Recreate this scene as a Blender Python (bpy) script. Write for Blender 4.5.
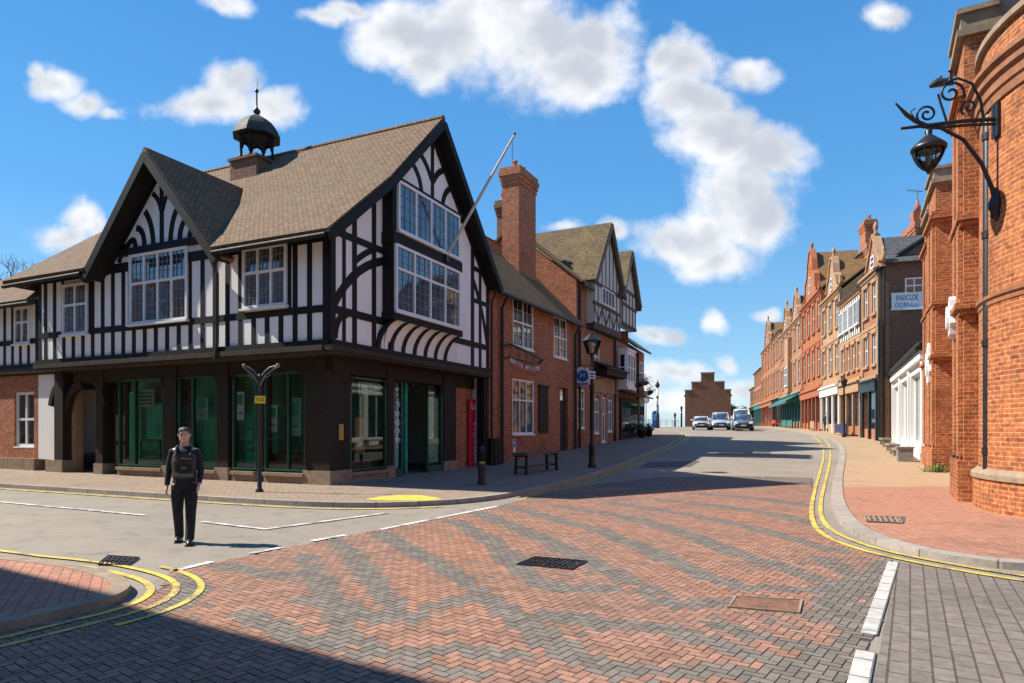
import bpy, bmesh, math, random
from mathutils import Vector, Matrix, noise as mnoise
R = math.radians
random.seed(7)
for o in list(bpy.data.objects): bpy.data.objects.remove(o)
scene = bpy.context.scene
col = scene.collection

# ------------------------------------------------------------------ camera, sky, sun, exposure
FPX, CX, HY = 650.0, 512.0, 430.0          # focal length, centre and horizon of the photograph in pixels
EYE = 1.7
cam = bpy.data.cameras.new('camera'); camo = bpy.data.objects.new('camera', cam); col.objects.link(camo)
camo.location = (0, 0, EYE); camo.rotation_euler = (R(90), 0, 0)
cam.sensor_fit = 'HORIZONTAL'; cam.sensor_width = 36.0; cam.lens = 36.0 * FPX / 1024.0
cam.shift_y = (HY - 341.5) / 1024.0
cam.clip_start = 0.1; cam.clip_end = 12000
scene.camera = camo

SUN_EL = R(47)
SUN_DIR = Vector((-0.98, 0.205, 0)).normalized() * math.cos(SUN_EL) + Vector((0, 0, math.sin(SUN_EL)))   # towards the sun
sun = bpy.data.lights.new('sun', 'SUN'); suno = bpy.data.objects.new('sun', sun); col.objects.link(suno)
sun.energy = 4.9; sun.angle = R(0.5); sun.color = (1.0, 0.93, 0.82)
suno.rotation_euler = SUN_DIR.to_track_quat('Z', 'Y').to_euler(); suno.location = (-30, 10, 40)

scene.view_settings.view_transform = 'Standard'; scene.view_settings.look = 'None'
scene.view_settings.exposure = 0.8; scene.view_settings.gamma = 1.0
scene.view_settings.use_curve_mapping = False

world = bpy.data.worlds.new('World'); scene.world = world; world.use_nodes = True

class NT:
    """tiny helper for writing node trees"""
    def __init__(s, tree): s.t = tree; s.n = tree.nodes; s.l = tree.links
    def add(s, typ, **kw):
        n = s.n.new(typ)
        for k, v in kw.items(): setattr(n, k, v)
        return n
    def put(s, sock, v):
        if hasattr(v, 'is_output') or isinstance(v, bpy.types.NodeSocket): s.l.new(v, sock)
        else: sock.default_value = v
    def math(s, op, a, b=None, c=None, clamp=False):
        n = s.add('ShaderNodeMath', operation=op); n.use_clamp = clamp
        s.put(n.inputs[0], a)
        if b is not None: s.put(n.inputs[1], b)
        if c is not None: s.put(n.inputs[2], c)
        return n.outputs[0]
    def vmath(s, op, a, b=None):
        n = s.add('ShaderNodeVectorMath', operation=op); s.put(n.inputs[0], a)
        if b is not None: s.put(n.inputs[1], b)
        return n.outputs[1] if op in ('LENGTH', 'DOT_PRODUCT') else n.outputs[0]
    def mix(s, f, a, b, blend='MIX'):
        n = s.add('ShaderNodeMix', data_type='RGBA', blend_type=blend)
        s.put(n.inputs[0], f); s.put(n.inputs[6], a); s.put(n.inputs[7], b)
        return n.outputs[2]
    def noise(s, vec, scale, detail=4, rough=0.55, dist=0.0):
        n = s.add('ShaderNodeTexNoise'); s.put(n.inputs['Vector'], vec)
        n.inputs['Scale'].default_value = scale; n.inputs['Detail'].default_value = detail
        n.inputs['Roughness'].default_value = rough; n.inputs['Distortion'].default_value = dist
        return n.outputs[0]
    def ramp(s, f, stops):
        n = s.add('ShaderNodeValToRGB'); s.put(n.inputs[0], f)
        e = n.color_ramp.elements
        while len(e) < len(stops): e.new(0.5)
        for x, (p, c) in zip(e, stops): x.position = p; x.color = (*c, 1) if len(c) == 3 else c
        return n.outputs[0]
    def maprange(s, v, a, b, c=0.0, d=1.0, smooth=True):
        n = s.add('ShaderNodeMapRange'); n.interpolation_type = 'SMOOTHSTEP' if smooth else 'LINEAR'
        s.put(n.inputs[0], v)
        for i, x in enumerate((a, b, c, d)): n.inputs[i + 1].default_value = x
        return n.outputs[0]

def build_sky():
    w = NT(world.node_tree); w.n.clear()
    sky = w.add('ShaderNodeTexSky', sky_type='NISHITA'); sky.sun_disc = False
    sky.sun_elevation = SUN_EL; sky.sun_rotation = math.atan2(SUN_DIR.x, SUN_DIR.y)
    sky.altitude = 0; sky.air_density = 1.0; sky.dust_density = 0.0; sky.ozone_density = 4.0
    hs = w.add('ShaderNodeHueSaturation'); hs.inputs['Saturation'].default_value = 1.22; hs.inputs['Value'].default_value = 1.12
    hs.inputs['Hue'].default_value = 0.497
    w.l.new(sky.outputs[0], hs.inputs['Color'])
    tc = w.add('ShaderNodeTexCoord'); sep = w.add('ShaderNodeSeparateXYZ'); w.l.new(tc.outputs['Generated'], sep.inputs[0])
    y = w.math('MAXIMUM', sep.outputs[1], 0.02)
    a = w.math('DIVIDE', sep.outputs[0], y); b = w.math('DIVIDE', sep.outputs[2], y)
    cmb = w.add('ShaderNodeCombineXYZ'); w.put(cmb.inputs[0], a); w.put(cmb.inputs[1], b)
    base = cmb.outputs[0]
    wob = w.add('ShaderNodeTexNoise'); w.put(wob.inputs['Vector'], base); wob.inputs['Scale'].default_value = 7; wob.inputs['Detail'].default_value = 4
    off = w.vmath('MULTIPLY', w.vmath('SUBTRACT', wob.outputs['Color'], (0.5, 0.5, 0.5)), (0.10, 0.08, 0))
    # cloud heaps: bearing and height of centre, half sizes (photo pixels turned into directions)
    C = [(400, 30, 48, 40), (455, 35, 70, 50), (530, 45, 85, 62), (575, 75, 60, 45), (600, 35, 45, 45), (430, 60, 40, 30),
         (690, 60, 42, 26), (735, 68, 40, 18), (690, 95, 40, 30), (715, 135, 45, 38), (765, 150, 50, 38), (740, 195, 62, 45),
         (690, 235, 62, 36), (760, 225, 40, 34), (712, 262, 50, 22), (670, 55, 25, 20),
         (235, 78, 38, 26), (215, 105, 58, 24), (270, 108, 34, 22), (180, 105, 26, 16),
         (55, 78, 34, 18), (92, 96, 34, 15), (118, 106, 18, 9), (38, 68, 14, 9),
         (80, 215, 30, 20), (60, 232, 34, 18), (98, 222, 18, 20),
         (715, 321, 18, 15), (676, 336, 22, 10), (650, 338, 18, 9), (764, 321, 14, 8), (722, 362, 12, 9), (742, 383, 24, 14), (672, 374, 46, 16), (640, 385, 46, 16), (655, 405, 70, 18), (600, 392, 40, 14), (720, 408, 40, 14),
         (620, 225, 16, 10), (560, 222, 22, 10), (886, 14, 24, 16), (222, 2, 26, 12), (322, 16, 26, 9), (348, 10, 26, 12),
         (1130, 160, 70, 40), (-120, 120, 80, 40)]
    p = w.vmath('ADD', base, off); m = None
    for (px, py, rx, ry) in C:
        n = w.add('ShaderNodeVectorMath', operation='MULTIPLY_ADD'); w.put(n.inputs[0], p)
        n.inputs[1].default_value = (FPX / rx / 1.12, FPX / ry / 1.12, 0); n.inputs[2].default_value = (-(px - CX) / rx / 1.12, -(HY - py) / ry / 1.12, 0)
        k = min(1.3, 0.55 + ry / 48.0)
        v = w.math('MULTIPLY_ADD', w.vmath('LENGTH', n.outputs[0]), -k, k)
        m = v if m is None else w.math('SMOOTH_MAX', m, v, 0.18)
    f1 = w.math('SUBTRACT', w.noise(base, 10, 10, 0.6), 0.5)
    f2 = w.math('SUBTRACT', w.noise(base, 6, 2, 0.5), 0.5)
    d0 = w.math('ADD', m, w.math('ADD', w.math('MULTIPLY', f1, 1.7), w.math('MULTIPLY', f2, 0.7)))
    mask = w.maprange(d0, -0.06, 0.72)
    front = w.math('GREATER_THAN', sep.outputs[1], 0.03)
    mask = w.math('MULTIPLY', w.math('MULTIPLY', mask, front), 0.96)
    f3 = w.noise(w.vmath('ADD', base, (0, .02, 0)), 9, 3, .55)
    shade = w.maprange(w.math('ADD', w.math('MULTIPLY', m, 0.5), w.math('MULTIPLY', f3, 1.6)), 0.75, 1.5)
    ccol = w.mix(shade, (5.3, 5.3, 5.35, 1), (3.0, 3.2, 3.55, 1))
    elev = w.math('MAXIMUM', sep.outputs[2], 0.0)
    air = w.ramp(elev, [(0.0, (.33, .51, .63)), (.10, (.22, .43, .63)), (.30, (.095, .31, .62)), (.62, (.045, .21, .53)), (1.0, (.03, .15, .42))])
    airs = w.vmath('MULTIPLY', air, (6.2, 6.2, 6.2))
    blue = w.mix(0.78, hs.outputs[0], airs)
    final = w.mix(mask, blue, ccol)
    bg = w.add('ShaderNodeBackground'); bg.inputs['Strength'].default_value = 0.12
    w.l.new(final, bg.inputs['Color'])
    out = w.add('ShaderNodeOutputWorld'); w.l.new(bg.outputs[0], out.inputs[0])
build_sky()

# ------------------------------------------------------------------ ground height and pixel helpers
GT = [(-60, 0), (19, 0), (23, .03), (27, .10), (30, .23), (34, .45), (42, .86), (50, 1.2), (60, 1.5), (70, 1.72), (80, 1.9), (100, 2.2), (130, 2.36),
      (160, 2.3), (220, 1.0), (300, -2), (600, -10), (4000, -30)]
def _g(y):
    if y <= GT[0][0]: return 0.0
    for (a, za), (b, zb) in zip(GT, GT[1:]):
        if y <= b: return za + (zb - za) * (y - a) / (b - a)
    return GT[-1][1]
_gc = {}
def _gs(i):                                   # smoothed table on whole metres
    if i not in _gc: _gc[i] = sum(_g(i + d) for d in (-3, -2, -1, 0, 1, 2, 3)) / 7.0
    return _gc[i]
def G(y):
    i = math.floor(y); f = y - i
    return _gs(i) * (1 - f) + _gs(i + 1) * f
def gp(px, py, h=0.0):
    """plan point where the sight line of a photo pixel meets the ground (raised by h)"""
    y = 2.0
    while y < 160:
        if EYE + (HY - py) / FPX * y <= G(y) + h: break
        y += 0.02
    return ((px - CX) / FPX * y, y)

# ------------------------------------------------------------------ mesh builder
class Fr:
    """a vertical facade plane: u along it, n outwards, z up"""
    def __init__(s, o, d, n=None):
        s.o = Vector((o[0], o[1])); s.d = Vector((d[0], d[1])).normalized()
        s.n = Vector((n[0], n[1])).normalized() if n else Vector((s.d.y, -s.d.x))
    def P(s, u, n, z):
        q = s.o + s.d * u + s.n * n; return Vector((q.x, q.y, z))
    def px(s, px, py, n=0.0):
        k = (px - CX) / FPX; o = s.o + s.n * n
        u = (k * o.y - o.x) / (s.d.x - k * s.d.y)
        y = o.y + s.d.y * u
        return u, EYE + (HY - py) / FPX * y
    def u(s, px, n=0.0): return s.px(px, 0, n)[0]

WORLD = Fr((0, 0), (1, 0), (0, 1))
ROOTLOC = {}
class MB:
    def __init__(s): s.v = []; s.f = []; s.sm = []; s.mi = []; s.uv = []
    def face(s, pts, m=0, smooth=False, uv=None):
        i = len(s.v); s.v += [Vector(p) for p in pts]; s.f.append(tuple(range(i, i + len(pts)))); s.sm.append(smooth); s.mi.append(m); s.uv.append(uv)
    def mesh(s, verts, faces, m=0, smooth=False, uvs=None):
        i = len(s.v); s.v += [Vector(p) for p in verts]
        for k, f in enumerate(faces):
            s.f.append(tuple(i + j for j in f)); s.sm.append(smooth); s.mi.append(m); s.uv.append(uvs[k] if uvs else None)
    def box(s, F, u0, u1, n0, n1, z0, z1, m=0):
        p = [F.P(u, n, z) for z in (z0, z1) for n in (n0, n1) for u in (u0, u1)]
        s.mesh(p, [(0, 2, 3, 1), (4, 5, 7, 6), (0, 1, 5, 4), (2, 6, 7, 3), (0, 4, 6, 2), (1, 3, 7, 5)], m)
    def prism(s, F, uz, n0, n1, m=0):
        k = len(uz); p = [F.P(u, n0, z) for u, z in uz] + [F.P(u, n1, z) for u, z in uz]
        s.mesh(p, [tuple(range(k)), tuple(range(2 * k - 1, k - 1, -1))] + [(i, i + k, (i + 1) % k + k, (i + 1) % k) for i in range(k)], m)
    def poly(s, pts3, ext, m=0):
        """any planar polygon extruded by a vector"""
        k = len(pts3); ext = Vector(ext); p = [Vector(q) for q in pts3]; p = p + [q + ext for q in p]
        s.mesh(p, [tuple(range(k - 1, -1, -1)), tuple(range(k, 2 * k))] + [(i, (i + 1) % k, (i + 1) % k + k, i + k) for i in range(k)], m)
    def slab(s, q, t, m=0):
        a, b, c = Vector(q[0]), Vector(q[1]), Vector(q[2])
        n = (b - a).cross(c - a).normalized()
        if n.z < 0: n = -n
        s.poly(q, n * t, m)
    def strip(s, F, uz, w, n0, n1, m=0):
        pts = [Vector((u, z)) for u, z in uz]; L = []; Rr = []
        ws = w if isinstance(w, (list, tuple)) else [w] * len(pts)
        for i, p in enumerate(pts):
            a = pts[max(i - 1, 0)]; b = pts[min(i + 1, len(pts) - 1)]
            t = (b - a).normalized(); nn = Vector((-t.y, t.x)) * ws[i] / 2
            L.append(p + nn); Rr.append(p - nn)
        for i in range(len(pts) - 1):
            q = [L[i], Rr[i], Rr[i + 1], L[i + 1]]
            p = [F.P(x.x, n0, x.y) for x in q] + [F.P(x.x, n1, x.y) for x in q]
            fs = [(3, 2, 1, 0), (4, 5, 6, 7), (1, 2, 6, 5), (3, 0, 4, 7)]
            if i == 0: fs.append((0, 1, 5, 4))
            if i == len(pts) - 2: fs.append((2, 3, 7, 6))
            s.mesh(p, fs, m)
    def tube(s, pts, rad, seg=10, m=0, cap=True, ell=None):
        pts = [Vector(p) for p in pts]; k = len(pts)
        rad = rad if isinstance(rad, (list, tuple)) else [rad] * k
        up = None; rings = []
        for i, p in enumerate(pts):
            t = (pts[min(i + 1, k - 1)] - pts[max(i - 1, 0)])
            t = t.normalized() if t.length > 1e-9 else Vector((0, 0, 1))
            if up is None:
                up = Vector((0, 1, 0)) if abs(t.y) < .9 else Vector((1, 0, 0))
            x = up - t * up.dot(t)
            if x.length < 1e-4:
                up = Vector((1, 0, 0)); x = up - t * up.dot(t)
            x.normalize(); yv = t.cross(x); up = x
            e = ell[i] if ell else (1, 1)
            rings.append([p + (x * math.cos(2 * math.pi * j / seg) * e[0] + yv * math.sin(2 * math.pi * j / seg) * e[1]) * rad[i] for j in range(seg)])
        vs = [q for r_ in rings for q in r_]; fs = []
        for i in range(k - 1):
            for j in range(seg):
                j2 = (j + 1) % seg; fs.append((i * seg + j, i * seg + j2, (i + 1) * seg + j2, (i + 1) * seg + j))
        s.mesh(vs, fs, m, True)
        if cap:
            s.mesh(rings[0], [tuple(range(seg - 1, -1, -1))], m); s.mesh(rings[-1], [tuple(range(seg))], m)
    def lathe(s, c, prof, seg=16, m=0, smooth=True, ang0=0.0, sq=(1, 1)):
        c = Vector(c); vs = []; fs = []; k = len(prof)
        for (r_, z) in prof:
            for j in range(seg):
                a = ang0 + 2 * math.pi * j / seg; vs.append(c + Vector((r_ * math.cos(a) * sq[0], r_ * math.sin(a) * sq[1], z)))
        for i in range(k - 1):
            for j in range(seg):
                j2 = (j + 1) % seg; fs.append((i * seg + j, i * seg + j2, (i + 1) * seg + j2, (i + 1) * seg + j))
        fs.append(tuple(range(seg - 1, -1, -1))); fs.append(tuple((k - 1) * seg + j for j in range(seg)))
        s.mesh(vs, fs, m, smooth)
    def build(s, name, mats, parent=None, recalc=True):
        me = bpy.data.meshes.new(name); loc = ROOTLOC.get(parent.name, Vector((0, 0, 0))) if parent else Vector((0, 0, 0))
        me.from_pydata([p - loc for p in s.v], [], s.f)
        for m in (mats if isinstance(mats, (list, tuple)) else [mats]): me.materials.append(m)
        me.polygons.foreach_set('use_smooth', s.sm); me.polygons.foreach_set('material_index', s.mi)
        me.update()
        if recalc:
            bm = bmesh.new(); bm.from_mesh(me); bmesh.ops.recalc_face_normals(bm, faces=bm.faces); bm.to_mesh(me); bm.free()
        uvl = me.uv_layers.new(name='UVMap').data
        for pi, poly in enumerate(me.polygons):
            cu = s.uv[pi]
            n = poly.normal
            if abs(n.z) > 0.93: t = Vector((1, 0, 0)); b = Vector((0, 1, 0))
            else:
                t = Vector((-n.y, n.x, 0)).normalized(); b = n.cross(t)
            for li in poly.loop_indices:
                vi = me.loops[li].vertex_index
                if cu:
                    k = list(s.f[pi]).index(vi) if vi in s.f[pi] else 0
                    uvl[li].uv = cu[k]
                else:
                    p = s.v[vi]; uvl[li].uv = (p.dot(t), p.dot(b))
        o = bpy.data.objects.new(name, me); col.objects.link(o)
        if parent:
            o.parent = parent; ROOTLOC[o.name] = loc
        return o

def tag(o, label=None, cat=None, group=None, kind=None):
    if label: o['label'] = label
    if cat: o['category'] = cat
    if group: o['group'] = group
    if kind: o['kind'] = kind
    return o
def thing(name, loc, label, cat, group=None):
    o = bpy.data.objects.new(name, None); col.objects.link(o); o.location = loc; o.empty_display_size = 0.3
    ROOTLOC[o.name] = Vector(loc)
    return tag(o, label, cat, group)
def copy_tree(o, parent=None):
    c = o.copy(); col.objects.link(c)
    if parent: c.parent = parent
    for ch in list(o.children): copy_tree(ch, c)
    return c

def text_mesh(txt, F, u, n, z, size, mat, parent, name='lettering', extr=0.004, align='CENTER', rot=0.0, squash=1.0):
    cu = bpy.data.curves.new(name, 'FONT'); cu.body = txt; cu.size = size; cu.extrude = extr; cu.align_x = align; cu.align_y = 'CENTER'
    t = bpy.data.objects.new(name, cu); col.objects.link(t)
    me = bpy.data.meshes.new_from_object(t.evaluated_get(bpy.context.evaluated_depsgraph_get()))
    bpy.data.objects.remove(t)
    bm = bmesh.new(); bm.from_mesh(me)
    c, s_ = math.cos(rot), math.sin(rot); loc = ROOTLOC.get(parent.name, Vector((0, 0, 0))) if parent else Vector((0, 0, 0))
    # left to right as read from the street: u grows to the reader's right or left depending on the frame
    sgn = 1.0 if (F.d.x * F.n.y - F.d.y * F.n.x) < 0 else -1.0
    for v in bm.verts:
        x, y, zz = v.co.x * squash, v.co.y, v.co.z
        v.co = F.P(u + sgn * (x * c - y * s_), n + zz, z + x * s_ + y * c) - loc
    bmesh.ops.recalc_face_normals(bm, faces=bm.faces)
    me2 = bpy.data.meshes.new(name); bm.to_mesh(me2); bm.free(); me2.materials.append(mat)
    o = bpy.data.objects.new(name, me2); col.objects.link(o)
    if parent: o.parent = parent; ROOTLOC[o.name] = loc
    return o

# ------------------------------------------------------------------ materials
def new_mat(name):
    m = bpy.data.materials.new(name); m.use_nodes = True; t = NT(m.node_tree)
    return m, t, t.n['Principled BSDF']
def simple(name, c, rough=0.6, metal=0.0, var=0.12, scale=6.0, bump=0.0, spec=0.5):
    m, t, b = new_mat(name)
    tc = t.add('ShaderNodeTexCoord'); nz = t.noise(tc.outputs['Object'], scale, 5, 0.6)
    f = t.maprange(nz, 0.25, 0.75, 1 - var, 1 + var, False)
    colr = t.mix(1.0, (*c, 1), t.math('MULTIPLY', f, 1.0), 'MULTIPLY')
    t.l.new(colr, b.inputs['Base Color'])
    t.put(b.inputs['Roughness'], t.maprange(nz, 0.2, 0.8, max(0, rough - .08), min(1, rough + .08), False))
    b.inputs['Metallic'].default_value = metal; b.inputs['Specular IOR Level'].default_value = spec
    if bump:
        bp = t.add('ShaderNodeBump'); bp.inputs['Strength'].default_value = bump; bp.inputs['Distance'].default_value = 0.01
        t.l.new(t.noise(tc.outputs['Object'], scale * 8, 4), bp.inputs['Height']); t.l.new(bp.outputs[0], b.inputs['Normal'])
    return m
def brick(name, c1, c2, mortar, w=0.23, h=0.078, mort=0.011, patch=(0.2, 0.16, 0.13), pa=0.5, bump=0.7, rough=0.85, rot=0.0, off=0.5, sc=1.0, nsc=0.6, dirt=0.35, light=None):
    m, t, b = new_mat(name)
    tc = t.add('ShaderNodeTexCoord'); mp = t.add('ShaderNodeMapping'); t.l.new(tc.outputs['UV'], mp.inputs[0]); mp.inputs['Rotation'].default_value = (0, 0, rot)
    wob = t.vmath('MULTIPLY', t.vmath('SUBTRACT', t.add('ShaderNodeTexNoise').outputs['Color'], (.5, .5, .5)), (.006, .006, 0))
    uv = t.vmath('ADD', mp.outputs[0], wob)
    br = t.add('ShaderNodeTexBrick'); t.l.new(uv, br.inputs['Vector']); br.offset = off
    br.inputs['Scale'].default_value = sc; br.inputs['Brick Width'].default_value = w; br.inputs['Row Height'].default_value = h
    br.inputs['Mortar Size'].default_value = mort; br.inputs['Mortar Smooth'].default_value = 0.3; br.inputs['Bias'].default_value = 0.0
    br.inputs['Color1'].default_value = (*c1, 1); br.inputs['Color2'].default_value = (*c2, 1); br.inputs['Mortar'].default_value = (*mortar, 1)
    n1 = t.noise(tc.outputs['Object'], nsc, 6, 0.65); n2 = t.noise(tc.outputs['Object'], 9.0, 5, 0.7)
    f1 = t.math('MULTIPLY', t.maprange(n1, 0.48, 0.72), pa)
    c = t.mix(f1, br.outputs['Color'], (*patch, 1))
    c = t.mix(1.0, c, t.maprange(n2, 0.25, 0.75, 1 - dirt, 1 + dirt, False), 'MULTIPLY')
    if light:
        n3 = t.noise(tc.outputs['Object'], nsc * 2.7, 5, 0.7); c = t.mix(t.math('MULTIPLY', t.maprange(n3, 0.55, 0.75), 0.55), c, (*light, 1))
    t.l.new(c, b.inputs['Base Color']); b.inputs['Roughness'].default_value = rough; b.inputs['Specular IOR Level'].default_value = 0.25
    bp = t.add('ShaderNodeBump'); bp.inputs['Strength'].default_value = bump; bp.inputs['Distance'].default_value = 0.012
    hgt = t.math('ADD', t.math('SUBTRACT', 1.0, br.outputs['Fac']), t.math('MULTIPLY', t.noise(tc.outputs['Object'], 40, 4), 0.35))
    t.l.new(hgt, bp.inputs['Height']); t.l.new(bp.outputs[0], b.inputs['Normal'])
    return m
def glass(name, tint=(.012, .016, .02), ior=1.9, rough=0.03):
    m, t, b = new_mat(name)
    tc = t.add('ShaderNodeTexCoord'); nz = t.noise(tc.outputs['Object'], 1.1, 3)
    c = t.mix(t.maprange(nz, 0.35, 0.7), (*tint, 1), tuple(x * 2.6 for x in tint) + (1,))
    t.l.new(c, b.inputs['Base Color']); b.inputs['Roughness'].default_value = rough; b.inputs['IOR'].default_value = ior
    bp = t.add('ShaderNodeBump'); bp.inputs['Strength'].default_value = 0.06; bp.inputs['Distance'].default_value = 0.02
    t.l.new(t.noise(tc.outputs['Object'], 2.2, 2), bp.inputs['Height']); t.l.new(bp.outputs[0], b.inputs['Normal'])
    return m
def shopglass(name, tint=(.84, .97, .92)):
    m = bpy.data.materials.new(name); m.use_nodes = True; t = NT(m.node_tree); t.n.clear()
    tr = t.add('ShaderNodeBsdfTransparent'); tr.inputs[0].default_value = (*tint, 1)
    gl = t.add('ShaderNodeBsdfGlossy'); gl.inputs['Roughness'].default_value = 0.02; gl.inputs[0].default_value = (.9, .95, .95, 1)
    fr = t.add('ShaderNodeFresnel'); fr.inputs[0].default_value = 1.5
    mx = t.add('ShaderNodeMixShader'); t.l.new(fr.outputs[0], mx.inputs[0]); t.l.new(tr.outputs[0], mx.inputs[1]); t.l.new(gl.outputs[0], mx.inputs[2])
    out = t.add('ShaderNodeOutputMaterial'); t.l.new(mx.outputs[0], out.inputs[0])
    return m
def plaster(name, c, stain=(.45, .42, .38), amt=0.35):
    m, t, b = new_mat(name); tc = t.add('ShaderNodeTexCoord')
    mp = t.add('ShaderNodeMapping'); t.l.new(tc.outputs['Object'], mp.inputs[0]); mp.inputs['Scale'].default_value = (3, 3, .5)
    f = t.math('MULTIPLY', t.maprange(t.noise(mp.outputs[0], 1.6, 6, .65), .5, .8), amt)
    c2 = t.mix(f, (*c, 1), (*stain, 1)); t.l.new(c2, b.inputs['Base Color']); b.inputs['Roughness'].default_value = .8
    bp = t.add('ShaderNodeBump'); bp.inputs['Strength'].default_value = .25; bp.inputs['Distance'].default_value = .01
    t.l.new(t.noise(tc.outputs['Object'], 22, 5), bp.inputs['Height']); t.l.new(bp.outputs[0], b.inputs['Normal'])
    return m
def ground_mat(name, c1, c2, spots, grain=60, big=.25, bump=.35, rough=.9):
    m, t, b = new_mat(name); tc = t.add('ShaderNodeTexCoord'); P = tc.outputs['Object']
    n1 = t.noise(P, big, 6, .6, .4); n2 = t.noise(P, grain, 3, .7); n3 = t.noise(P, 2.2, 6, .7)
    c = t.mix(t.maprange(n1, .3, .7), (*c1, 1), (*c2, 1))
    c = t.mix(t.math('MULTIPLY', t.maprange(n3, .48, .72), .75), c, (*spots, 1))
    c = t.mix(1.0, c, t.maprange(n2, .25, .75, .62, 1.38, False), 'MULTIPLY')
    cr = t.add('ShaderNodeTexVoronoi', feature='DISTANCE_TO_EDGE'); cr.inputs['Scale'].default_value = .33
    t.l.new(t.vmath('ADD', P, t.vmath('MULTIPLY', t.add('ShaderNodeTexNoise').outputs['Color'], (.6, .6, 0))), cr.inputs['Vector'])
    crk = t.math('MULTIPLY', t.math('LESS_THAN', cr.outputs[0], .0035), t.maprange(n1, .45, .6))
    c = t.mix(t.math('MULTIPLY', crk, .12), c, (.03, .028, .026, 1))
    t.l.new(c, b.inputs['Base Color']); b.inputs['Roughness'].default_value = rough; b.inputs['Specular IOR Level'].default_value = .3
    bp = t.add('ShaderNodeBump'); bp.inputs['Strength'].default_value = bump; bp.inputs['Distance'].default_value = .008
    t.l.new(n2, bp.inputs['Height']); t.l.new(bp.outputs[0], b.inputs['Normal'])
    return m
def worn_paint(name, c, under, wear=.5):
    m, t, b = new_mat(name); tc = t.add('ShaderNodeTexCoord'); P = tc.outputs['Object']
    f = t.maprange(t.math('ADD', t.math('MULTIPLY', t.noise(P, 2.5, 4), .45), t.math('MULTIPLY', t.noise(P, 45, 4, .7), .55)), wear, wear + .1)
    cc = t.mix(1.0, (*c, 1), t.maprange(t.noise(P, 6, 4), .3, .7, .8, 1.15, False), 'MULTIPLY')
    t.l.new(t.mix(f, cc, (*under, 1)), b.inputs['Base Color']); b.inputs['Roughness'].default_value = .75
    return m

M = {}
M['plaster'] = plaster('white limewash', (.88, .85, .80), (.5, .46, .40), .5)
M['timber'] = simple('black stained oak', (.0105, .0098, .0095), .65, 0, .45, 5, .4, .25)
M['timberbrown'] = simple('dark weathered oak', (.024, .018, .013), .7, 0, .5, 6, .4, .25)
M['tile'] = brick('brown clay roof tile', (.25, .150, .082), (.16, .100, .058), (.04, .028, .02), .19, .125, .012, (.15, .13, .085), .55, 1.0, .9, dirt=.4, nsc=.5, light=(.20, .155, .11))
M['mosstile'] = brick('mossy clay roof tile', (.20, .135, .07), (.13, .09, .05), (.035, .028, .02), .2, .14, .014, (.20, .17, .06), .7, 1.0, .9, dirt=.45, nsc=.7, light=(.25, .2, .09))
M['darktile'] = brick('dark brown roof tile', (.34, .185, .075), (.24, .135, .058), (.05, .035, .02), .2, .14, .014, (.09, .085, .05), .6, 1.0, .9, dirt=.45, nsc=.6)
M['slate'] = brick('blue grey roof slate', (.13, .125, .125), (.085, .083, .085), (.03, .03, .03), .3, .2, .012, (.12, .11, .09), .5, .8, .75, dirt=.3)
M['brick'] = brick('red house brick', (.50, .155, .062), (.31, .085, .04), (.33, .22, .15), patch=(.19, .065, .04), pa=.6, light=(.52, .23, .12), dirt=.5)
M['orange'] = brick('orange red brick', (.45, .140, .042), (.28, .070, .025), (.40, .24, .13), .27, .092, .014, patch=(.19, .065, .032), pa=.85, light=(.50, .20, .085), dirt=.65, nsc=.45)
M['darkbrick'] = brick('dark brown brick', (.27, .11, .06), (.17, .075, .045), (.17, .125, .09), patch=(.11, .06, .045), pa=.6, dirt=.4)
M['tanbrick'] = brick('buff stone blocks', (.42, .17, .07), (.33, .125, .052), (.3, .2, .12), .5, .25, .012, (.30, .2, .13), .6, .5, dirt=.3)
M['cream'] = brick('cream ashlar', (.45, .26, .135), (.37, .205, .105), (.38, .3, .22), .6, .3, .008, (.38, .3, .21), .6, .4, dirt=.25)
M['pinkbrick'] = brick('salmon brick', (.44, .165, .08), (.32, .115, .055), (.35, .27, .2), patch=(.25, .12, .08), pa=.5, dirt=.3)
M['stone'] = simple('worn sandstone', (.27, .20, .135), .85, 0, .35, 4, .5)
M['palestone'] = simple('pale stone trim', (.37, .22, .12), .8, 0, .25, 3, .3)
M['redstone'] = simple('moulded red terracotta', (.37, .105, .042), .75, 0, .3, 4, .4)
M['white'] = simple('white painted wood', (.78, .77, .74), .45, 0, .06, 8, .1)
M['whitewall'] = plaster('white painted render', (.82, .80, .76), (.5, .47, .42), .4)
M['lead'] = simple('lead grey', (.16, .165, .17), .6, 0, .2, 5)
M['domelead'] = simple('dark weathered lead', (.04, .038, .036), .7, 0, .4, 4, .2, .3)
M['came'] = simple('grey glazing bar', (.22, .23, .24), .5, 0, .1)
M['iron'] = simple('black painted iron', (.014, .014, .015), .42, 0, .3, 9, .15)
M['greeniron'] = simple('dark green iron', (.012, .022, .02), .4, 0, .3, 9)
M['glass'] = glass('window glass')
M['blueglass'] = glass('window glass bright', (.03, .045, .065), 2.3)
M['shopglass'] = shopglass('shop window glass')
M['lanternglass'] = shopglass('lantern glass', (.8, .82, .78))
M['panelgreen'] = simple('green panel', (.03, .40, .27), .5, 0, .45, 1.6)
M['shadedplaster'] = plaster('stained limewash greyed for shade', (.56, .51, .45), (.3, .27, .24), .5)  # base greyed to paint in the shade on the far gables, stains on top
M['bargebrown'] = simple('weathered bargeboard', (.15, .115, .085), .8, 0, .4, 5, .4)
M['palebrown'] = simple('brown oak framing', (.062, .045, .032), .75, 0, .4, 5, .4)
M['green'] = simple('bottle green paint', (.005, .065, .040), .45, 0, .3, 3)
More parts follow.
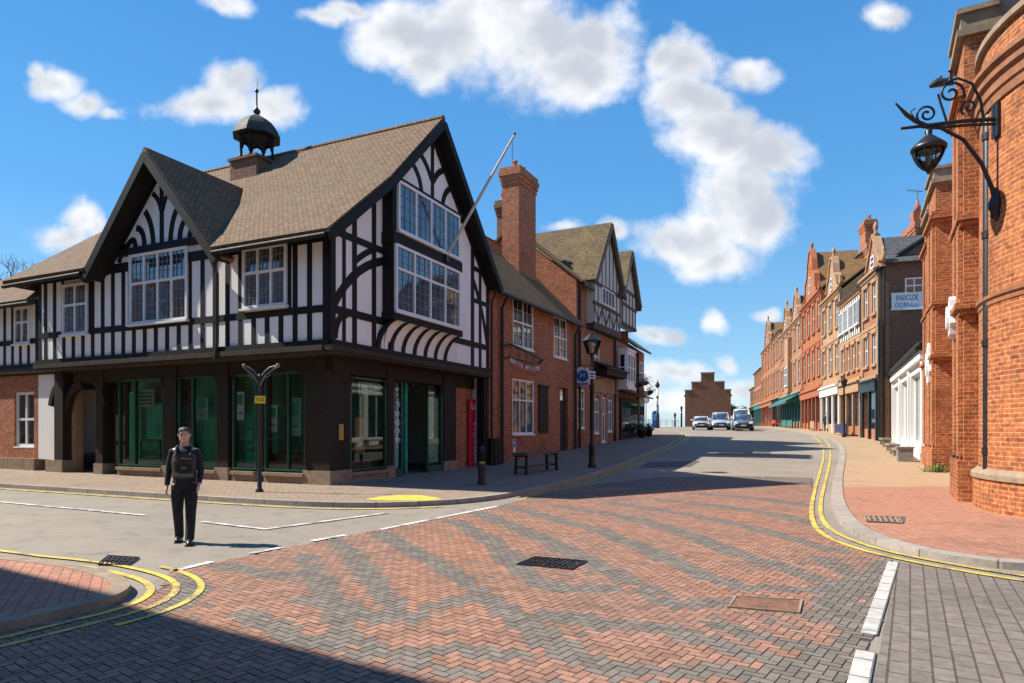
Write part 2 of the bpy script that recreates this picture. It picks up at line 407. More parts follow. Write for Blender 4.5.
M['teal'] = simple('teal shop panel', (.03, .17, .16), .5, 0, .3, 2)
M['paleteal'] = simple('pale teal blind', (.25, .46, .42), .6, 0, .25, 3)
M['dark'] = simple('dark interior', (.012, .014, .013), .8)
M['darkgreen'] = simple('dark green interior', (.006, .035, .024), .7, 0, .4, 2)
M['inside'] = simple('shop floor', (.08, .06, .045), .6, 0, .3, 3)
M['yellow'] = simple('yellow sign enamel', (.78, .58, .03), .4, 0, .1)
M['brownstone'] = simple('soot stone moulding', (.27, .11, .048), .8, 0, .4, 5, .5)
M['red'] = simple('crimson banner', (.55, .008, .035), .5, 0, .1)
M['blue'] = simple('blue enamel', (.02, .10, .38), .4, 0, .15)
M['navy'] = simple('navy painted iron', (.015, .03, .09), .4, 0, .2)
M['signwhite'] = simple('white sign board', (.74, .77, .76), .5, 0, .08)
M['signgreen'] = simple('green sign paint', (.03, .35, .12), .5)
M['ink'] = simple('black lettering', (.02, .022, .03), .5)
M['skin'] = simple('skin', (.60, .36, .26), .5, 0, .08, 20)
M['hair'] = simple('brown hair', (.075, .040, .022), .6, 0, .4, 40, .5)
M['blackcloth'] = simple('black cloth', (.012, .012, .014), .85, 0, .35, 14, .5)
M['charcoal'] = simple('charcoal nylon', (.03, .03, .032), .6, 0, .3, 20, .3)
M['gold'] = simple('gold print', (.42, .30, .06), .5)
M['shoe'] = simple('black leather', (.01, .01, .01), .35)
M['wood'] = simple('weathered bench timber', (.11, .085, .06), .75, 0, .35, 8, .5)
M['greystone'] = simple('grey stone slab', (.22, .21, .195), .8, 0, .25, 6, .4)
M['awning'] = simple('teal striped awning', (.03, .13, .125), .7, 0, .3, 2)
M['asphalt'] = ground_mat('sunworn asphalt', (.285, .245, .195), (.235, .205, .165), (.15, .132, .108), 70)
M['joint'] = simple('paving joint grit', (.055, .045, .038), .95, 0, .3, 20)
M['flags'] = brick('buff pavement setts', (.33, .245, .175), (.27, .20, .145), (.13, .10, .075), .22, .11, .008, (.16, .125, .1), .6, .5, .9, R(24.7), dirt=.3, nsc=.5, light=(.30, .235, .175))
M['redpavers'] = brick('red pavement setts', (.43, .205, .135), (.36, .17, .11), (.19, .115, .08), .21, .105, .007, (.2, .1, .07), .6, .5, .9, R(60), dirt=.3, nsc=.5, light=(.36, .18, .12))
M['tanpavers'] = brick('tan pavement setts', (.45, .31, .185), (.39, .27, .16), (.17, .12, .085), .21, .105, .007, (.26, .18, .12), .5, .4, .9, R(60), dirt=.22, nsc=.4)
M['greypavers'] = brick('grey road pavers', (.205, .172, .143), (.172, .146, .122), (.09, .07, .056), .27, .135, .009, (.10, .09, .08), .55, .5, .9, -R(58.5), dirt=.3, nsc=.7, light=(.19, .155, .13))
M['kerb'] = brick('pale kerb stone', (.36, .31, .26), (.30, .265, .225), (.12, .1, .085), .9, 4.0, .012, (.22, .19, .16), .5, .5, .9, dirt=.25)
M['yellowline'] = worn_paint('yellow road paint', (.72, .50, .055), (.17, .145, .11), .475)
M['whiteline'] = worn_paint('white road paint', (.72, .70, .66), (.17, .15, .13), .47)
M['whitestone'] = brick('white road setts', (.50, .48, .43), (.40, .385, .355), (.14, .13, .12), .40, 3.0, .012, (.38, .35, .31), .6, .5, .9, 0, dirt=.3)
# ------------------------------------------------------------------ the setting: ground, roads, pavements
def sheet(name, poly, zoff, mat, kind='structure', thick=0.0, uv=True, step=1.0):
    """a plan polygon laid on the ground, cut on whole metres so that it follows the slope exactly"""
    bm = bmesh.new(); vs = [bm.verts.new((x, y, 0)) for x, y in poly]; bm.faces.new(vs)
    bmesh.ops.triangulate(bm, faces=bm.faces[:])
    ys = [p[1] for p in poly]; y0, y1 = math.floor(min(ys)), math.ceil(max(ys))
    for yy in range(max(y0, 15), min(y1, 240) + 1):
        bmesh.ops.bisect_plane(bm, geom=bm.verts[:] + bm.edges[:] + bm.faces[:], plane_co=(0, yy, 0), plane_no=(0, 1, 0), dist=1e-5)
    for yy in (300, 450, 600, 1500, 4000):
        if y0 < yy < y1: bmesh.ops.bisect_plane(bm, geom=bm.verts[:] + bm.edges[:] + bm.faces[:], plane_co=(0, yy, 0), plane_no=(0, 1, 0), dist=1e-5)
    for v in bm.verts: v.co.z = G(v.co.y) + zoff
    for f in bm.faces:
        if f.normal.z < 0: f.normal_flip()
    bmesh.ops.recalc_face_normals(bm, faces=bm.faces)
    bm.normal_update()
    if sum(f.normal.z for f in bm.faces) < 0: bmesh.ops.reverse_faces(bm, faces=bm.faces)
    l = bm.loops.layers.uv.new('UVMap')
    for f in bm.faces:
        for lp in f.loops: lp[l].uv = (lp.vert.co.x, lp.vert.co.y)
    me = bpy.data.meshes.new(name); bm.to_mesh(me); bm.free(); me.materials.append(mat)
    o = bpy.data.objects.new(name, me); col.objects.link(o)
    return tag(o, kind=kind)
def resample(pts, step=0.4):
    out = [Vector(pts[0])]
    for a, b in zip(pts, pts[1:]):
        a, b = Vector(a), Vector(b); n = max(1, int((b - a).length / step))
        out += [a.lerp(b, (i + 1) / n) for i in range(n)]
    return out
def smoothline(pts, it=2):
    pts = [Vector(p) for p in pts]
    for _ in range(it):                     # corner cutting
        q = [pts[0]]
        for a, b in zip(pts, pts[1:]): q += [a.lerp(b, .25), a.lerp(b, .75)]
        q.append(pts[-1]); pts = q
    return pts
def offset(pts, d):
    out = []
    for i, p in enumerate(pts):
        t = (pts[min(i + 1, len(pts) - 1)] - pts[max(i - 1, 0)]).normalized()
        out.append(p + Vector((t.y, -t.x)) * d)
    return out
def band_mesh(name, pts, d0, d1, z, mat, wall=None, kind='structure'):
    """a band between two offsets of a line, at height z over the ground; wall = height of its outer face"""
    a, b = offset(pts, d0), offset(pts, d1); vs = []; fs = []; uvs = []; L = 0
    for i, (p, q) in enumerate(zip(a, b)):
        if i: L += (pts[i] - pts[i - 1]).length
        vs += [(p.x, p.y, G(p.y) + z), (q.x, q.y, G(q.y) + z)]; uvs += [(L, 0), (L, abs(d1 - d0))]
        if wall is not None: vs.append((q.x, q.y, G(q.y) - .03)); uvs.append((L, abs(d1 - d0) + z + .03))
    k = 2 if wall is None else 3
    for i in range(len(pts) - 1):
        fs.append((i * k, i * k + 1, i * k + k + 1, i * k + k))
        if wall is not None: fs.append((i * k + 1, i * k + 2, i * k + k + 2, i * k + k + 1))
    me = bpy.data.meshes.new(name); me.from_pydata(vs, [], fs); me.materials.append(mat)
    bm = bmesh.new(); bm.from_mesh(me); bmesh.ops.recalc_face_normals(bm, faces=bm.faces); bm.normal_update()
    top = sum(f.normal.z for f in bm.faces)
    if top < 0: bmesh.ops.reverse_faces(bm, faces=bm.faces)
    bm.to_mesh(me); bm.free()
    uvl = me.uv_layers.new(name='UVMap').data
    for lp in me.loops: uvl[lp.index].uv = uvs[lp.vertex_index]
    o = bpy.data.objects.new(name, me); col.objects.link(o)
    return tag(o, kind=kind)

sheet('ground', [(-4000, -300), (4000, -300), (4000, 6000), (-4000, 6000)], -0.06, simple('rough ground', (.16, .15, .12), .95, 0, .3, .5))
sheet('road', [(-45, -20), (60, -20), (70, 20), (70, 139), (-45, 139)], 0.0, M['asphalt'])

# kerb lines (plan)
KL = [(-60, 39.93)] + [(-15.3, 19.42), (-9.5, 16.75), (-5.6, 14.95), (-3.9, 14.35), (-2.4, 14.4), (-0.9, 15.3), (0.35, 17.4), gp(560, 485), gp(600, 473), gp(640, 457), gp(665, 447.5), gp(680, 439.5), (13.9, 53), (14.5, 57), (14.2, 61), (11.5, 65), (4, 68), (-30, 78)]
KL = [Vector(p) for p in KL]
KL = [KL[0]] + smoothline(KL[1:-1], 3) + [KL[-1]]; KL = resample(KL, .5)
BD = Vector((-.909, .417))
KRpx = [(836, 516), (850, 533), (885, 548), (930, 558.5), (975, 565.5), (1024, 571.5)]
KR = [(60, 3.0), (12, 5.6)] + [gp(x, y) for x, y in reversed(KRpx)] + [gp(832, 497), gp(836, 474), gp(842, 453), gp(837, 441.5), (25.0, 54), (28.6, 68), (33.5, 85), (38.2, 102), (46, 130), (49, 139)]
KR = resample(smoothline([Vector(p) for p in KR], 3), .5)
nb = [(0, 557), (60, 563), (105, 572), (127, 581.5), (122, 591), (100, 599.5), (50, 611), (0, 622)]
KN = [gp(x, y, .09) for x, y in nb]
d_ = Vector((-.42, -.75)).normalized(); e_ = Vector(KN[-1])
KN = [Vector(KN[0]) + BD * 30] + [Vector(p) for p in KN] + [e_ + d_ * 3, e_ + d_ * 14]
KN = [KN[0]] + smoothline(KN[1:], 2); KN = resample(KN, .4)

PH = 0.11
pave = sheet('pavement', [tuple(p) for p in KL] + [(-30, 90), (-60, 90)], PH, M['flags'])
pr_poly = [tuple(p) for p in KR]
sheet('pavement', pr_poly + [(75, 139), (75, 3)], PH - .03, M['tanpavers'])
# the red setts of the near right-hand corner lie flush in the tan pavement
redl = [p for p in KR if p.y < gp(838, 487)[1] + .2]
sheet('red_pavement', [tuple(p) for p in redl] + [gp(846, 487, .08), gp(960, 486.5, .08), (30, 17.5), (40, 4)], PH - .026, M['redpavers'])
sheet('pavement', [tuple(p) for p in KN] + [(-45, -6)], PH - .02, M['redpavers'])
band_mesh('kerb', KL, -.16, .0, PH + .004, M['kerb'], wall=1) if False else None
band_mesh('kerb', KL, -.02, .16, PH + .004, M['kerb'], wall=1)
band_mesh('kerb', KR, .24, -.04, PH - .016, M['kerb'], wall=1)
band_mesh('kerb', KN, .12, -.05, PH - .016, M['stone'], wall=1)

# herringbone setts of the junction: every sett a quad with its own colour
BP = [gp(170, 573), gp(250, 556), gp(330, 540), gp(385, 529), gp(495, 507), gp(540, 496), gp(600, 484), gp(660, 477.5), gp(730, 476), gp(812, 478), gp(813, 500), gp(814, 522), gp(826, 536), gp(860, 550), gp(893, 561)]
BP = [Vector(p) for p in BP] + [Vector((0.17, 1.0)), Vector((-7, 1.0)), Vector((-6.3, 2.2)), Vector((-5.2, 4.3)), Vector((-4.55, 5.3)), Vector(gp(60, 622)), Vector(gp(140, 600)), Vector(gp(166, 586))]
def inside(p, poly):
    c = False; j = len(poly) - 1
    for i in range(len(poly)):
        a, b = poly[i], poly[j]
        if (a.y > p.y) != (b.y > p.y) and p.x < (b.x - a.x) * (p.y - a.y) / (b.y - a.y) + a.x: c = not c
        j = i
    return c
sheet('sett_bed', [tuple(p) for p in BP], .004, M['joint'])
bands_px = [
    [(380, 534), (440, 566), (478, 592), (517, 620), (576, 659), (603, 670), (680, 674), (800, 676)],
    [(455, 522), (497, 545), (520, 572), (556, 590), (585, 590), (612, 590)],
    [(478, 513), (515, 528), (556, 545), (588, 562), (619, 577), (650, 592), (673, 605), (720, 604), (760, 600)],
    [(505, 506), (560, 521), (595, 530), (654, 553), (690, 570), (735, 588), (780, 590), (830, 592)],
    [(560, 507), (620, 516), (673, 530), (732, 553), (800, 575), (850, 590)],
    [(610, 503), (660, 510), (720, 521), (780, 536), (840, 552)],
    [(660, 500), (720, 507), (770, 514), (812, 524)], [(700, 494), (760, 499), (808, 506)], [(520, 499), (600, 494), (660, 489), (720, 484)],
    [(548, 616), (595, 624), (640, 629), (673, 632), (705, 640), (735, 652), (780, 664)],
    [(720, 626), (760, 640), (800, 648), (840, 660)], [(790, 612), (830, 622), (868, 636)], [(826, 560), (860, 580), (880, 590)],
    [(400, 624), (430, 612), (460, 600), (480, 602)], [(412, 655), (450, 650), (490, 656), (517, 657)],
    [(330, 538), (352, 555), (372, 580), (392, 606), (402, 622)], [(305, 556), (322, 586), (334, 612), (350, 640), (420, 668), (470, 676)],
    [(225, 566), (262, 574), (300, 580), (330, 582)], [(300, 602), (340, 604), (380, 622)], [(186, 578), (195, 592), (180, 606), (150, 618)],
    [(250, 616), (300, 640), (370, 655)]]
bands = [[Vector(gp(x, y)) for x, y in b] for b in bands_px]
def band_dist(p):
    best = 9
    for b in bands:
        for a, c in zip(b, b[1:]):
            if min(a.x, c.x) - .5 > p.x or max(a.x, c.x) + .5 < p.x or min(a.y, c.y) - .5 > p.y or max(a.y, c.y) + .5 < p.y: continue
            t = max(0, min(1, (p - a).dot(c - a) / max(1e-6, (c - a).length_squared))); best = min(best, (p - a.lerp(c, t)).length)
    return best
def build_setts():
    W = 0.076; th = R(45 + 8); ct, st = math.cos(th), math.sin(th); gap = .0042
    vs = []; fs = []; cols = []; rng = random.Random(3)
    rng_i = range(-345, 390)
    done = set()
    wl0, wl1 = Vector(gp(893, 563)), Vector(gp(860, 683)); wn = Vector(((wl1 - wl0).y, -(wl1 - wl0).x)).normalized()
    for i in rng_i:
        for j in rng_i:
            n = (i - j) % 4
            if n == 0: x0, x1, y0, y1 = i, i + 2, j, j + 1
            elif n == 3: x0, x1, y0, y1 = i, i + 1, j, j + 2
            else: continue
            mx, my = (x0 + x1) / 2 * W, (y0 + y1) / 2 * W
            c = Vector((mx * ct - my * st, mx * st + my * ct))
            if not (1 < c.y < 24 and -8 < c.x < 11): continue
            if abs(c.x) > c.y * .83 + .5: continue
            if not inside(c, BP): continue
            d = band_dist(c) + (mnoise.noise(Vector((c.x * 1.3, c.y * 1.3, 4))) * .05)
            wid = .088 + .04 * mnoise.noise(Vector((c.x * .5, c.y * .5, 9))) + c.y * .0095
            edge = abs((c - wl0).dot(wn))
            grey = d < wid or (c.y < 8.5 and edge < .45 + .35 * mnoise.noise(Vector((c.x, c.y, 1)))) or (c.y > 19.2 + mnoise.noise(Vector((c.x * .4, 0, 2))) * 1.5)
            if rng.random() < .018: grey = not grey
            k = rng.uniform(.80, 1.2); pt = .5 + .5 * mnoise.noise(Vector((c.x * .6, c.y * .6, 20)))
            if grey: colr = (.178 * k, .150 * k, .122 * k)
            else: colr = (.325 * k * (1.05 - .2 * pt), .165 * k, .108 * k * (.9 + .25 * pt))
            z = rng.uniform(-.0012, .0012); b = len(vs)
            for (x, y) in ((x0 * W + gap, y0 * W + gap), (x1 * W - gap, y0 * W + gap), (x1 * W - gap, y1 * W - gap), (x0 * W + gap, y1 * W - gap)):
                px_, py_ = x * ct - y * st, x * st + y * ct
                vs.append((px_, py_, G(py_) + .010 + z + rng.uniform(-.0008, .0008)))
            fs.append((b, b + 1, b + 2, b + 3)); cols.append(colr)
    me = bpy.data.meshes.new('herringbone_setts'); me.from_pydata(vs, [], fs)
    ca = me.color_attributes.new('setts', 'FLOAT_COLOR', 'CORNER')
    flat = []
    for c in cols: flat += [*c, 1.0] * 4
    ca.data.foreach_set('color', flat)
    m, t, b = new_mat('herringbone setts'); tc = t.add('ShaderNodeTexCoord')
    at = t.add('ShaderNodeVertexColor'); at.layer_name = 'setts'
    n2 = t.noise(tc.outputs['Object'], 55, 4, .7); n1 = t.noise(tc.outputs['Object'], .9, 6, .65)
    c = t.mix(1.0, at.outputs[0], t.maprange(n2, .25, .75, .7, 1.3, False), 'MULTIPLY')
    c = t.mix(t.math('MULTIPLY', t.maprange(n1, .45, .75), .5), c, (.12, .095, .078, 1))
    n5 = t.noise(tc.outputs['Object'], 3.2, 6, .75); c = t.mix(t.math('MULTIPLY', t.maprange(n5, .6, .72), .45), c, (.30, .235, .18, 1)); n6 = t.noise(tc.outputs['Object'], 1.7, 3, .6); c = t.mix(t.math('MULTIPLY', t.maprange(n6, .66, .74), .55), c, (.06, .052, .046, 1))
    t.l.new(c, b.inputs['Base Color']); b.inputs['Roughness'].default_value = .82; b.inputs['Specular IOR Level'].default_value = .3
    bp = t.add('ShaderNodeBump'); bp.inputs['Strength'].default_value = .4; bp.inputs['Distance'].default_value = .006
    t.l.new(n2, bp.inputs['Height']); t.l.new(bp.outputs[0], b.inputs['Normal'])
    me.materials.append(m); o = bpy.data.objects.new('herringbone_setts', me); col.objects.link(o); tag(o, kind='structure')
build_setts()

# grey pavers to the right of the white setts
gpoly = [gp(897, 562), gp(930, 567), gp(960, 572), gp(1024, 581), (9, 5.8), (14, 5.2), (14, 1), (0.3, 1.0)]
sheet('grey_pavers', gpoly, .006, M['greypavers'])

# painted lines
def line_px(name, pts, w, mat, z=.016, it=2, off=0.0):
    p = resample(smoothline([Vector(gp(x, y)) for x, y in pts], it) if it else [Vector(gp(x, y)) for x, y in pts], .4)
    return band_mesh(name, p, off - w / 2, off + w / 2, z, mat)
Y = M['yellowline']; Wl = M['whiteline']
Y1 = [(790, 429.2), (806, 433), (819, 440.5), (825, 451), (819, 475), (811, 504), (812, 524), (825, 538), (860, 551), (900, 560.5), (955, 571), (1024, 582.5), (1100, 593)]
Y2 = [(797, 429.6), (812, 433.4), (827, 441), (831.5, 452), (827, 475), (819.5, 504), (822, 522), (835, 534), (865, 546.5), (905, 556.5), (960, 567), (1024, 577.5), (1100, 587)]
line_px('yellow_line', Y1, .085, Y, .018); line_px('yellow_line', Y2, .085, Y, .018)
seg = [p for p in KL if p.x > -.3 and p.y < 70]
band_mesh('yellow_line', seg, .33, .42, .018, Y); band_mesh('yellow_line', seg, .55, .64, .018, Y)
seg = [p for p in KL if -40 < p.x < -1.6 and p.y < 40]
band_mesh('yellow_line', seg, .42, .53, .018, Y)
seg = [p for p in KN if p.y < 30]
for a in (.2, .44): band_mesh('yellow_line', seg, -a, -a - .075, .018, Y)
band_mesh('yellow_line', [p for p in KN if p.x > -4.9 and p.y > 5.9 and p.y < 7.7], -.68, -.75, .018, Y)
for a, b in (((172, 572.5), (212, 563)), ((250, 554.5), (285, 548)), ((312, 542), (345, 536)), ((380, 530.5), (497, 507))):
    line_px('white_line', [a, b], .11, Wl, .018, 0)
line_px('white_line', [(-40, 499), (0, 502.5), (145, 516)], .10, Wl, .018, 0)
line_px('white_line', [(202, 522.5), (265, 530), (388, 513.5)], .10, Wl, .018, 0)
line_px('white_line', [(893.5, 563), (869, 636)], .125, M['whitestone'], .013, 0); line_px('white_line', [(866, 653), (855, 700)], .135, M['whitestone'], .013, 0)
line_px('yellow_line', [(372, 500.5), (440, 503)], .3, Y, PH + .009, 0).name = 'crossing_patch'
bpy.data.objects.remove(bpy.data.objects['crossing_patch'])
# the yellow tactile fan at the dropped kerb
fan = [gp(x, y, PH) for x, y in ((364, 500), (380, 496.8), (400, 495.3), (420, 495.6), (436, 497.6), (442, 499.6), (426, 500.9), (390, 500.9))]
sheet('tactile_paving', fan, PH + .008, worn_paint('tactile yellow', (.66, .46, .06), (.25, .19, .11), .6))
# repairs and covers in the surfaces
pt = simple('patched tar', (.085, .078, .07), .9, 0, .3, 12, .3)
for q in (((648, 462), (700, 461), (690, 467), (640, 468)), ((720, 452), (770, 452), (772, 455), (716, 455)), ((866, 517), (905, 517), (905, 523), (868, 523))):
    sheet('tar_patch', [gp(*p) if p[0] < 840 else gp(*p, .08) for p in q], .008 if q[0][0] < 840 else PH - .02, pt)

def drain(pxs, nbar, label, frame_mat, z=.012, brickin=False, h=0.0):
    q = [Vector(gp(x, y, h)) for x, y in pxs]                       # near-left, near-right, far-right, far-left
    c = (q[0] + q[1] + q[2] + q[3]) / 4; zz = G(c.y) + h
    t = thing('drain_cover' if not brickin else 'access_cover', (c.x, c.y, zz), label, 'drain cover' if not brickin else 'manhole cover')
    f = MB(); up = Vector((0, 0, 1))
    for a, b, c2, d2 in ((0, 1, 2, 3), (1, 2, 3, 0), (2, 3, 0, 1), (3, 0, 1, 2)):
        p0, p1 = q[a], q[b]; i0 = p0.lerp(c, .07); i1 = p1.lerp(c, .07)
        f.poly([(*p0, zz + z), (*p1, zz + z), (*i1, zz + z), (*i0, zz + z)], (0, 0, .014))
    f.build('frame', frame_mat, t)
    g = MB(); i = [p.lerp(c, .075) for p in q]
    if brickin:
        g.poly([(*p, zz + z) for p in i], (0, 0, .008)); g.build('brick_inlay', M['darkbrick'], t)
    else:
        g.poly([(*p, zz + .006) for p in i], (0, 0, .004)); g.build('pit', M['joint'], t)
        b = MB()
        for k in range(nbar):
            s0, s1 = (k + .25) / nbar, (k + .75) / nbar
            b.poly([(*i[0].lerp(i[1], s0), zz + z), (*i[0].lerp(i[1], s1), zz + z), (*i[3].lerp(i[2], s1), zz + z), (*i[3].lerp(i[2], s0), zz + z)], (0, 0, .010))
        m0, m1 = i[0].lerp(i[3], .45), i[1].lerp(i[2], .45); m2, m3 = i[1].lerp(i[2], .55), i[0].lerp(i[3], .55)
        b.poly([(*m0, zz + z), (*m1, zz + z), (*m2, zz + z), (*m3, zz + z)], (0, 0, .012))
        b.build('grate', frame_mat, t)
drain([(516, 566), (572, 571), (588, 562.5), (535, 558)], 10, 'black iron grating set in the middle of the herringbone setts', M['iron'])
drain([(727, 609), (800, 615), (803, 602), (735, 598)], 1, 'access cover filled with brown bricks near the white setts line', M['stone'], brickin=True)
drain([(97, 566), (128, 567), (140, 559), (108, 557)], 6, 'dark gully grating by the yellow lines at left corner', M['iron'])
drain([(866, 522), (903, 524), (899, 518), (864, 517)], 6, 'gully grating in the red pavement at right', M['stone'], h=.085)
# ------------------------------------------------------------------ shared building pieces
def window(F, u0, u1, z0, z1, n, parent, lights=3, transom=None, lead=(3, 4), rails=None, mat=None, gmat=None, fw=.085, name='window', depth=.09, sill=True, tilt=.012, bw=.0065):
    """a window of its own: white frame with mullions, glazing bars; its panes are a sub-part"""
    mat = mat or M['white']; gmat = gmat or M['glass']
    f = MB(); g = MB(); cm = MB()
    n1 = n + depth
    f.box(F, u0, u1, n - .02, n1, z0, z0 + fw); f.box(F, u0, u1, n - .02, n1, z1 - fw, z1)
    f.box(F, u0, u0 + fw, n - .02, n1 - .003, z0 + fw, z1 - fw); f.box(F, u1 - fw, u1, n - .02, n1 - .003, z0 + fw, z1 - fw)
    if sill: f.box(F, u0 - .05, u1 + .05, n - .02, n1 + .07, z0 - .06, z0 + .001)
    rows = [(z0 + fw, z1 - fw)]
    if transom:
        zt = z0 + (z1 - z0) * transom
        rows = [(z0 + fw, zt - fw * .45), (zt + fw * .45, z1 - fw)]
        f.box(F, u0 + fw, u1 - fw, n - .02, n1 - .006, zt - fw * .45, zt + fw * .45)
    lw = (u1 - u0 - 2 * fw) / lights
    for i in range(lights):
        a = u0 + fw + i * lw; b = a + lw
        if i: f.box(F, a - fw * .4, a + fw * .4, n - .02, n1 - .009, z0 + fw, z1 - fw)
        for k, (za, zb) in enumerate(rows):
            nx, nz = lead if not (transom and k == 1) else (lead[0], max(1, int(round(lead[1] * (zb - za) / (rows[0][1] - rows[0][0])))))
            for q in range(1, nx): cm.box(F, a + (b - a) * q / nx - bw, a + (b - a) * q / nx + bw, n + .025, n + .052, za, zb)
            for q in range(1, nz): cm.box(F, a, b, n + .026, n + .050, za + (zb - za) * q / nz - bw, za + (zb - za) * q / nz + bw)
            tx, tz = random.uniform(-tilt, tilt), random.uniform(-tilt, tilt)
            g.face([F.P(a, n + .03 - tx * .5, za), F.P(b, n + .03 + tx * .5, za), F.P(b, n + .03 + tx * .5 + tz * .6, zb), F.P(a, n + .03 - tx * .5 + tz * .6, zb)])
    o = f.build(name, mat, parent); g.build('pane', gmat, o, recalc=False)
    me = [c for c in o.children if c.name.startswith('pane')][0].data
    nn = Vector((F.n.x, F.n.y, 0))
    if me.polygons and me.polygons[0].normal.dot(nn) < 0: me.flip_normals()
    if cm.f: cm.build('glazing_bars', M['came'] if lead[0] > 1 and lead[1] > 2 else mat, o)
    return o
def out_pane(g, mat, parent, F):
    o = g.build('pane', mat, parent, recalc=False); nn = Vector((F.n.x, F.n.y, 0))
    if o.data.polygons[0].normal.dot(nn) < 0: o.data.flip_normals()
    return o
def pxwin(F, tl, br_, n=0.0, tr=None, bl=None):
    """u and z limits of a window from its top-left and bottom-right photo pixels"""
    a = F.px(tl[0], tl[1], n); b = F.px(br_[0], br_[1], n)
    zs1 = [a[1]]; zs0 = [b[1]]
    if tr: zs1.append(F.px(tr[0], tr[1], n)[1])
    if bl: zs0.append(F.px(bl[0], bl[1], n)[1])
    return min(a[0], b[0]), max(a[0], b[0]), sum(zs0) / len(zs0), sum(zs1) / len(zs1)
def wall_open(mb, F, u0, u1, z0, z1, n, openings, depth=.22, m=0, top=None):
    """a wall face with real openings and their reveals; top = optional gable points above z1"""
    us = sorted({u0, u1, *[o[0] for o in openings], *[o[1] for o in openings]}); zs = sorted({z0, z1, *[o[2] for o in openings], *[o[3] for o in openings]})
    us = [u for u in us if u0 <= u <= u1]; zs = [z for z in zs if z0 <= z <= z1]
    for a, b in zip(us, us[1:]):
        for c, d in zip(zs, zs[1:]):
            mu, mz = (a + b) / 2, (c + d) / 2
            if any(o[0] < mu < o[1] and o[2] < mz < o[3] for o in openings): continue
            mb.face([F.P(a, n, c), F.P(b, n, c), F.P(b, n, d), F.P(a, n, d)], m)
    for (a, b, c, d) in [o[:4] for o in openings]:
        a, b = max(a, u0), min(b, u1)
        for p, q in (((a, c), (b, c)), ((b, c), (b, d)), ((b, d), (a, d)), ((a, d), (a, c))):
            mb.face([F.P(p[0], n, p[1]), F.P(q[0], n, q[1]), F.P(q[0], n - depth, q[1]), F.P(p[0], n - depth, p[1])], m)
        mb.face([F.P(a, n - depth - .3, c), F.P(b, n - depth - .3, c), F.P(b, n - depth - .3, d), F.P(a, n - depth - .3, d)], m + 1 if len(mb.f) and False else m)
    if top: mb.face([F.P(u, n, z) for u, z in top], m)
def arc(c, r, a0, a1, k=8, sq=1.0): return [(c[0] + r * math.cos(R(a0 + (a1 - a0) * i / k)), c[1] + sq * r * math.sin(R(a0 + (a1 - a0) * i / k))) for i in range(k + 1)]
def bez(a, b, c, k=8): return [((1 - t) ** 2 * a[0] + 2 * t * (1 - t) * b[0] + t * t * c[0], (1 - t) ** 2 * a[1] + 2 * t * (1 - t) * b[1] + t * t * c[1]) for t in [i / k for i in range(k + 1)]]

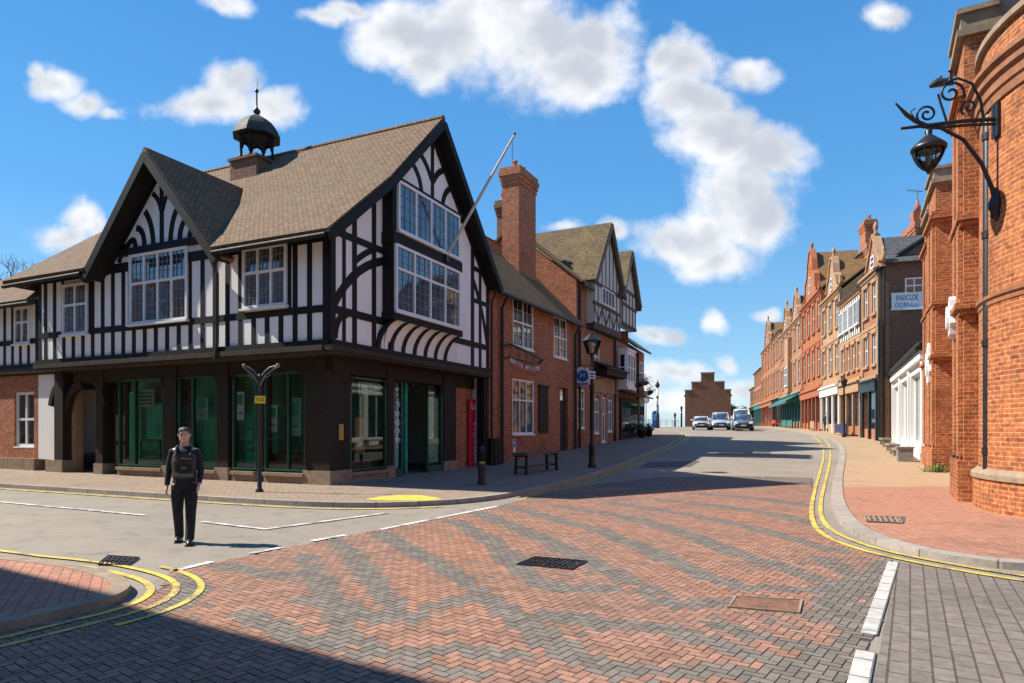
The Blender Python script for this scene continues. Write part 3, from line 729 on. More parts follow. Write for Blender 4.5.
# ------------------------------------------------------------------ the timber-framed corner building
CA = Vector((-5.04, 18.0)); DA = Vector((4.13, 9.0)).normalized(); DB = Vector((-DA.y, DA.x))
FA = Fr(CA, DA)                       # gable front to the main street
FB = Fr(CA, DB, (-DA.x, -DA.y))       # long front to the side street
GZ = PH                               # pavement level at the corner
def build_timber_house():
    root = thing('timber_framed_building', (CA.x, CA.y, 0), 'black and white timber framed corner building with twin gables, cupola and green shop windows', 'building')
    UA = 9.78; SB = 13.35; SB2 = 22.0
    zf = FA.px(335, 352)[1]           # underside of the jetty
    zj = zf + .20
    # --- plaster walls of the upper floor
    w = MB()
    gable = [(0, zj), (UA, zj), (UA, 7.6), (5.3, 12.2), (2.3, 9.2), (0, 7.25)]
    w.prism(FA, gable, -.25, 0.0)
    w.box(FB, 0.255, SB, -.25, 0.0, zj, 7.0)
    w.prism(FB, [(3.95, 7.0), (9.65, 7.0), (6.8, 10.15)], -.25, -.001)
    w.box(FB, SB + .002, SB2, -.85, -.6, zj, 6.7)
    w.box(FB, SB - .25, SB + .001, -.84, -.25, zj, 6.7)
    w.box(FB, .2, SB2, -10.3, -10.0, zj, 7.0); w.box(FA, UA - .25, UA - .003, -20, -.26, .0, 7.6); w.box(FB, SB2 - .25, SB2, -10, -.86, 0, 6.6)
    w.build('plaster_wall', M['plaster'], root)
    # --- timber frame
    t = MB(); T = .03; TB = .016
    zr1 = FA.px(340, 311)[1]           # sill rail
    zr2 = FA.px(340, 234)[1]           # eaves rail
    # gable front
    t.box(FA, -.03, UA, -.1, .10, zj - .02, zj + .13); t.box(FA, .14, UA - .1, -.05, T + .006, zr1 - .1, zr1 + .12)
    t.box(FA, .14, 2.86, -.05, T + .006, zr2 - .08, zr2 + .12); t.box(FA, 8.35, 9.6, -.05, T + .006, 8.0, 8.18); t.box(FA, 8.35, 9.7, -.05, T + .006, zr2 - .5, zr2 - .33)
    t.box(FA, -.06, .16, -.2, .07, zj + .13, 7.25)
    roofz = lambda u: 7.25 + (9.2 - 7.25) * u / 2.3 if u < 2.3 else (9.2 + (u - 2.3) if u < 5.3 else 12.2 - (u - 5.3) * 1.03)
    studs = [(.58, .13), (1.05, .19), (1.98, .19), (2.85, .30), (8.33, .24), (8.98, .19), (9.64, .22)]
    for u, ww in studs: t.box(FA, u - ww / 2, u + ww / 2, -.05, T, zj + .13, roofz(u) - .04)
    t.strip(FA, [(0.0, 7.15), (2.3, 9.1), (5.3, 12.1)], .30, -.05, .06); t.strip(FA, [(5.3, 12.1), (UA, 7.5)], .30, -.05, .064)
    # braces: big curved ones
    t.strip(FA, bez((.15, zr1 + .15), (1.1, zr1 + 1.6), (2.8, zr2 - .2)), .25, -.05, T - .008)
    t.strip(FA, bez((.2, zj + .2), (.25, zj + .9), (.75, zr1 - .05)), .2, -.05, T - .008)
    t.strip(FA, bez((1.1, zr2 - .6), (1.6, zr2 - .2), (2.0, zr2 - .05)), .18, -.05, T - .009)
    t.strip(FA, bez((8.4, 7.6), (9.2, 6.7), (9.62, zr1 + .1)), .22, -.05, T - .008)
    # gable head
    zt = 9.72
    t.box(FA, 3.15, 7.4, -.05, .075, zt - .16, zt + .14)
    for sgn in (-1, 1):
        t.strip(FA, bez((5.35 + sgn * .06, zt + .75), (5.35 + sgn * .45, zt + 1.35), (5.35 + sgn * 1.0, zt + 1.45)), .21, -.05, T - .008)
        t.strip(FA, bez((5.35 + sgn * .7, zt + .1), (5.35 + sgn * .8, zt + .75), (5.35 + sgn * 1.5, zt + 1.0)), .21, -.05, T - .006)
    t.box(FA, 5.26, 5.44, -.05, T, zt + .1, 12.0)
    # lower panels between bressumer and sill rail outside the oriel
    # long front
    zb1 = FB.px(250, 316)[1]
    t.box(FB, .0, SB + .02, -.1, .105, zj - .02, zj + .13); t.box(FB, .14, SB, -.05, TB + .008, zb1 - .09, zb1 + .11); t.box(FB, 0.12, SB, -.05, .03, 6.95, 7.16)
    wins = [pxwin(FB, (244, 250), (288, 304), 0, (288, 242), (244, 311)), pxwin(FB, (131, 256), (189, 320), 0, (189, 246), (131, 325)), pxwin(FB, (64, 285), (89, 333), 0, (89, 282), (64, 336))]
    t.box(FB, -.02, .2, -.15, .072, zj + .13, 7.0)
    s = .72; stud_s = []
    while s < SB - .2: stud_s.append(s); s += .53
    stud_s += [SB - .1]
    for s in stud_s:
        ww = .175
        t.box(FB, s - ww / 2, s + ww / 2, -.05, TB, zj + .13, zb1 - .09)
        if not any(a - .09 < s < b + .09 for a, b, _, _ in wins): t.box(FB, s - ww / 2, s + ww / 2, -.05, TB, zb1 + .11, 6.96)
    for a, b, c, d in wins:
        t.box(FB, a - .13, a, -.05, TB + .004, zb1 + .11, 6.96); t.box(FB, b, b + .13, -.05, TB + .004, zb1 + .11, 6.96)
    # gable of the long front: tie beam and fanned curved braces
    gc = 6.8
    t.box(FB, 4.75, 8.85, -.05, .11, 7.45, 7.68); t.box(FB, 4.1, 9.5, -.05, .035, 7.16, 7.25)
    for s0 in (-1, 1):
        t.strip(FB, [(gc + s0 * 2.75, 7.0), (gc, 10.1)], .24, -.05, .06 + .002 * s0)
        for q in (.40, .82, 1.26, 1.70): t.strip(FB, bez((gc + s0 * q, 7.66), (gc + s0 * (q + .02), 7.66 + .85 * (1 - q / 3.0)), (gc + s0 * (q + .40), min(7.66 + 1.35 * (1 - q / 2.9), 9.75 - 1.17 * (q + .40)))), .20, -.05, TB - .001 * q)
        t.strip(FB, bez((gc + s0 * .05, 8.75), (gc + s0 * .12, 9.15), (gc + s0 * .45, 9.35)), .16, -.05, TB - .004)
    t.box(FB, gc - .09, gc + .09, -.05, TB + .004, 7.66, 9.9)
    # set-back end bay
    t.box(FB, SB + .002, SB2, -.7, -.5, zj - .02, zj + .13); t.box(FB, SB + .1, SB2, -.65, -.6 + T + .006, zb1 - .09, zb1 + .1)
    s = SB + .12
    ewin = pxwin(FB, (16, 308), (31, 343), -.6, (31, 306), (16, 345))
    while s < SB2:
        t.box(FB, s - .08, s + .08, -.65, -.6 + TB, zj + .13, zb1 - .09)
        if not ewin[0] - .08 < s < ewin[1] + .08: t.box(FB, s - .08, s + .08, -.65, -.6 + TB, zb1 + .1, 6.6)
        s += .52
    t.build('timber_frame', M['timber'], root)
    # --- jetty: bressumer mouldings and soffit
    j = MB()
    j.box(FA, -.12, UA + .05, -.6, .16, zf + .03, zj - .025); j.box(FA, -.08, UA + .03, -.6, .11, zf - .04, zf + .025)
    j.box(FB, .165, SB + .03, -.6, .165, zf + .027, zj - .022); j.box(FB, .12, SB + .02, -.6, .115, zf - .037, zf + .022)
    j.box(FB, SB + .031, SB2, -.9, -.45, zf - .02, zj - .022); j.box(FB, .6, SB2, -10, -.61, zf - .1, zf + .05)
    j.build('jetty_beam', simple('brown jetty oak', (.048, .036, .026), .75, 0, .5, 5, .4, .25), root)
    # --- windows of the upper floor
    for k, (a, b, c, d) in enumerate(wins):
        window(FB, a, b, c, d, .0, root, lights=[3, 4, 2][k], transom=.58, lead=(3, 4), gmat=M['blueglass'])
    window(FB, *ewin, -.6, root, lights=2, transom=.58, lead=(2, 3), gmat=M['blueglass'])
    # --- the two-storey oriel of the gable front
    o = MB(); ua, ub = 3.08, 8.78; N = .42
    lo = pxwin(FA, (395, 248.6), (459.5, 327), N, (460.7, 267.7), (395, 314)); up = pxwin(FA, (397.5, 185), (459, 253.7), N, (459.5, 212), (397, 238))
    ua, ub = lo[0] - .08, lo[1] + .10
    o.box(FA, ua, ub, .001, N - .03, lo[2] - .22, up[3] + .05)
    o.box(FA, ua - .05, ub + .05, .0, N + .05, lo[2] - .26, lo[2] - .02); o.box(FA, ua - .05, ub + .05, .0, N + .04, lo[3] + .005, up[2] - .07); o.box(FA, ua, ub + .06, .0, N + .06, up[3] + .02, up[3] + .09)
    o.build('oriel_box', M['timber'], root)
    window(FA, *lo, N - .03, root, lights=4, transom=.64, lead=(3, 5), gmat=M['blueglass'], name='oriel_window')
    window(FA, *up, N - .03, root, lights=4, transom=None, lead=(3, 4), gmat=M['blueglass'], name='oriel_window')
    for zc in (lo, up):                       # glazed returns of the oriel
        g = MB()
        for u_ in (ub + .004,):
            g.box(FA, u_ - .002, u_ + .05, .06, .36, zc[2], zc[2] + .07); g.box(FA, u_ - .002, u_ + .05, .06, .36, zc[3] - .07, zc[3]); g.box(FA, u_ - .002, u_ + .048, .06, .12, zc[2] + .07, zc[3] - .07); g.box(FA, u_ - .002, u_ + .048, .3, .36, zc[2] + .07, zc[3] - .07)
        fo = g.build('side_light', M['white'], root)
        q = MB(); q.box(FA, ub + .003, ub + .02, .12, .3, zc[2] + .07, zc[3] - .07); q.build('pane', M['blueglass'], fo)
    cv = MB(); zc0, zc1 = zj + .13, lo[2] - .26                     # plaster cove under the oriel, with curved ribs
    prof = [(N * (1 - math.cos(R(90 * i / 8))), zc0 + (zc1 - zc0) * math.sin(R(90 * i / 8))) for i in range(9)]
    for (n0, z0), (n1, z1) in zip(prof, prof[1:]): cv.face([FA.P(ua + .1, n0 + .01, z0), FA.P(ub - .1, n0 + .01, z0), FA.P(ub - .1, n1 + .01, z1), FA.P(ua + .1, n1 + .01, z1)], 0, True)
    cv.build('cove', M['plaster'], root)
    rb = MB()
    for k in range(7):
        rb = MB(); u = ua + .12 + (ub - ua - .24) * k / 6; sh = .45
        for (n0, z0), (n1, z1) in zip(prof, prof[1:]):
            f0, f1 = (z0 - zc0) / (zc1 - zc0), (z1 - zc0) / (zc1 - zc0); a0, a1 = u - sh * (1 - f0 ** 2) * .8, u - sh * (1 - f1 ** 2) * .8
            rb.poly([FA.P(a0 - .085, n0 - .05, z0), FA.P(a0 + .085, n0 - .05, z0), FA.P(a1 + .085, n1 - .05, z1), FA.P(a1 - .085, n1 - .05, z1)], FA.P(0, .11, 0) - FA.P(0, 0, 0))
        rb.build('cove_rib', M['timber'], root)
    # --- roofs
    r = MB(); OV = .5; th = .13
    def sl(pts): r.slab(pts, th)
    L0 = -OV
    # main ridge runs back from the gable front; s measured along the side street
    A = lambda s, u, z: FB.P(s, -u, z)      # FB depth equals distance along FA
    ap = 5.3
    sl([A(L0, -.6, 6.95), A(3.85, -.6, 6.95), A(5.97, 2.25, 9.35), A(L0, 2.25, 9.35)]); sl([A(9.75, -.6, 6.95), A(14.3, -.6, 6.95), A(13.2, 2.25, 9.35), A(7.63, 2.25, 9.35)])
    sl([A(L0, 2.25, 9.35), A(13.2, 2.25, 9.35), A(11.2, ap, 12.42), A(L0, ap, 12.42)])
    sl([A(L0, ap, 12.42), A(11.2, ap, 12.42), A(14.4, 9.95, 7.5), A(L0, 9.95, 7.5)])
    sl([A(14.3, -.6, 6.90), A(16.0, 5.0, 7.2), A(11.2, ap, 12.42), A(13.2, 2.25, 9.35)])
    sl([A(11.2, ap, 12.42), A(16.0, 5.0, 7.2), A(14.4, 9.95, 7.5)])
    gz, g0, g1, gf = 10.32, 3.72, 9.85, 6.72
    sl([A(gc, -.6, gz), A(gc, 4.2, gz), A(g0, 4.2, gf), A(g0, -.6, gf)]); sl([A(gc, -.6, gz), A(gc, 4.2, gz), A(g1, 4.2, gf), A(g1, -.6, gf)])
    sl([A(SB + .1, .05, 6.4), A(SB2 + .3, .05, 6.4), A(SB2 - 2, 4.6, 9.6), A(SB - .2, 4.6, 9.6)]); sl([A(SB - .2, 4.6, 9.6), A(SB2 - 2, 4.6, 9.6), A(SB2 + .3, 9.2, 6.4), A(SB + .1, 9.2, 6.4)]); sl([A(SB2 + .3, .05, 6.4), A(SB2 + .3, 9.2, 6.4), A(SB2 - 2, 4.6, 9.6)])
    ro = r.build('roof', M['tile'], root)
    c = MB()
    for p, q in ((A(L0, ap, 12.54), A(11.2, ap, 12.54)), (A(gc, -.6, gz + .1), A(gc, 3.4, gz + .1))):
        c.tube([p, q], .12, 8)
    c.build('ridge_tile', M['tile'], ro)
    # bargeboards
    b = MB()
    b.strip(FA, [(-.6, 6.86), (2.25, 9.26), (ap, 12.35)], .26, .42, .56); b.strip(FA, [(ap, 12.352), (9.95, 7.42)], .28, .42, .563)
    b.strip(FA, [(ap, 12.24), (9.8, 7.5)], .05, -.01, .42); b.strip(FA, [(-.3, 6.98), (2.25, 9.2), (ap, 12.26)], .05, -.01, .42)
    b.build('bargeboard', M['timber'], root); b = MB()
    b.strip(FB, [(gc, 10.26), (g0 - .02, 6.66)], .27, .50, .64); b.strip(FB, [(gc, 10.262), (g1 + .02, 6.66)], .27, .50, .643)
    b.strip(FB, [(gc, 10.18), (g0 + .1, 6.72)], .05, -.01, .5); b.strip(FB, [(gc, 10.18), (g1 - .1, 6.72)], .05, -.01, .5)
    b.build('bargeboard', M['timber'], root)
    # gutters and downpipes
    g = MB()
    g.tube([FB.P(-.4, .64, 6.90), FB.P(3.8, .64, 6.88)], .075, 8)
    g.build('gutter', M['timber'], root)
    g = MB(); g.tube([FB.P(9.9, .64, 6.88), FB.P(14.3, .64, 6.85)], .075, 8); g.build('gutter', M['timber'], root)
    g = MB(); g.tube([FB.P(SB + .1, -.02, 6.36), FB.P(SB2 + .2, -.02, 6.36)], .08, 8); g.build('gutter', M['timber'], root)
    g = MB(); g.tube([FB.P(3.95, .6, 6.8), FB.P(4.2, .12, 6.4), FB.P(4.2, .12, zj + .3), FB.P(4.2, .2, zf - .05)], .055, 8); g.build('downpipe', M['iron'], root)
    g = MB(); g.tube([FA.P(9.9, .3, 7.4), FA.P(9.86, .1, 7.0), FA.P(9.86, .1, GZ)], .06, 8); g.build('downpipe', M['iron'], root)
    # --- chimney behind the side gable
    ch = MB(); ch.box(FB, 8.55, 9.25, -2.6, -1.9, 8.0, 11.0); ch.box(FB, 8.48, 9.32, -2.67, -1.83, 11.0, 11.25); ch.build('chimney', M['darkbrick'], ro)
    # --- cupola on the ridge
    cu = FB.P(7.6, -4.7, 0); cx, cy = cu.x, cu.y; ang = math.atan2(DA.y, DA.x)
    base = MB(); base.box(Fr((cx, cy), DA), -.68, .68, -.68, .68, 10.6, 12.05); base.box(Fr((cx, cy), DA), -.75, .75, -.75, .75, 12.05, 12.15)
    cb = base.build('cupola', M['darkbrick'], root); lan = MB()
    for k in range(8):
        a = ang + R(22.5 + 45 * k); lan.lathe((cx + .62 * math.cos(a), cy + .62 * math.sin(a), 0), [(.085, 12.13), (.085, 12.24), (.05, 12.28), (.05, 12.98), (.08, 13.02), (.08, 13.08)], 8)
        p, q = Vector((cx + .62 * math.cos(a), cy + .62 * math.sin(a))), Vector((cx + .62 * math.cos(a + R(45)), cy + .62 * math.sin(a + R(45))))
        FF = Fr(p, q - p); l = (q - p).length
        lan.strip(FF, [(.02, 12.78), (.07, 12.94), (l / 2, 13.02), (l - .07, 12.94), (l - .02, 12.78)], .09, -.035, .035)
    lan.lathe((cx, cy, 0), [(.70, 13.07), (.77, 13.10), (.77, 13.15), (.7, 13.18)], 8, 0, False, ang + R(22.5)); lan.build('lantern_stage', M['timber'], cb)
    dm = MB(); dm.lathe((cx, cy, 0), [(.93, 13.10), (.90, 13.18), (.84, 13.32), (.74, 13.50), (.58, 13.70), (.38, 13.86), (.20, 13.96), (.11, 14.02), (.08, 14.10)], 8, 0, False, ang + R(22.5)); dm.build('dome', M['domelead'], cb)
    sp = MB(); sp.lathe((cx, cy, 0), [(.05, 14.04), (.13, 14.12), (.14, 14.2), (.05, 14.3), (.03, 14.4), (.03, 14.9), (.075, 14.94), (.075, 15.0), (.025, 15.04), (.015, 15.35)], 10); sp.build('finial', M['iron'], cb)
    # --- ground floor
    NG = -.55
    pl = MB()                                                 # stone plinths and stall risers
    p = MB()                                                  # dark oak posts and heads
    def post_B(pa, pb, base=True, n1=.05):
        p = MB(); pl = MB()
        a, b = FB.u(pb, NG), FB.u(pa, NG); a, b = min(a, b), max(a, b)
        p.box(FB, a, b, NG - .35, NG + n1, .50, zf - .04); po = p.build('oak_post', M['timberbrown'], root)
        if base: pl.box(FB, a - .05, b + .05, NG - .4, NG + n1 + .05, -.05, .52); pl.build('stone_base', M['stone'], po)
    post_B(306, 331); post_B(218, 229); post_B(165, 177); post_B(97, 104); post_B(258, 264, False, .02)
    # corner pier and gable front posts
    def post_A(pa, pb, base=True, n1=.05):
        p = MB(); pl = MB()
        a, b = FA.u(pa, NG), FA.u(pb, NG)
        p.box(FA, a, b, NG - .35, NG + n1, .50, zf - .04); po = p.build('oak_post', M['timberbrown'], root)
        if base: pl.box(FA, a - .04, b + .04, NG - .4, NG + n1 + .04, -.05, .52); pl.build('stone_base', M['stone'], po)
    post_A(333, 349); post_A(386.5, 392.5); post_A(443, 455); ep = MB(); ep.box(FA, 9.40, 9.72, -.36, -.03, -.05, zf - .05); ep.build('oak_post', M['timber'], root)
    # heads over the openings
    p.box(FB, .3, 12.2, NG - .3, NG + .015, zf - .5, zf - .03); p.box(FA, .4, UA - .1, NG - .3, NG + .012, zf - .5, zf - .035)
    PF = FB
    glassB = [(265, 306, 372, 470), (233, 257, 374, 470), (179, 218, 376, 470), (119, 164, 378, 468)]
    glA = [(349.5, 386, 376, 472)]
    def arch_head(F, a, b, z0, z1, n):            # rounded upper corners of the shop openings
        r_ = min(.35, (b - a) * .3)
        for sx in (0, 1):
            cxx = a + r_ if sx == 0 else b - r_; pts = [(a if sx == 0 else b, z1), (a if sx == 0 else b, z1 - r_)]
            pts += [(cxx + (-1 if sx == 0 else 1) * r_ * math.cos(R(t_)), z1 - r_ + r_ * math.sin(R(t_))) for t_ in (15, 30, 45, 60, 75)] + [(cxx, z1)]
            p.prism(F, pts, n - .06, n + .055)
    for (x0, x1, y0, y1) in glassB:
        a, b, c, d = pxwin(FB, (x0, y0), (x1, y1), NG); d = min(d, zf - .45); c = .48
        arch_head(FB, a, b, c, d, NG)
        f = MB(); f.box(FB, a, a + .06, NG - .1, NG + .03, c, d); f.box(FB, b - .06, b, NG - .1, NG + .03, c, d); f.box(FB, a + .06, b - .06, NG - .1, NG + .03, c, c + .06); f.box(FB, a + .06, b - .06, NG - .1, NG + .028, d - .06, d)
        if x1 - x0 > 35: f.box(FB, a + (b - a) * (.40 if x0 > 200 else .62), a + (b - a) * (.40 if x0 > 200 else .62) + .07, NG - .1, NG + .026, c + .06, d - .06)
        fo = f.build('shop_window', M['green'], root)
        g = MB(); g.face([FB.P(a + .05, NG - .03, c + .05), FB.P(b - .05, NG - .03, c + .05), FB.P(b - .05, NG - .03, d - .05), FB.P(a + .05, NG - .03, d - .05)]); out_pane(g, M['shopglass'], fo, PF)
        pl = MB(); pl.box(FB, a + .002, b - .002, NG - .35, NG + .06, -.05, .33); pl.box(FB, a + .002, b - .002, NG - .35, NG + .14, .33, .43); pl.build('stall_riser', M['stone'], fo)
    PF = FA
    a, b, c, d = pxwin(FA, (349.5, 376), (386, 472), NG); d = min(d, zf - .45); c = .46
    arch_head(FA, a, b, c, d, NG)
    f = MB(); f.box(FA, a, a + .07, NG - .1, NG + .03, c, d); f.box(FA, b - .07, b, NG - .1, NG + .03, c, d); f.box(FA, a + .07, b - .07, NG - .1, NG + .03, c, c + .06); f.box(FA, a + .07, b - .07, NG - .1, NG + .028, d - .06, d)
    fo = f.build('shop_window', M['green'], root)
    g = MB(); g.face([FA.P(a, NG - .03, c), FA.P(b, NG - .03, c), FA.P(b, NG - .03, d), FA.P(a, NG - .03, d)]); out_pane(g, M['shopglass'], fo, PF)
    pl = MB(); pl.box(FA, a, b, NG - .35, NG + .12, .32, .42); pl.box(FA, a + .03, b - .03, NG - .35, NG + .04, -.05, .32); pl.build('stall_riser', M['stone'], fo)
    # glazed shop entrance: window, teal door, dark lobby, pale window
    e0, e1, e2, e3, e4 = FA.u(392.5, NG), FA.u(402, NG), FA.u(413, NG), FA.u(427, NG), FA.u(442, NG)
    f = MB(); zt_ = zf - .55
    for (xa, xb) in ((e0, e1), (e3, e4)):
        f = MB(); f.box(FA, xa, xa + .07, NG - .1, NG + .03, .12, zt_); f.box(FA, xb - .07, xb, NG - .1, NG + .03, .12, zt_); f.box(FA, xa + .07, xb - .07, NG - .1, NG + .03, .12, .4)
        fo = f.build('shop_window', M['green'], root); g = MB(); x, y = xa + .07, xb - .07
        g.face([FA.P(x, NG - .03, .4), FA.P(y, NG - .03, .4), FA.P(y, NG - .03, zt_), FA.P(x, NG - .03, zt_)]); out_pane(g, M['shopglass'], fo, PF)
    arch_head(FA, e0, e2, .4, zt_, NG); arch_head(FA, e3, e4, .4, zt_, NG)
    dr = MB(); dr.box(FA, e1, e2, NG - .5, NG - .44, .12, 2.5); dr.box(FA, e1, e2, NG - .5, NG - .44, 2.56, zt_); do = dr.build('shop_door', M['teal'], root)
    gg = MB(); gg.box(FA, e1 + .18, e2 - .18, NG - .442, NG - .43, .4, 2.3); gg.build('pane', M['paleteal'], do)
    hh = MB(); hh.tube([FA.P(e2 - .1, NG - .4, .95), FA.P(e2 - .1, NG - .4, 1.5)], .02, 8); hh.build('handle', M['signwhite'], do)
    bl = MB(); bl.box(FA, e3 + .1, e4 - .1, NG - .14, NG - .11, .5, 2.9); bl.build('window_blind', M['paleteal'], root)
    # brick end of the gable front and left end bay
    bk = MB()
    bk.box(FA, FA.u(455, NG), 9.5, NG - .3, NG - .05, 0, zf - .04); bk.build('brick_wall', M['brick'], root); bk = MB()
    s_a = FB.u(38, NG - .1)
    wL = pxwin(FB, (14.5, 393), (34, 446), NG - .1, (34, 391), (14.5, 447))
    wall_open(bk, FB, s_a, SB2, 0.0, zf - .1, NG - .1, [wL], .16)
    bk.build('brick_wall', M['brick'], root)
    pl = MB(); pl.box(FB, s_a, SB2, NG - .4, NG + .05, -.05, .62); pl.build('stone_plinth', M['stone'], root); pl = MB()
    window(FB, *wL, NG - .25, root, lights=2, transom=.5, lead=(1, 1), fw=.10)
    # entrance porch on the left: white panel, dark arched braces, studded door
    q0, q1 = FB.u(104, NG), FB.u(66, NG); 
    p.box(FB, q1, q1 + .5, NG - .3, NG + .12, .55, zf - .04); pl.box(FB, q1 - .05, q1 + .95, NG - .35, NG + .17, -.05, .6)
    p.strip(FB, bez((q1 + .02, 2.3), (q1 - .15, 3.2), (q1 - .95, 3.35)), .24, NG - .12, NG + .06); p.strip(FB, bez((q0 - .05, 2.6), (q0 + .1, 3.25), (q0 + .5, 3.4)), .16, NG - .12, NG + .06)
    p.strip(FB, bez((q1 + .9, 2.6), (q1 + .75, 3.2), (q1 + .5, 3.3)), .18, NG - .12, NG + .06)
    wpn = MB(); wpn.box(FB, q1 + .52, s_a - .02, NG - .3, NG - .1, .6, zf - .04); wpn.build('white_panel', M['whitewall'], root); wpn = MB(); wpn.box(FB, q1 - .2, q1 - .003, NG - .5, NG - .2, .12, zf - .5); wpn.build('stone_jamb', M['palestone'], root)
    d0 = MB(); d0.box(FB, q0 + .05, q1 - .3, NG - 1.0, NG - .92, .12, zf - .3); 
    do = d0.build('porch_door', M['timberbrown'], root)
    dp = MB()
    for i in range(2):
        for k2 in range(2): dp.box(FB, q0 + .2 + i * .65, q0 + .7 + i * .65, NG - .925, NG - .90, .3 + k2 * 1.0, 1.15 + k2 * 1.1)
    dp.build('door_panel', M['stone'], do)
    p.build('oak_framing', M['timberbrown'], root); pl.build('stone_base', M['stone'], root)
    # shop interior: floor, back walls, counters
    i = MB()
    i.face([FB.P(.7, -.9, .1), FB.P(12, -.9, .1), FB.P(12, -9.9, .1), FB.P(.7, -9.9, .1)]); i.build('shop_floor', M['inside'], root, False)
    i = MB()
    for (x0, x1, y0, y1) in glassB[1:]:
        a, b, c, d = pxwin(FB, (x0, y0), (x1, y1), NG); i.box(FB, a - .2, b + .2, NG - .75, NG - .65, .1, zf - .1)
    i.box(FB, .9, 11.6, NG - 4.6, NG - 4.5, .1, zf - .1); i.box(FA, .9, 9.3, -4.6, -4.5, .1, zf - .1)
    i.build('interior_wall', M['panelgreen'], root)
    a, b, c, d = pxwin(FB, (119, 378), (164, 468), NG); i = MB(); i.box(FB, a + .1, a + (b - a) * .55, NG - .3, NG - .26, .7, 2.6); i.box(FB, a + (b - a) * .66, b - .1, NG - .34, NG - .30, .7, 3.0); i.build('window_screen', M['panelgreen'], root)
    a, b, c, d = pxwin(FB, (265, 372), (306, 470), NG)
    i = MB(); i.box(FB, a + .3, b + .2, NG - 1.2, NG - .5, .1, .95); i.box(FB, a + .5, a + 1.0, NG - 1.9, NG - 1.5, .1, 1.7); i.build('display_counter', M['wood'], root)
    for k2 in range(9):
        q = MB(); u = a + .35 + k2 * .17; h_ = random.uniform(.12, .34); z_ = .95
        q.lathe(FB.P(u, NG - .7 - random.random() * .25, 0), [(.05, z_), (.06, z_ + h_ * .6), (.025, z_ + h_ * .8), (.03, z_ + h_)], 8); q.build('display_item', [M['gold'], M['paleteal'], M['signwhite'], M['teal']][k2 % 4], root)
    for (wx0, wx1, wy0, wy1, mm, lay) in ((289, 301, 398, 436, 'paleteal', .22), (269, 277, 405, 432, 'signwhite', .3), (236, 244, 392, 420, 'signwhite', .25), (247, 254, 428, 452, 'teal', .2), (196, 208, 398, 420, 'paleteal', .28), (183, 190, 432, 458, 'signwhite', .2), (140, 160, 440, 462, 'teal', .18)):
        a, b, c, d = pxwin(FB, (wx0, wy0), (wx1, wy1), NG - lay); q = MB(); q.box(FB, a, b, NG - lay - .02, NG - lay, c, d); po = q.build('poster', M[mm], root)
        q = MB(); q.box(FB, a + (b - a) * .15, b - (b - a) * .15, NG - lay + .001, NG - lay + .006, c + (d - c) * .55, c + (d - c) * .9); q.box(FB, a + (b - a) * .15, b - (b - a) * .3, NG - lay + .001, NG - lay + .006, c + (d - c) * .2, c + (d - c) * .28); q.build('poster_print', M['panelgreen'], po)
    i = MB(); a, b, c, d = pxwin(FA, (349.5, 376), (386, 472), NG)
    i.box(FA, a + .6, a + .75, NG - 1.2, NG - .7, .1, 2.3); i.box(FA, a + 1.2, a + 1.7, NG - .8, NG - .72, .9, 2.1); i.box(FA, a + .1, a + .5, NG - .9, NG - .82, .6, 2.2); i.build('display_panel', M['palestone'], root)
    i = MB(); i.box(FA, a + .2, b - .2, NG - .9, NG - .4, .3, .75); i.build('display_counter', M['wood'], root)
    return root, zf, NG
house, ZF, NG = build_timber_house()
# ------------------------------------------------------------------ left row beyond: brick house, gabled house, end house
D0 = Vector((-.93, 27.3)); FD = Fr(D0, (.5, 1.0))
def gable_roof_parallel(mb, F, u0, u1, ze, zr, depth, ov=.35, th=.12, hip=False):
    h = depth / 2; sl_ = (zr - ze) / h
    mb.slab([F.P(u0, ov, ze - ov * sl_), F.P(u1, ov, ze - ov * sl_), F.P(u1, -h, zr), F.P(u0, -h, zr)], th)
    mb.slab([F.P(u0, -depth - ov, ze - ov * sl_), F.P(u1, -depth - ov, ze - ov * sl_), F.P(u1, -h, zr), F.P(u0, -h, zr)], th)
def body(mb, F, u0, u1, z0, z1, depth, zr=None, gable_ends=True, m=0):
    """side and back walls"""
    h = depth / 2
    for u in (u0, u1):
        pts = [F.P(u, 0, z0), F.P(u, -depth, z0), F.P(u, -depth, z1)]
        if zr and gable_ends: pts.append(F.P(u, -h, zr - .05))
        pts.append(F.P(u, 0, z1)); mb.face(pts, m)
    mb.face([F.P(u0, -depth, z0), F.P(u1, -depth, z0), F.P(u1, -depth, z1), F.P(u0, -depth, z1)], m)
def chimney(F, u, n, w, d, z0, z1, mat, parent, pots=2, potm=None):
    c = MB(); c.box(F, u - w / 2, u + w / 2, n - d / 2, n + d / 2, z0, z1 - .9)
    for k, e in enumerate((.05, .10, .15, .10)): c.box(F, u - w / 2 - e, u + w / 2 + e, n - d / 2 - e, n + d / 2 + e, z1 - .9 + k * .225, z1 - .9 + (k + 1) * .225 + (.0 if k == 3 else .0))
    o = c.build('chimney', mat, parent)
    for k in range(pots):
        q = MB(); p = F.P(u + (k - (pots - 1) / 2) * w / max(1, pots) * .9, n, 0); q.lathe(p, [(.14, z1 - .02), (.15, z1 + .1), (.11, z1 + .16), (.10, z1 + .42), (.14, z1 + .46), (.14, z1 + .52)], 10); q.build('chimney_pot', potm or M['redstone'], o)
    return o

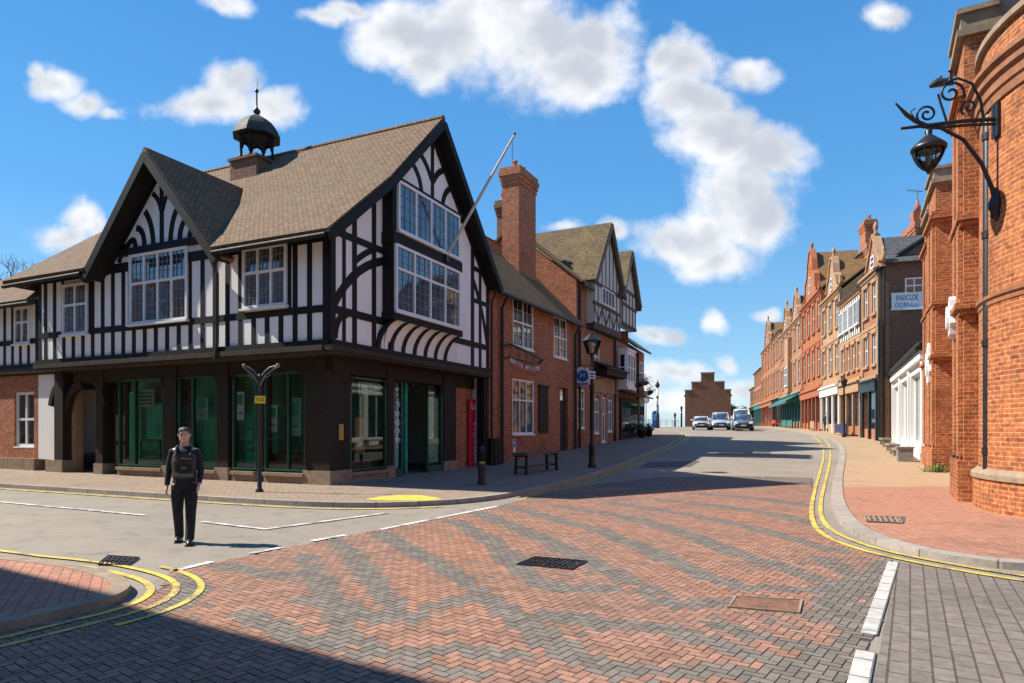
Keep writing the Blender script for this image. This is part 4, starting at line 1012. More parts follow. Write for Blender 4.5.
def build_brick_house():
    uA = FD.u(489); uE = 10.1
    root = thing('brick_house', tuple(FD.P(uA, 0, 0)), 'red brick house with white sash windows and tall chimney beside the timbered building', 'house')
    ze, zr, dep = 7.85, 12.1, 8.4
    W = [pxwin(FD, (513, 295), (533.5, 350), 0, (533, 302), (513, 347)), pxwin(FD, (553.7, 315), (567, 360), 0, (567, 320))]
    Wg = pxwin(FD, (512.5, 378), (534, 434), 0, (534, 381.5), (512.5, 434.5)); Dr = pxwin(FD, (560, 387.5), (567, 450), 0)
    Dr = (Dr[0], Dr[1] + .15, G(33) + PH, Dr[3])
    w = MB(); z0 = 0.0
    wall_open(w, FD, uA, uE, z0, ze, 0, W + [Wg, Dr]); body(w, FD, uA, uE, z0, ze, dep, zr)
    w.build('brick_wall', M['brick'], root)
    for a in W: window(FD, *a, -.10, root, lights=2, transom=.5, lead=(2, 2), fw=.09, gmat=M['glass'])
    window(FD, *Wg, -.10, root, lights=3, transom=.62, lead=(1, 1), fw=.09)
    d = MB(); d.box(FD, Dr[0], Dr[1], -.2, -.14, Dr[2], Dr[3] - .75); d.box(FD, Dr[0], Dr[1], -.2, -.13, Dr[3] - .75, Dr[3] - .65); do = d.build('door', M['timberbrown'], root)
    q = MB(); q.box(FD, Dr[0] + .1, Dr[1] - .1, -.19, -.16, Dr[3] - .65, Dr[3] - .06); q.build('fanlight', M['glass'], do)
    # soldier course lintels
    for a in W + [Wg, Dr]: l = MB(); l.box(FD, a[0] - .12, a[1] + .12, -.05, .025, a[3] + .003, min(a[3] + .26, ze - .12)); l.build('lintel', M['redstone'], root)
    r = MB(); gable_roof_parallel(r, FD, uA - .1, uE + .02, ze, zr, dep, .42); ro = r.build('roof', M['darktile'], root)
    q = MB(); q.tube([FD.P(uA - .1, -dep / 2, zr + .12), FD.P(uE, -dep / 2, zr + .12)], .13, 8); q.build('ridge_tile', M['mosstile'], ro)
    g = MB(); g.tube([FD.P(uA + .1, .5, ze - .38), FD.P(uE, .5, ze - .4)], .09, 8); g.build('gutter', M['iron'], root)
    g = MB(); u = FD.u(502, .12); g.tube([FD.P(u, .42, ze - .4), FD.P(u, .14, ze - .9), FD.P(u, .14, G(28) + PH)], .075, 8); g.build('downpipe', M['iron'], root)
    g = MB(); u = FD.u(575, .1); g.tube([FD.P(u, .42, ze - .4), FD.P(u, .14, ze - .9), FD.P(u, .14, G(36))], .075, 8); g.build('downpipe', M['iron'], root)
    # tall chimney in the front slope
    a = FD.px(507.5, 268, -1.9); b = FD.px(536, 268, -1.9)
    zt = FD.px(523, 167, -1.9)[1]
    chimney(FD, (a[0] + b[0]) / 2 + .85, -2.5, (b[0] - a[0]) * .62, 1.0, 8.2, zt, M['brick'], ro, 2)
    # plaque board between window and door
    p = MB(); a = pxwin(FD, (539, 387), (548, 433), .05); p.box(FD, a[0], a[1], .003, .07, a[2], a[3]); p.box(FD, a[0] - .05, a[1] + .05, .003, .12, a[3], a[3] + .12); p.build('wooden_shutter', M['timberbrown'], root)
    return root
bh = build_brick_house()

def build_gable_house():
    u0 = 10.13; u1 = 17.0
    root = thing('gabled_house', tuple(FD.P(u0, 0, 0)), 'taller brick house with timbered front gable and dark canopy over arched cream windows', 'house')
    zb = .3; ze = 10.2; 
    w = MB()
    wa = pxwin(FD, (577.5, 389), (584, 430), 0); wa = (wa[0], wa[1] + .1, wa[2] + .1, wa[3])
    wu = pxwin(FD, (592, 343), (599.5, 370), 0)
    arches = [(13.0, 14.0, 1.5, 3.6), (14.35, 15.25, G(40) + .2, 3.75), (15.6, 16.6, 1.6, 3.65)]
    wall_open(w, FD, u0, u1, zb - .3, ze, 0, [wa, wu] + arches)
    # side wall facing the junction rises above the neighbour's roof
    h = 4.0; zr = 13.6
    for u in (u0 + .001, u1): w.face([FD.P(u, 0, 0), FD.P(u, -8.2, 0), FD.P(u, -8.2, ze), FD.P(u, -4.1, zr - .2), FD.P(u, 0, ze)])
    w.face([FD.P(u0, -8.2, 0), FD.P(u1, -8.2, 0), FD.P(u1, -8.2, ze), FD.P(u0, -8.2, ze)])
    w.build('brick_wall', M['brick'], root)
    window(FD, *wa, -.1, root, lights=2, transom=.5, lead=(1, 2), fw=.09); window(FD, *wu, -.1, root, lights=2, transom=.5, lead=(1, 2), fw=.09)
    for a in arches:
        window(FD, *a, -.1, root, lights=2, transom=.62, lead=(1, 1), fw=.10)
        s_ = MB(); cx_ = (a[0] + a[1]) / 2; r_ = (a[1] - a[0]) / 2 + .12
        s_.strip(FD, [(a[0] - .12, a[2])] + arc((cx_, a[3] - .15), r_, 180, 0, 10, .8) + [(a[1] + .12, a[2])], .24, -.05, .07); s_.build('arch_surround', M['cream'], root)
    # roof: main ridge parallel, front gable jettied
    r = MB(); gable_roof_parallel(r, FD, u0 - .15, 12.2, ze, zr, 8.2, .35)
    gc, hw, za, zf_ = 14.3, 2.6, 14.3, 10.6
    P = lambda u, n, z: FD.P(u, n, z)
    r.slab([P(gc, .75, za), P(gc, -8, za), P(gc - hw - .3, -8, zf_ - .35), P(gc - hw - .3, .75, zf_ - .35)], .13); r.slab([P(gc, .75, za), P(gc, -8, za), P(gc + hw + .3, -8, zf_ - .35), P(gc + hw + .3, .75, zf_ - .35)], .13)
    ro = r.build('roof', M['mosstile'], root)
    g = MB(); g.prism(FD, [(gc - hw, 7.9), (gc + hw, 7.9), (gc + hw, zf_), (gc, za - .1), (gc - hw, zf_)], .003, .45); g.build('plaster_gable', M['shadedplaster'], root)
    t = MB()
    for k in range(8):
        u = gc - hw + .1 + k * (2 * hw - .2) / 7; t.box(FD, u - .06, u + .06, .40, .47, 7.95, min(za - .3, zf_ + (1 - abs(u - gc) / hw) * (za - zf_)) - .1)
    for z in (7.9, 9.1, 10.3): t.box(FD, gc - hw, gc + hw, .40, .50, z - .1, z + .1)
    for k in range(7):
        u = gc - hw + .1 + k * (2 * hw - .2) / 7; e = (2 * hw - .2) / 7; t.strip(FD, [(u, 8.0), (u + e, 9.0)] if k % 2 else [(u, 9.0), (u + e, 8.0)], .12, .40, .485)
    bb = MB(); bb.strip(FD, [(gc, za - .05), (gc - hw - .3, zf_ - .42)], .24, .66, .80); bb.strip(FD, [(gc, za - .05), (gc + hw + .3, zf_ - .42)], .24, .66, .803); bb.build('bargeboard', M['bargebrown'], root)
    t.box(FD, gc - hw - .05, gc + hw + .05, .0, .5, 7.6, 7.8)
    t.build('timber_frame', M['palebrown'], root)
    aw = window(FD, gc - 1.2, gc + 1.2, 9.25, 10.25, .46, root, lights=4, lead=(2, 3), fw=.07, name='attic_window')
    o = MB(); o.box(FD, 12.8, 16.9, .003, .9, 5.0, 5.35); o.poly([P(12.6, .003, 5.75), P(17.0, .003, 5.75), P(17.0, 1.05, 5.30), P(12.6, 1.05, 5.30)], (0, 0, .12)); o.build('canopy', M['timberbrown'], root)
    o = MB(); o.box(FD, 12.8, 16.9, .01, .12, 4.0, 4.95); o.build('fascia', M['cream'], root)
    g = MB(); g.tube([P(u0 - .05, .45, ze - .35), P(11.8, .45, ze - .37)], .09, 8); g.build('gutter', M['iron'], root)
    for u in (u0 + .25, 16.9):
        g = MB(); g.tube([P(u, .12, ze - .4), P(u, .12, G(FD.P(u, 0, 0).y))], .08, 8); g.build('downpipe', M['iron'], root)
    chimney(FD, 11.2, -5.2, .55, .5, 12.0, 15.6, M['darkbrick'], ro, 1)
    # verge coping of the side wall
    v = MB(); v.strip(Fr(FD.P(u0, 0, 0).to_2d(), -FD.n, -FD.d), [(-.35, ze - .2), (4.1, zr + .1)], .14, -.05, .1); v.build('verge_board', M['palestone'], root)
    return root
build_gable_house()

def build_end_house():
    u0 = 17.05; u1 = 23.0
    root = thing('corner_shop_house', tuple(FD.P(u0, 0, 0)), 'narrow house with small dark gable, white bay window and low tiled roof', 'house')
    F = Fr(FD.P(u0, 0, 0).to_2d(), (.46, 1.0)); L = u1 - u0; zb = .6
    w = MB(); wall_open(w, F, 0, L + 2.4, 0, 7.6, 0, [(4.0, 5.0, 5.2, 6.8)])
    body(w, F, 0, L + 2.4, 0, 7.6, 8, 10.4); body(w, F, 0, 3.6, 7.6, 8.7, 8); w.build('brick_wall', M['brick'], root)
    window(F, 4.0, 5.0, 5.2, 6.8, -.1, root, lights=2, transom=.5, lead=(1, 2), fw=.09)
    # jettied gable
    gc, hw = 1.7, 2.1
    g = MB(); g.prism(F, [(gc - hw + .5, 8.6), (gc + hw, 8.6), (gc + hw, 11.0), (gc, 13.5), (gc - hw + .5, 11.4)], .003, .5); g.build('plaster_gable', M['shadedplaster'], root)
    bb = MB(); bb.strip(F, [(gc, 13.6), (gc - hw - .2, 10.4)], .24, .72, .86); bb.strip(F, [(gc, 13.6), (gc + hw + .25, 10.3)], .24, .72, .863); bb.build('bargeboard', M['bargebrown'], root); t = MB()
    for z in (8.7, 10.0, 11.0): t.box(F, gc - hw + .5, gc + hw, .45, .55, z - .1, z + .1)
    for k in range(5): t.box(F, gc - hw + .6 + k * .85 - .07, gc - hw + .6 + k * .85 + .07, .45, .53, 8.8, 11.0)
    t.build('timber_frame', M['palebrown'], root)
    r = MB(); r.slab([F.P(gc, .8, 13.7), F.P(gc, -7, 13.7), F.P(gc - hw - .3, -7, 10.2), F.P(gc - hw - .3, .8, 10.2)], .13); r.slab([F.P(gc, .8, 13.7), F.P(gc, -7, 13.7), F.P(gc + hw + .3, -7, 10.1), F.P(gc + hw + .3, .8, 10.1)], .13)
    r.slab([F.P(3.7, .5, 7.5), F.P(L + 2.5, .5, 7.5), F.P(L + 2.5, -3.6, 10.5), F.P(3.7, -3.6, 10.5)], .13); r.slab([F.P(3.7, -8.3, 7.5), F.P(L + 2.5, -8.3, 7.5), F.P(L + 2.5, -3.6, 10.5), F.P(3.7, -3.6, 10.5)], .13)
    r.build('roof', M['mosstile'], root)
    b = MB(); b.box(F, .9, 3.0, .003, .6, 4.6, 7.0); b.box(F, .8, 3.1, .003, .7, 7.0, 7.15); b.box(F, .8, 3.1, .003, .7, 4.4, 4.6); bo = b.build('bay', M['white'], root)
    for k in range(3): window(F, .95 + k * .68, 1.60 + k * .68, 4.95, 6.8, .6, root, lights=1, transom=.5, lead=(1, 1), fw=.08, sill=False)
    sd = MB(); Fs = Fr(F.P(.9, 0, 0).to_2d(), F.n, -F.d); 
    window(Fs, .08, .55, 4.95, 6.8, .0, root, lights=1, transom=.5, lead=(1, 1), fw=.08, sill=False)
    s_ = MB(); s_.box(F, 1.2, 6.0, -.1, .12, 1.0, 3.9); s_.build('shopfront', M['timber'], root)
    s_ = MB(); s_.box(F, 1.5, 5.7, .122, .135, 1.6, 3.6); s_.build('shop_window', M['glass'], root)
    s_ = MB(); s_.poly([F.P(1.0, .1, 4.25), F.P(6.2, .1, 4.25), F.P(6.2, 1.2, 3.95), F.P(1.0, 1.2, 3.95)], (0, 0, .1)); s_.build('canopy', M['timberbrown'], root)
    t = MB(); t.box(F, 6.3, 8.2, .003, .5, 4.3, 4.6); t.box(F, 6.35, 8.2, .003, .08, 1.4, 4.0); t.build('shopfront', M['palestone'], root)
    t = MB(); t.box(F, 6.6, 8.0, .081, .1, 1.9, 3.7); t.build('shop_window', M['glass'], root)
    window(F, 6.6, 7.6, 5.2, 6.8, .0, root, lights=2, transom=.5, lead=(1, 1), fw=.09)
    t = MB(); t.tube([F.P(6.1, .1, 7.4), F.P(6.1, .1, 1.3)], .08, 8); t.build('downpipe', M['iron'], root)
    return F
FE = build_end_house()
# ------------------------------------------------------------------ right side: turret hall, white shopfront, terrace
RA, RB_, RC, RD = Vector((9.96, 13.7)), Vector((16.05, 24.5)), Vector((18.1, 28.5)), Vector((25.2, 43.0))
def Lf(a, b): d = (b - a).normalized(); return Fr(a, d, (-d.y, d.x))
FR1 = Lf(RA, RB_ + (RC - RB_) * .0)
FR1b = Lf(RB_, RC); FR2 = Lf(RC, RD)
RO = Vector((24.3, 43.0)); FR = Fr(RO, (.281, 1.0), (-1.0, .281))
def build_hall():
    root = thing('brick_hall', (RA.x, RA.y, 0), 'orange brick hall with a round corner turret, banded cornice and tall buttress piers', 'building')
    TC = Vector((13.0, 12.0)); TR = 3.55
    def cyl(mb, r0, r1, z0, z1, a0=60, a1=330, k=60, m=0):
        vs = []; fs = []; uvs = []
        for i in range(k + 1):
            a = R(a0 + (a1 - a0) * i / k); c = Vector((math.cos(a), math.sin(a)))
            vs += [(TC.x + c.x * r0, TC.y + c.y * r0, z0), (TC.x + c.x * r1, TC.y + c.y * r1, z1)]
        for i in range(k):
            fs.append((2 * i, 2 * i + 2, 2 * i + 3, 2 * i + 1)); s0, s1 = [-R(a0 + (a1 - a0) * j / k) * TR for j in (i, i + 1)]; uvs.append([(s0, z0), (s1, z0), (s1, z1 + abs(r1 - r0)), (s0, z1 + abs(r1 - r0))])
        mb.mesh(vs, fs, m, True, uvs)
    t = MB(); cyl(t, TR + .02, TR, .9, 8.45); cyl(t, TR - .02, TR - .02, 8.45, 9.55); t.build('turret_wall', M['orange'], root)
    t = MB()
    for (z0, r0, z1, r1) in ((-.1, TR + .12, .78, TR + .12),): cyl(t, r0, r1, z0, z1)
    t.build('turret_plinth', M['orange'], root)
    prof = [(TR + .0, .70), (TR + .16, .72), (TR + .16, .82), (TR + .02, .93)]
    def ring(name, prof, mat):
        q = MB()
        for (r0, z0), (r1, z1) in zip(prof, prof[1:]): cyl(q, r0, r1, z0, z1)
        return q.build(name, mat, root)
    ring('plinth_moulding', prof, M['stone'])
    zs = EYE + (430 - 296) * 12.9 / 650
    ring('string_course', [(TR, zs - .16), (TR + .03, zs - .15), (TR + .03, zs - .06), (TR + .07, zs - .03), (TR + .07, zs + .04), (TR, zs + .07)], M['brownstone'])
    ring('cornice', [(TR, 8.12), (TR + .04, 8.14), (TR + .05, 8.3), (TR + .09, 8.34), (TR + .09, 8.5), (TR + .16, 8.57), (TR + .16, 8.7), (TR + .24, 8.77), (TR + .24, 8.86), (TR - .05, 9.0)], M['brownstone'])
    ring('parapet_coping', [(TR - .4, 9.5), (TR + .08, 9.5), (TR + .08, 9.62), (TR - .4, 9.68)], M['stone'])
    # windows round the far side keep their place out of the picture; a rusty hanging pipe and cracks stay on the wall
    # straight wall between the piers
    w = MB(); L1 = (RB_ - RA).length
    w.box(FR1, .4, L1 + .2, -4, -.75, 0, 10.6); w.build('brick_wall', M['orange'], root)
    def pier(F, u0, u1, n0, n1, ztop, parent=root):
        p = MB()
        p.box(F, u0, u1, n0, n1, .0, ztop)
        for k in (0, 1): p.box(F, u0 + (u1 - u0) * (.10 + .50 * k), u0 + (u1 - u0) * (.40 + .5 * k), n1 - .1, n1 + .09, 1.1, ztop - 1.6)
        p.box(F, u0 - .06, u1 + .06, n0, n1 + .12, -.1, 1.0)
        po = p.build('pier', M['orange'], parent)
        for (z, e) in ((4.3, .10), (4.42, .18), (4.54, .08), (6.3, .08), (6.42, .14), (ztop - 1.5, .1), (ztop - 1.36, .2), (ztop - 1.2, .14)): b = MB(); b.box(F, u0 - e, u1 + e, n0, n1 + e, z, z + .125); b.build('pier_band', M['orange'], po)
        c = MB(); c.box(F, u0 - .1, u1 + .1, n0, n1 + .14, ztop, ztop + .16); c.box(F, u0 - .05, u1 + .05, n0, n1 + .06, ztop + .163, ztop + .5); c.box(F, u0 - .12, u1 + .12, n0, n1 + .15, ztop + .503, ztop + .62); c.build('pier_cap', M['stone'], po)
        return po
    za = 10.55
    pier(FR1, .95, 2.7, -1.2, .27, za)
    zb = EYE + (430 - 178) * 25.5 / 650
    pier(FR1b, -.1, 2.1, -1.6, .08, zb - .6); pier(FR1b, 2.4, 4.4, -1.3, .02, zb - 1.0)
    q = MB(); q.box(FR1b, -.1, 4.4, -6, -1.3, 0, zb - .8); q.build('brick_wall', M['orange'], root)
    # arched recess panel and pale crests on the piers
    for (F, u, z, s_) in ((FR1, 2.0, EYE + (430 - 316) * 15.4 / 650, .30), (FR1b, .9, EYE + (430 - 364) * 25 / 650, .5)):
        c = MB(); nn = .37 if F is FR1 else .15
        c.prism(F, [(u + math.cos(R(a)) * s_ * (.8 + .2 * (i % 2)), z + math.sin(R(a)) * s_ * 1.7 * (.8 + .2 * (i % 2))) for i, a in enumerate(range(0, 360, 18))], nn - .06, nn + .10)
        c.prism(F, [(u + math.cos(R(a)) * s_ * .5, z + math.sin(R(a)) * s_ * .9) for a in range(0, 360, 30)], nn + .10, nn + .16); c.build('carved_crest', M['signwhite'], root)
    # gargoyle stub high on the near pier
    g = MB(); p = FR1.P(2.5, .34, za - .22); e = FR1.n.to_3d()
    g.tube([p, p + e * .15, p + e * .32 + Vector((0, 0, .03)), p + e * .5 + Vector((0, 0, -.02))], [.12, .09, .11, .05], 10); g.tube([p + e * .3 + Vector((0, 0, .08)), p + e * .24 + Vector((0, 0, .18))], [.04, .02], 6); g.build('gargoyle', M['iron'], root)
    # white chimney and tarred drum on the roof
    c = MB(); c.box(FR1, 1.2, 2.4, -1.6, -.6, za + .6, za + 2.2); c.build('white_chimney', M['whitewall'], root)
    c = MB(); p = FR1.P(.5, -.9, 0); c.lathe(p, [(.5, 9.4), (.55, za + .3), (.62, za + .6), (.62, za + .75), (.3, za + 1.1)], 16); c.build('vent_drum', M['iron'], root)
    # rain pipes
    g = MB(); p = TC + Vector((math.cos(R(148)), math.sin(R(148)))) * (TR + .1)
    pp = Vector(((987 - 512) / 650 * 13.35, 13.35)); pp += Vector((-.06, -.10)); g.tube([(pp.x + .15, pp.y, 8.4), (pp.x, pp.y - .02, 8.0), (pp.x, pp.y - .02, .05)], .095, 12)
    for z in (1.2, 3.4, 5.6, 7.6): g.tube([(pp.x, pp.y - .02, z), (pp.x, pp.y - .02, z + .14)], .115, 12)
    g.build('rain_pipe', M['iron'], root)
    return TC, TR
TC, TR = build_hall()

def wall_lamp():
    a = math.atan2(12.75 - TC.y, 9.53 - TC.x); out = Vector((math.cos(a), math.sin(a), 0)); side = Vector((-out.y, out.x, 0))
    base = Vector((TC.x + out.x * TR, TC.y + out.y * TR, 0))
    zA = EYE + (430 - 119) * 12.75 / 650
    t = thing('wall_lantern', tuple(base + Vector((0, 0, zA))), 'ornate black iron bracket lantern with scrolls on the round brick turret', 'lamp')
    P = lambda o, z, s_=0: base + out * o + side * s_ + Vector((0, 0, zA + z))
    b = MB()
    b.tube([P(-.1, 0), P(.6, .02), P(1.2, .0), P(1.72, -.02)], [.042, .038, .036, .028], 10)
    b.tube([P(-.1, -.10), P(.5, -.07), P(1.2, -.06)], .03, 8)
    b.tube([P(.02, -1.75), P(.1, -1.35), P(.28, -.85), P(.6, -.35), P(1.0, -.08), P(1.35, -.03)], [.05, .042, .038, .036, .032, .022], 10)
    b.lathe(P(.03, 0) - Vector((0, 0, zA)), [(.02, zA - 2.0), (.09, zA - 1.92), (.09, zA - 1.82), (.13, zA - 1.75), (.13, zA - 1.62), (.08, zA - 1.5), (.05, zA - 1.35)], 12)
    b.box(Fr(base.to_2d(), side.to_2d(), out.to_2d()), -.12, .12, -.05, .06, zA - .35, zA + .28)
    b.tube([P(1.25, 0), P(1.45, .10), P(1.62, .25), P(1.82, .50)], [.035, .042, .040, .016], 8); b.tube([P(1.45, .10), P(1.56, .30), P(1.46, .36)], [.024, .02, .012], 8)
    b.build('bracket', M['iron'], t)
    def spiral(c, r0, turns, a0, dirn=1, k=40): return [P(c[0] + r0 * (1 - .82 * i / k) * math.cos(a0 + dirn * 2 * math.pi * turns * i / k), c[1] + r0 * (1 - .82 * i / k) * math.sin(a0 + dirn * 2 * math.pi * turns * i / k)) for i in range(k + 1)]
    s_ = MB()
    s_.tube(spiral((1.25, .22), .2, 1.6, -1.3, 1), .022, 6); s_.tube(spiral((.82, .60), .24, 1.5, -2.6, -1), .024, 6)
    s_.tube([P(.25, .05), P(.3, .4), P(.45, .75), P(.7, .88), P(.95, .8)], .024, 6); s_.tube(spiral((.5, .28), .16, 1.3, -1.0, 1), .02, 6); s_.tube([P(.84, .84), P(.82, 1.0), P(.84, 1.05)], [.03, .02, .04], 6); s_.tube([P(.9, .05), P(1.0, .4), P(1.05, .6)], .022, 6)
    s_.build('scrollwork', M['iron'], t)
    lx = 1.22
    l = MB(); c = P(lx, 0) - Vector((0, 0, zA)); z = zA - .02
    l.lathe(c, [(.03, z), (.04, z - .06), (.07, z - .10), (.055, z - .18), (.13, z - .24), (.28, z - .38), (.32, z - .43), (.32, z - .48), (.28, z - .50)], 16)
    lo = l.build('lantern_cap', M['iron'], t)
    g = MB(); g.lathe(c, [(.275, z - .50), (.25, z - .60), (.18, z - .74), (.10, z - .84), (.035, z - .88)], 16); g.build('lantern_glass', M['lanternglass'], t)
    r_ = MB()
    for k in range(8):
        aa = k * math.pi / 4; cc = lambda r2, zz: Vector((c.x + r2 * math.cos(aa), c.y + r2 * math.sin(aa), zz))
        r_.tube([cc(.285, z - .50), cc(.26, z - .60), cc(.19, z - .74), cc(.11, z - .84), cc(.04, z - .89)], .014, 6)
    r_.lathe(c, [(.03, z - .87), (.045, z - .92), (.01, z - .97)], 8); r_.build('lantern_cage', M['iron'], t)
    bb = MB(); bb.lathe(c, [(.02, z - .55), (.03, z - .6), (.045, z - .68), (.03, z - .76), (.01, z - .78)], 10); bb.build('lamp_bulb', M['lead'], t)
wall_lamp()

def build_shopfront():
    F = FR2; L = (RD - RC).length - .3
    root = thing('white_shopfront', tuple(F.P(0, 0, 0)), 'low white painted shopfront with three tall windows under a dark lean-to roof', 'shop')
    zt = EYE + (430 - 350) * 29.5 / 650
    bays = [(.9 + i * (L - 1.0) / 3 + .25, .9 + (i + 1) * (L - 1.0) / 3 - .25) for i in range(3)]
    ops = [(a, b, 1.05, zt - .9) for a, b in bays]
    w = MB(); wall_open(w, F, 0, L, 0.0, zt, 0, ops, .35); body(w, F, 0, L, 0, zt, 5); w.build('white_wall', M['whitewall'], root)
    for (a, b, c, d) in ops:
        f = MB(); f.box(F, a, b, -.3, -.2, c, c + .1); f.box(F, a, b, -.3, -.2, d - .1, d)
        for k in range(4): x = a + (b - a - .08) * k / 3; f.box(F, x, x + .08, -.3, -.203, c + .1, d - .1)
        fo = f.build('shop_window', M['white'], root); g = MB(); g.face([F.P(a, -.25, c), F.P(b, -.25, c), F.P(b, -.25, d), F.P(a, -.25, d)]); out_pane(g, M['shopglass'], fo, F)
        bl = MB(); bl.box(F, a, b, -.50, -.46, c, d); bl.build('window_blind', simple('grey green blind', (.33, .36, .31), .7, 0, .12, 2), root)
    p = MB()
    for u in [.3] + [b + .25 for a, b in bays]: p.box(F, u - .22, u + .22, .003, .12, .1, zt - .5); 
    p.box(F, 0, L, .003, .20, zt - .5, zt - .12); p.build('pilaster', M['whitewall'], root)
    c = MB(); c.box(F, -.05, L, -.1, .35, zt - .115, zt + .06); c.box(F, -.05, L, -.1, .22, zt + .063, zt + .2); c.build('cornice', M['timber'], root)
    r = MB(); r.slab([F.P(0, .2, zt + .15), F.P(L, .2, zt + .15), F.P(L, -5, zt + 2.6), F.P(0, -5, zt + 2.6)], .12); r.build('roof', M['slate'], root)
    return F, L
FS, LS = build_shopfront()

def terrace_house(label, y0, y1, wall, floors, ztop, bays, roof, gable=None, trim='palestone', shop='timber', name='terrace_house', depth=9.0, zr=None, awn=None, chims=(), bay_window=False, parapet=False, white_upper=False, shopglass_mat='glass'):
    """one house of the right-hand terrace; y0..y1 are its limits along the street"""
    k = FR.d.y; u0, u1 = (y0 - RO.y) / k, (y1 - RO.y) / k - .03
    F = FR; zb = G((y0 + y1) / 2) + PH - .02; L = u1 - u0
    root = thing(name, tuple(F.P(u0, 0, zb)), label, 'house', 'houses in the right-hand terrace')
    z1 = zb + 4.2; fh = (ztop - z1) / floors; ops = []; wn = []
    for fl in range(floors):
        for b in range(bays):
            c = u0 + L * (b + .5) / bays; ww = min(1.25, L / bays * .5); za = z1 + fl * fh + fh * .26; zc = z1 + fl * fh + fh * .86
            ops.append((c - ww / 2, c + ww / 2, za, zc))
    shop_op = (u0 + .45, u1 - .45, zb + .7, zb + 3.2)
    w = MB(); wall_open(w, F, u0, u1, zb - .6, ztop, 0, ops + [shop_op], .2); zr = zr or ztop + 3.2
    body(w, F, u0, u1, zb - .6, ztop, depth, zr if not parapet else None); w.build('front_wall', M[wall], root)
    for o in ops: window(F, *o, -.13, root, lights=2 if o[1] - o[0] > .9 else 1, transom=.55, lead=(1, 1), fw=.08, sill=False, mat=M['white'])
    for o in ops:
        t = MB()
        t.box(F, o[0] - .14, o[1] + .14, -.02, .12, o[3] + .002, o[3] + .30); t.box(F, o[0] - .16, o[1] + .16, -.02, .16, o[2] - .18, o[2] - .002)
        t.box(F, o[0] - .13, o[0] - .003, -.02, .07, o[2], o[3]); t.box(F, o[1] + .003, o[1] + .13, -.02, .07, o[2], o[3])
        t.build('window_surround', M[trim], root)
    s_ = MB()
    for fl in range(floors + 1):
        z = z1 + fl * fh; e = .22 if fl in (0, floors) else .12
        s_.box(F, u0, u1, -.05, e, z - .12, z + .10); s_.box(F, u0, u1, -.05, e * .6, z - .28, z - .123)
        if fl == floors: s_.box(F, u0, u1, -.05, .36, z + .103, z + .26)
    for u in (u0 + .16, u1 - .16): s_.box(F, u - .16, u + .16, -.05, .10, z1 + .11, ztop - .3)
    s_.build('string_course', M[trim], root)
    # shopfront
    p = MB(); p.box(F, u0 + .1, u1 - .1, .003, .28, zb + 3.25, zb + 3.95); p.box(F, u0 + .05, u1 - .05, .003, .42, zb + 3.953, zb + 4.06)
    np_ = max(2, int(L / 2.2))
    for q in range(np_ + 1):
        u = u0 + .3 + (L - .6) * q / np_; p.box(F, u - .14, u + .14, .003, .16, zb - .3, zb + 3.248)
    po = p.build('shopfront', M[shop], root)
    q = MB(); q.face([F.P(shop_op[0], -.15, shop_op[2]), F.P(shop_op[1], -.15, shop_op[2]), F.P(shop_op[1], -.15, shop_op[3]), F.P(shop_op[0], -.15, shop_op[3])]); out_pane(q, M[shopglass_mat], po, F)
    if gable:
        for (c, hw, za, shape) in gable:                     # parapet gables standing on the front wall
            cu = u0 + L * c; g = MB(); pts = [(cu - hw, ztop + .26)]
            if shape == 'dutch': pts += [(cu - hw, ztop + .9), (cu - hw * .8, ztop + 1.0), (cu - hw * .72, ztop + (za - ztop) * .45), (cu - hw * .45, ztop + (za - ztop) * .55), (cu - hw * .34, ztop + (za - ztop) * .8), (cu - hw * .12, za), (cu, za)]
            else: pts += [(cu - hw * .92, ztop + .6), (cu, za)]
            pts += [(2 * cu - a, b) for a, b in reversed(pts[:-1])]
            g.prism(F, pts, -.35, .0); go = g.build('gable', M[wall], root)
            cp = MB(); cp.strip(F, pts[1:-1], .2, -.42, .12); cp.lathe(F.P(cu, -.15, 0), [(.14, za), (.16, za + .15), (.08, za + .25), (.14, za + .45), (.18, za + .6), (.12, za + .78), (.02, za + .95)], 10)
            for sg in (-1, 1): cp.lathe(F.P(cu + sg * hw, -.15, 0), [(.14, ztop + .5), (.16, ztop + 1.0), (.07, ztop + 1.1), (.12, ztop + 1.3), (.02, ztop + 1.6)], 8)
            cp.build('coping', M[trim], go)
            gh = za - ztop; window(F, cu - .45, cu + .45, ztop + gh * .2, ztop + gh * .5, .003, root, lights=1, transom=.5, lead=(1, 1), fw=.09, sill=False, name='attic_window')
            r2 = MB(); r2.slab([F.P(cu, -.35, za - .3), F.P(cu, -depth / 2, za - .3), F.P(cu - hw, -depth / 2, ztop + .4), F.P(cu - hw, -.35, ztop + .4)], .12); r2.slab([F.P(cu, -.35, za - .3), F.P(cu, -depth / 2, za - .3), F.P(cu + hw, -depth / 2, ztop + .4), F.P(cu + hw, -.35, ztop + .4)], .12); r2.build('gable_roof', M[roof], go)
    r = MB(); gable_roof_parallel(r, F, u0, u1, ztop + .3, zr, depth, .15 if gable else .4, .12); ro = r.build('roof', M[roof], root)
    for (c, zc, ww) in chims: chimney(F, u0 + L * c, -depth / 2 + .4, ww, .9, ztop + 1, zc, M['pinkbrick' if wall in ('cream', 'tanbrick') else 'brick'], ro, 3)
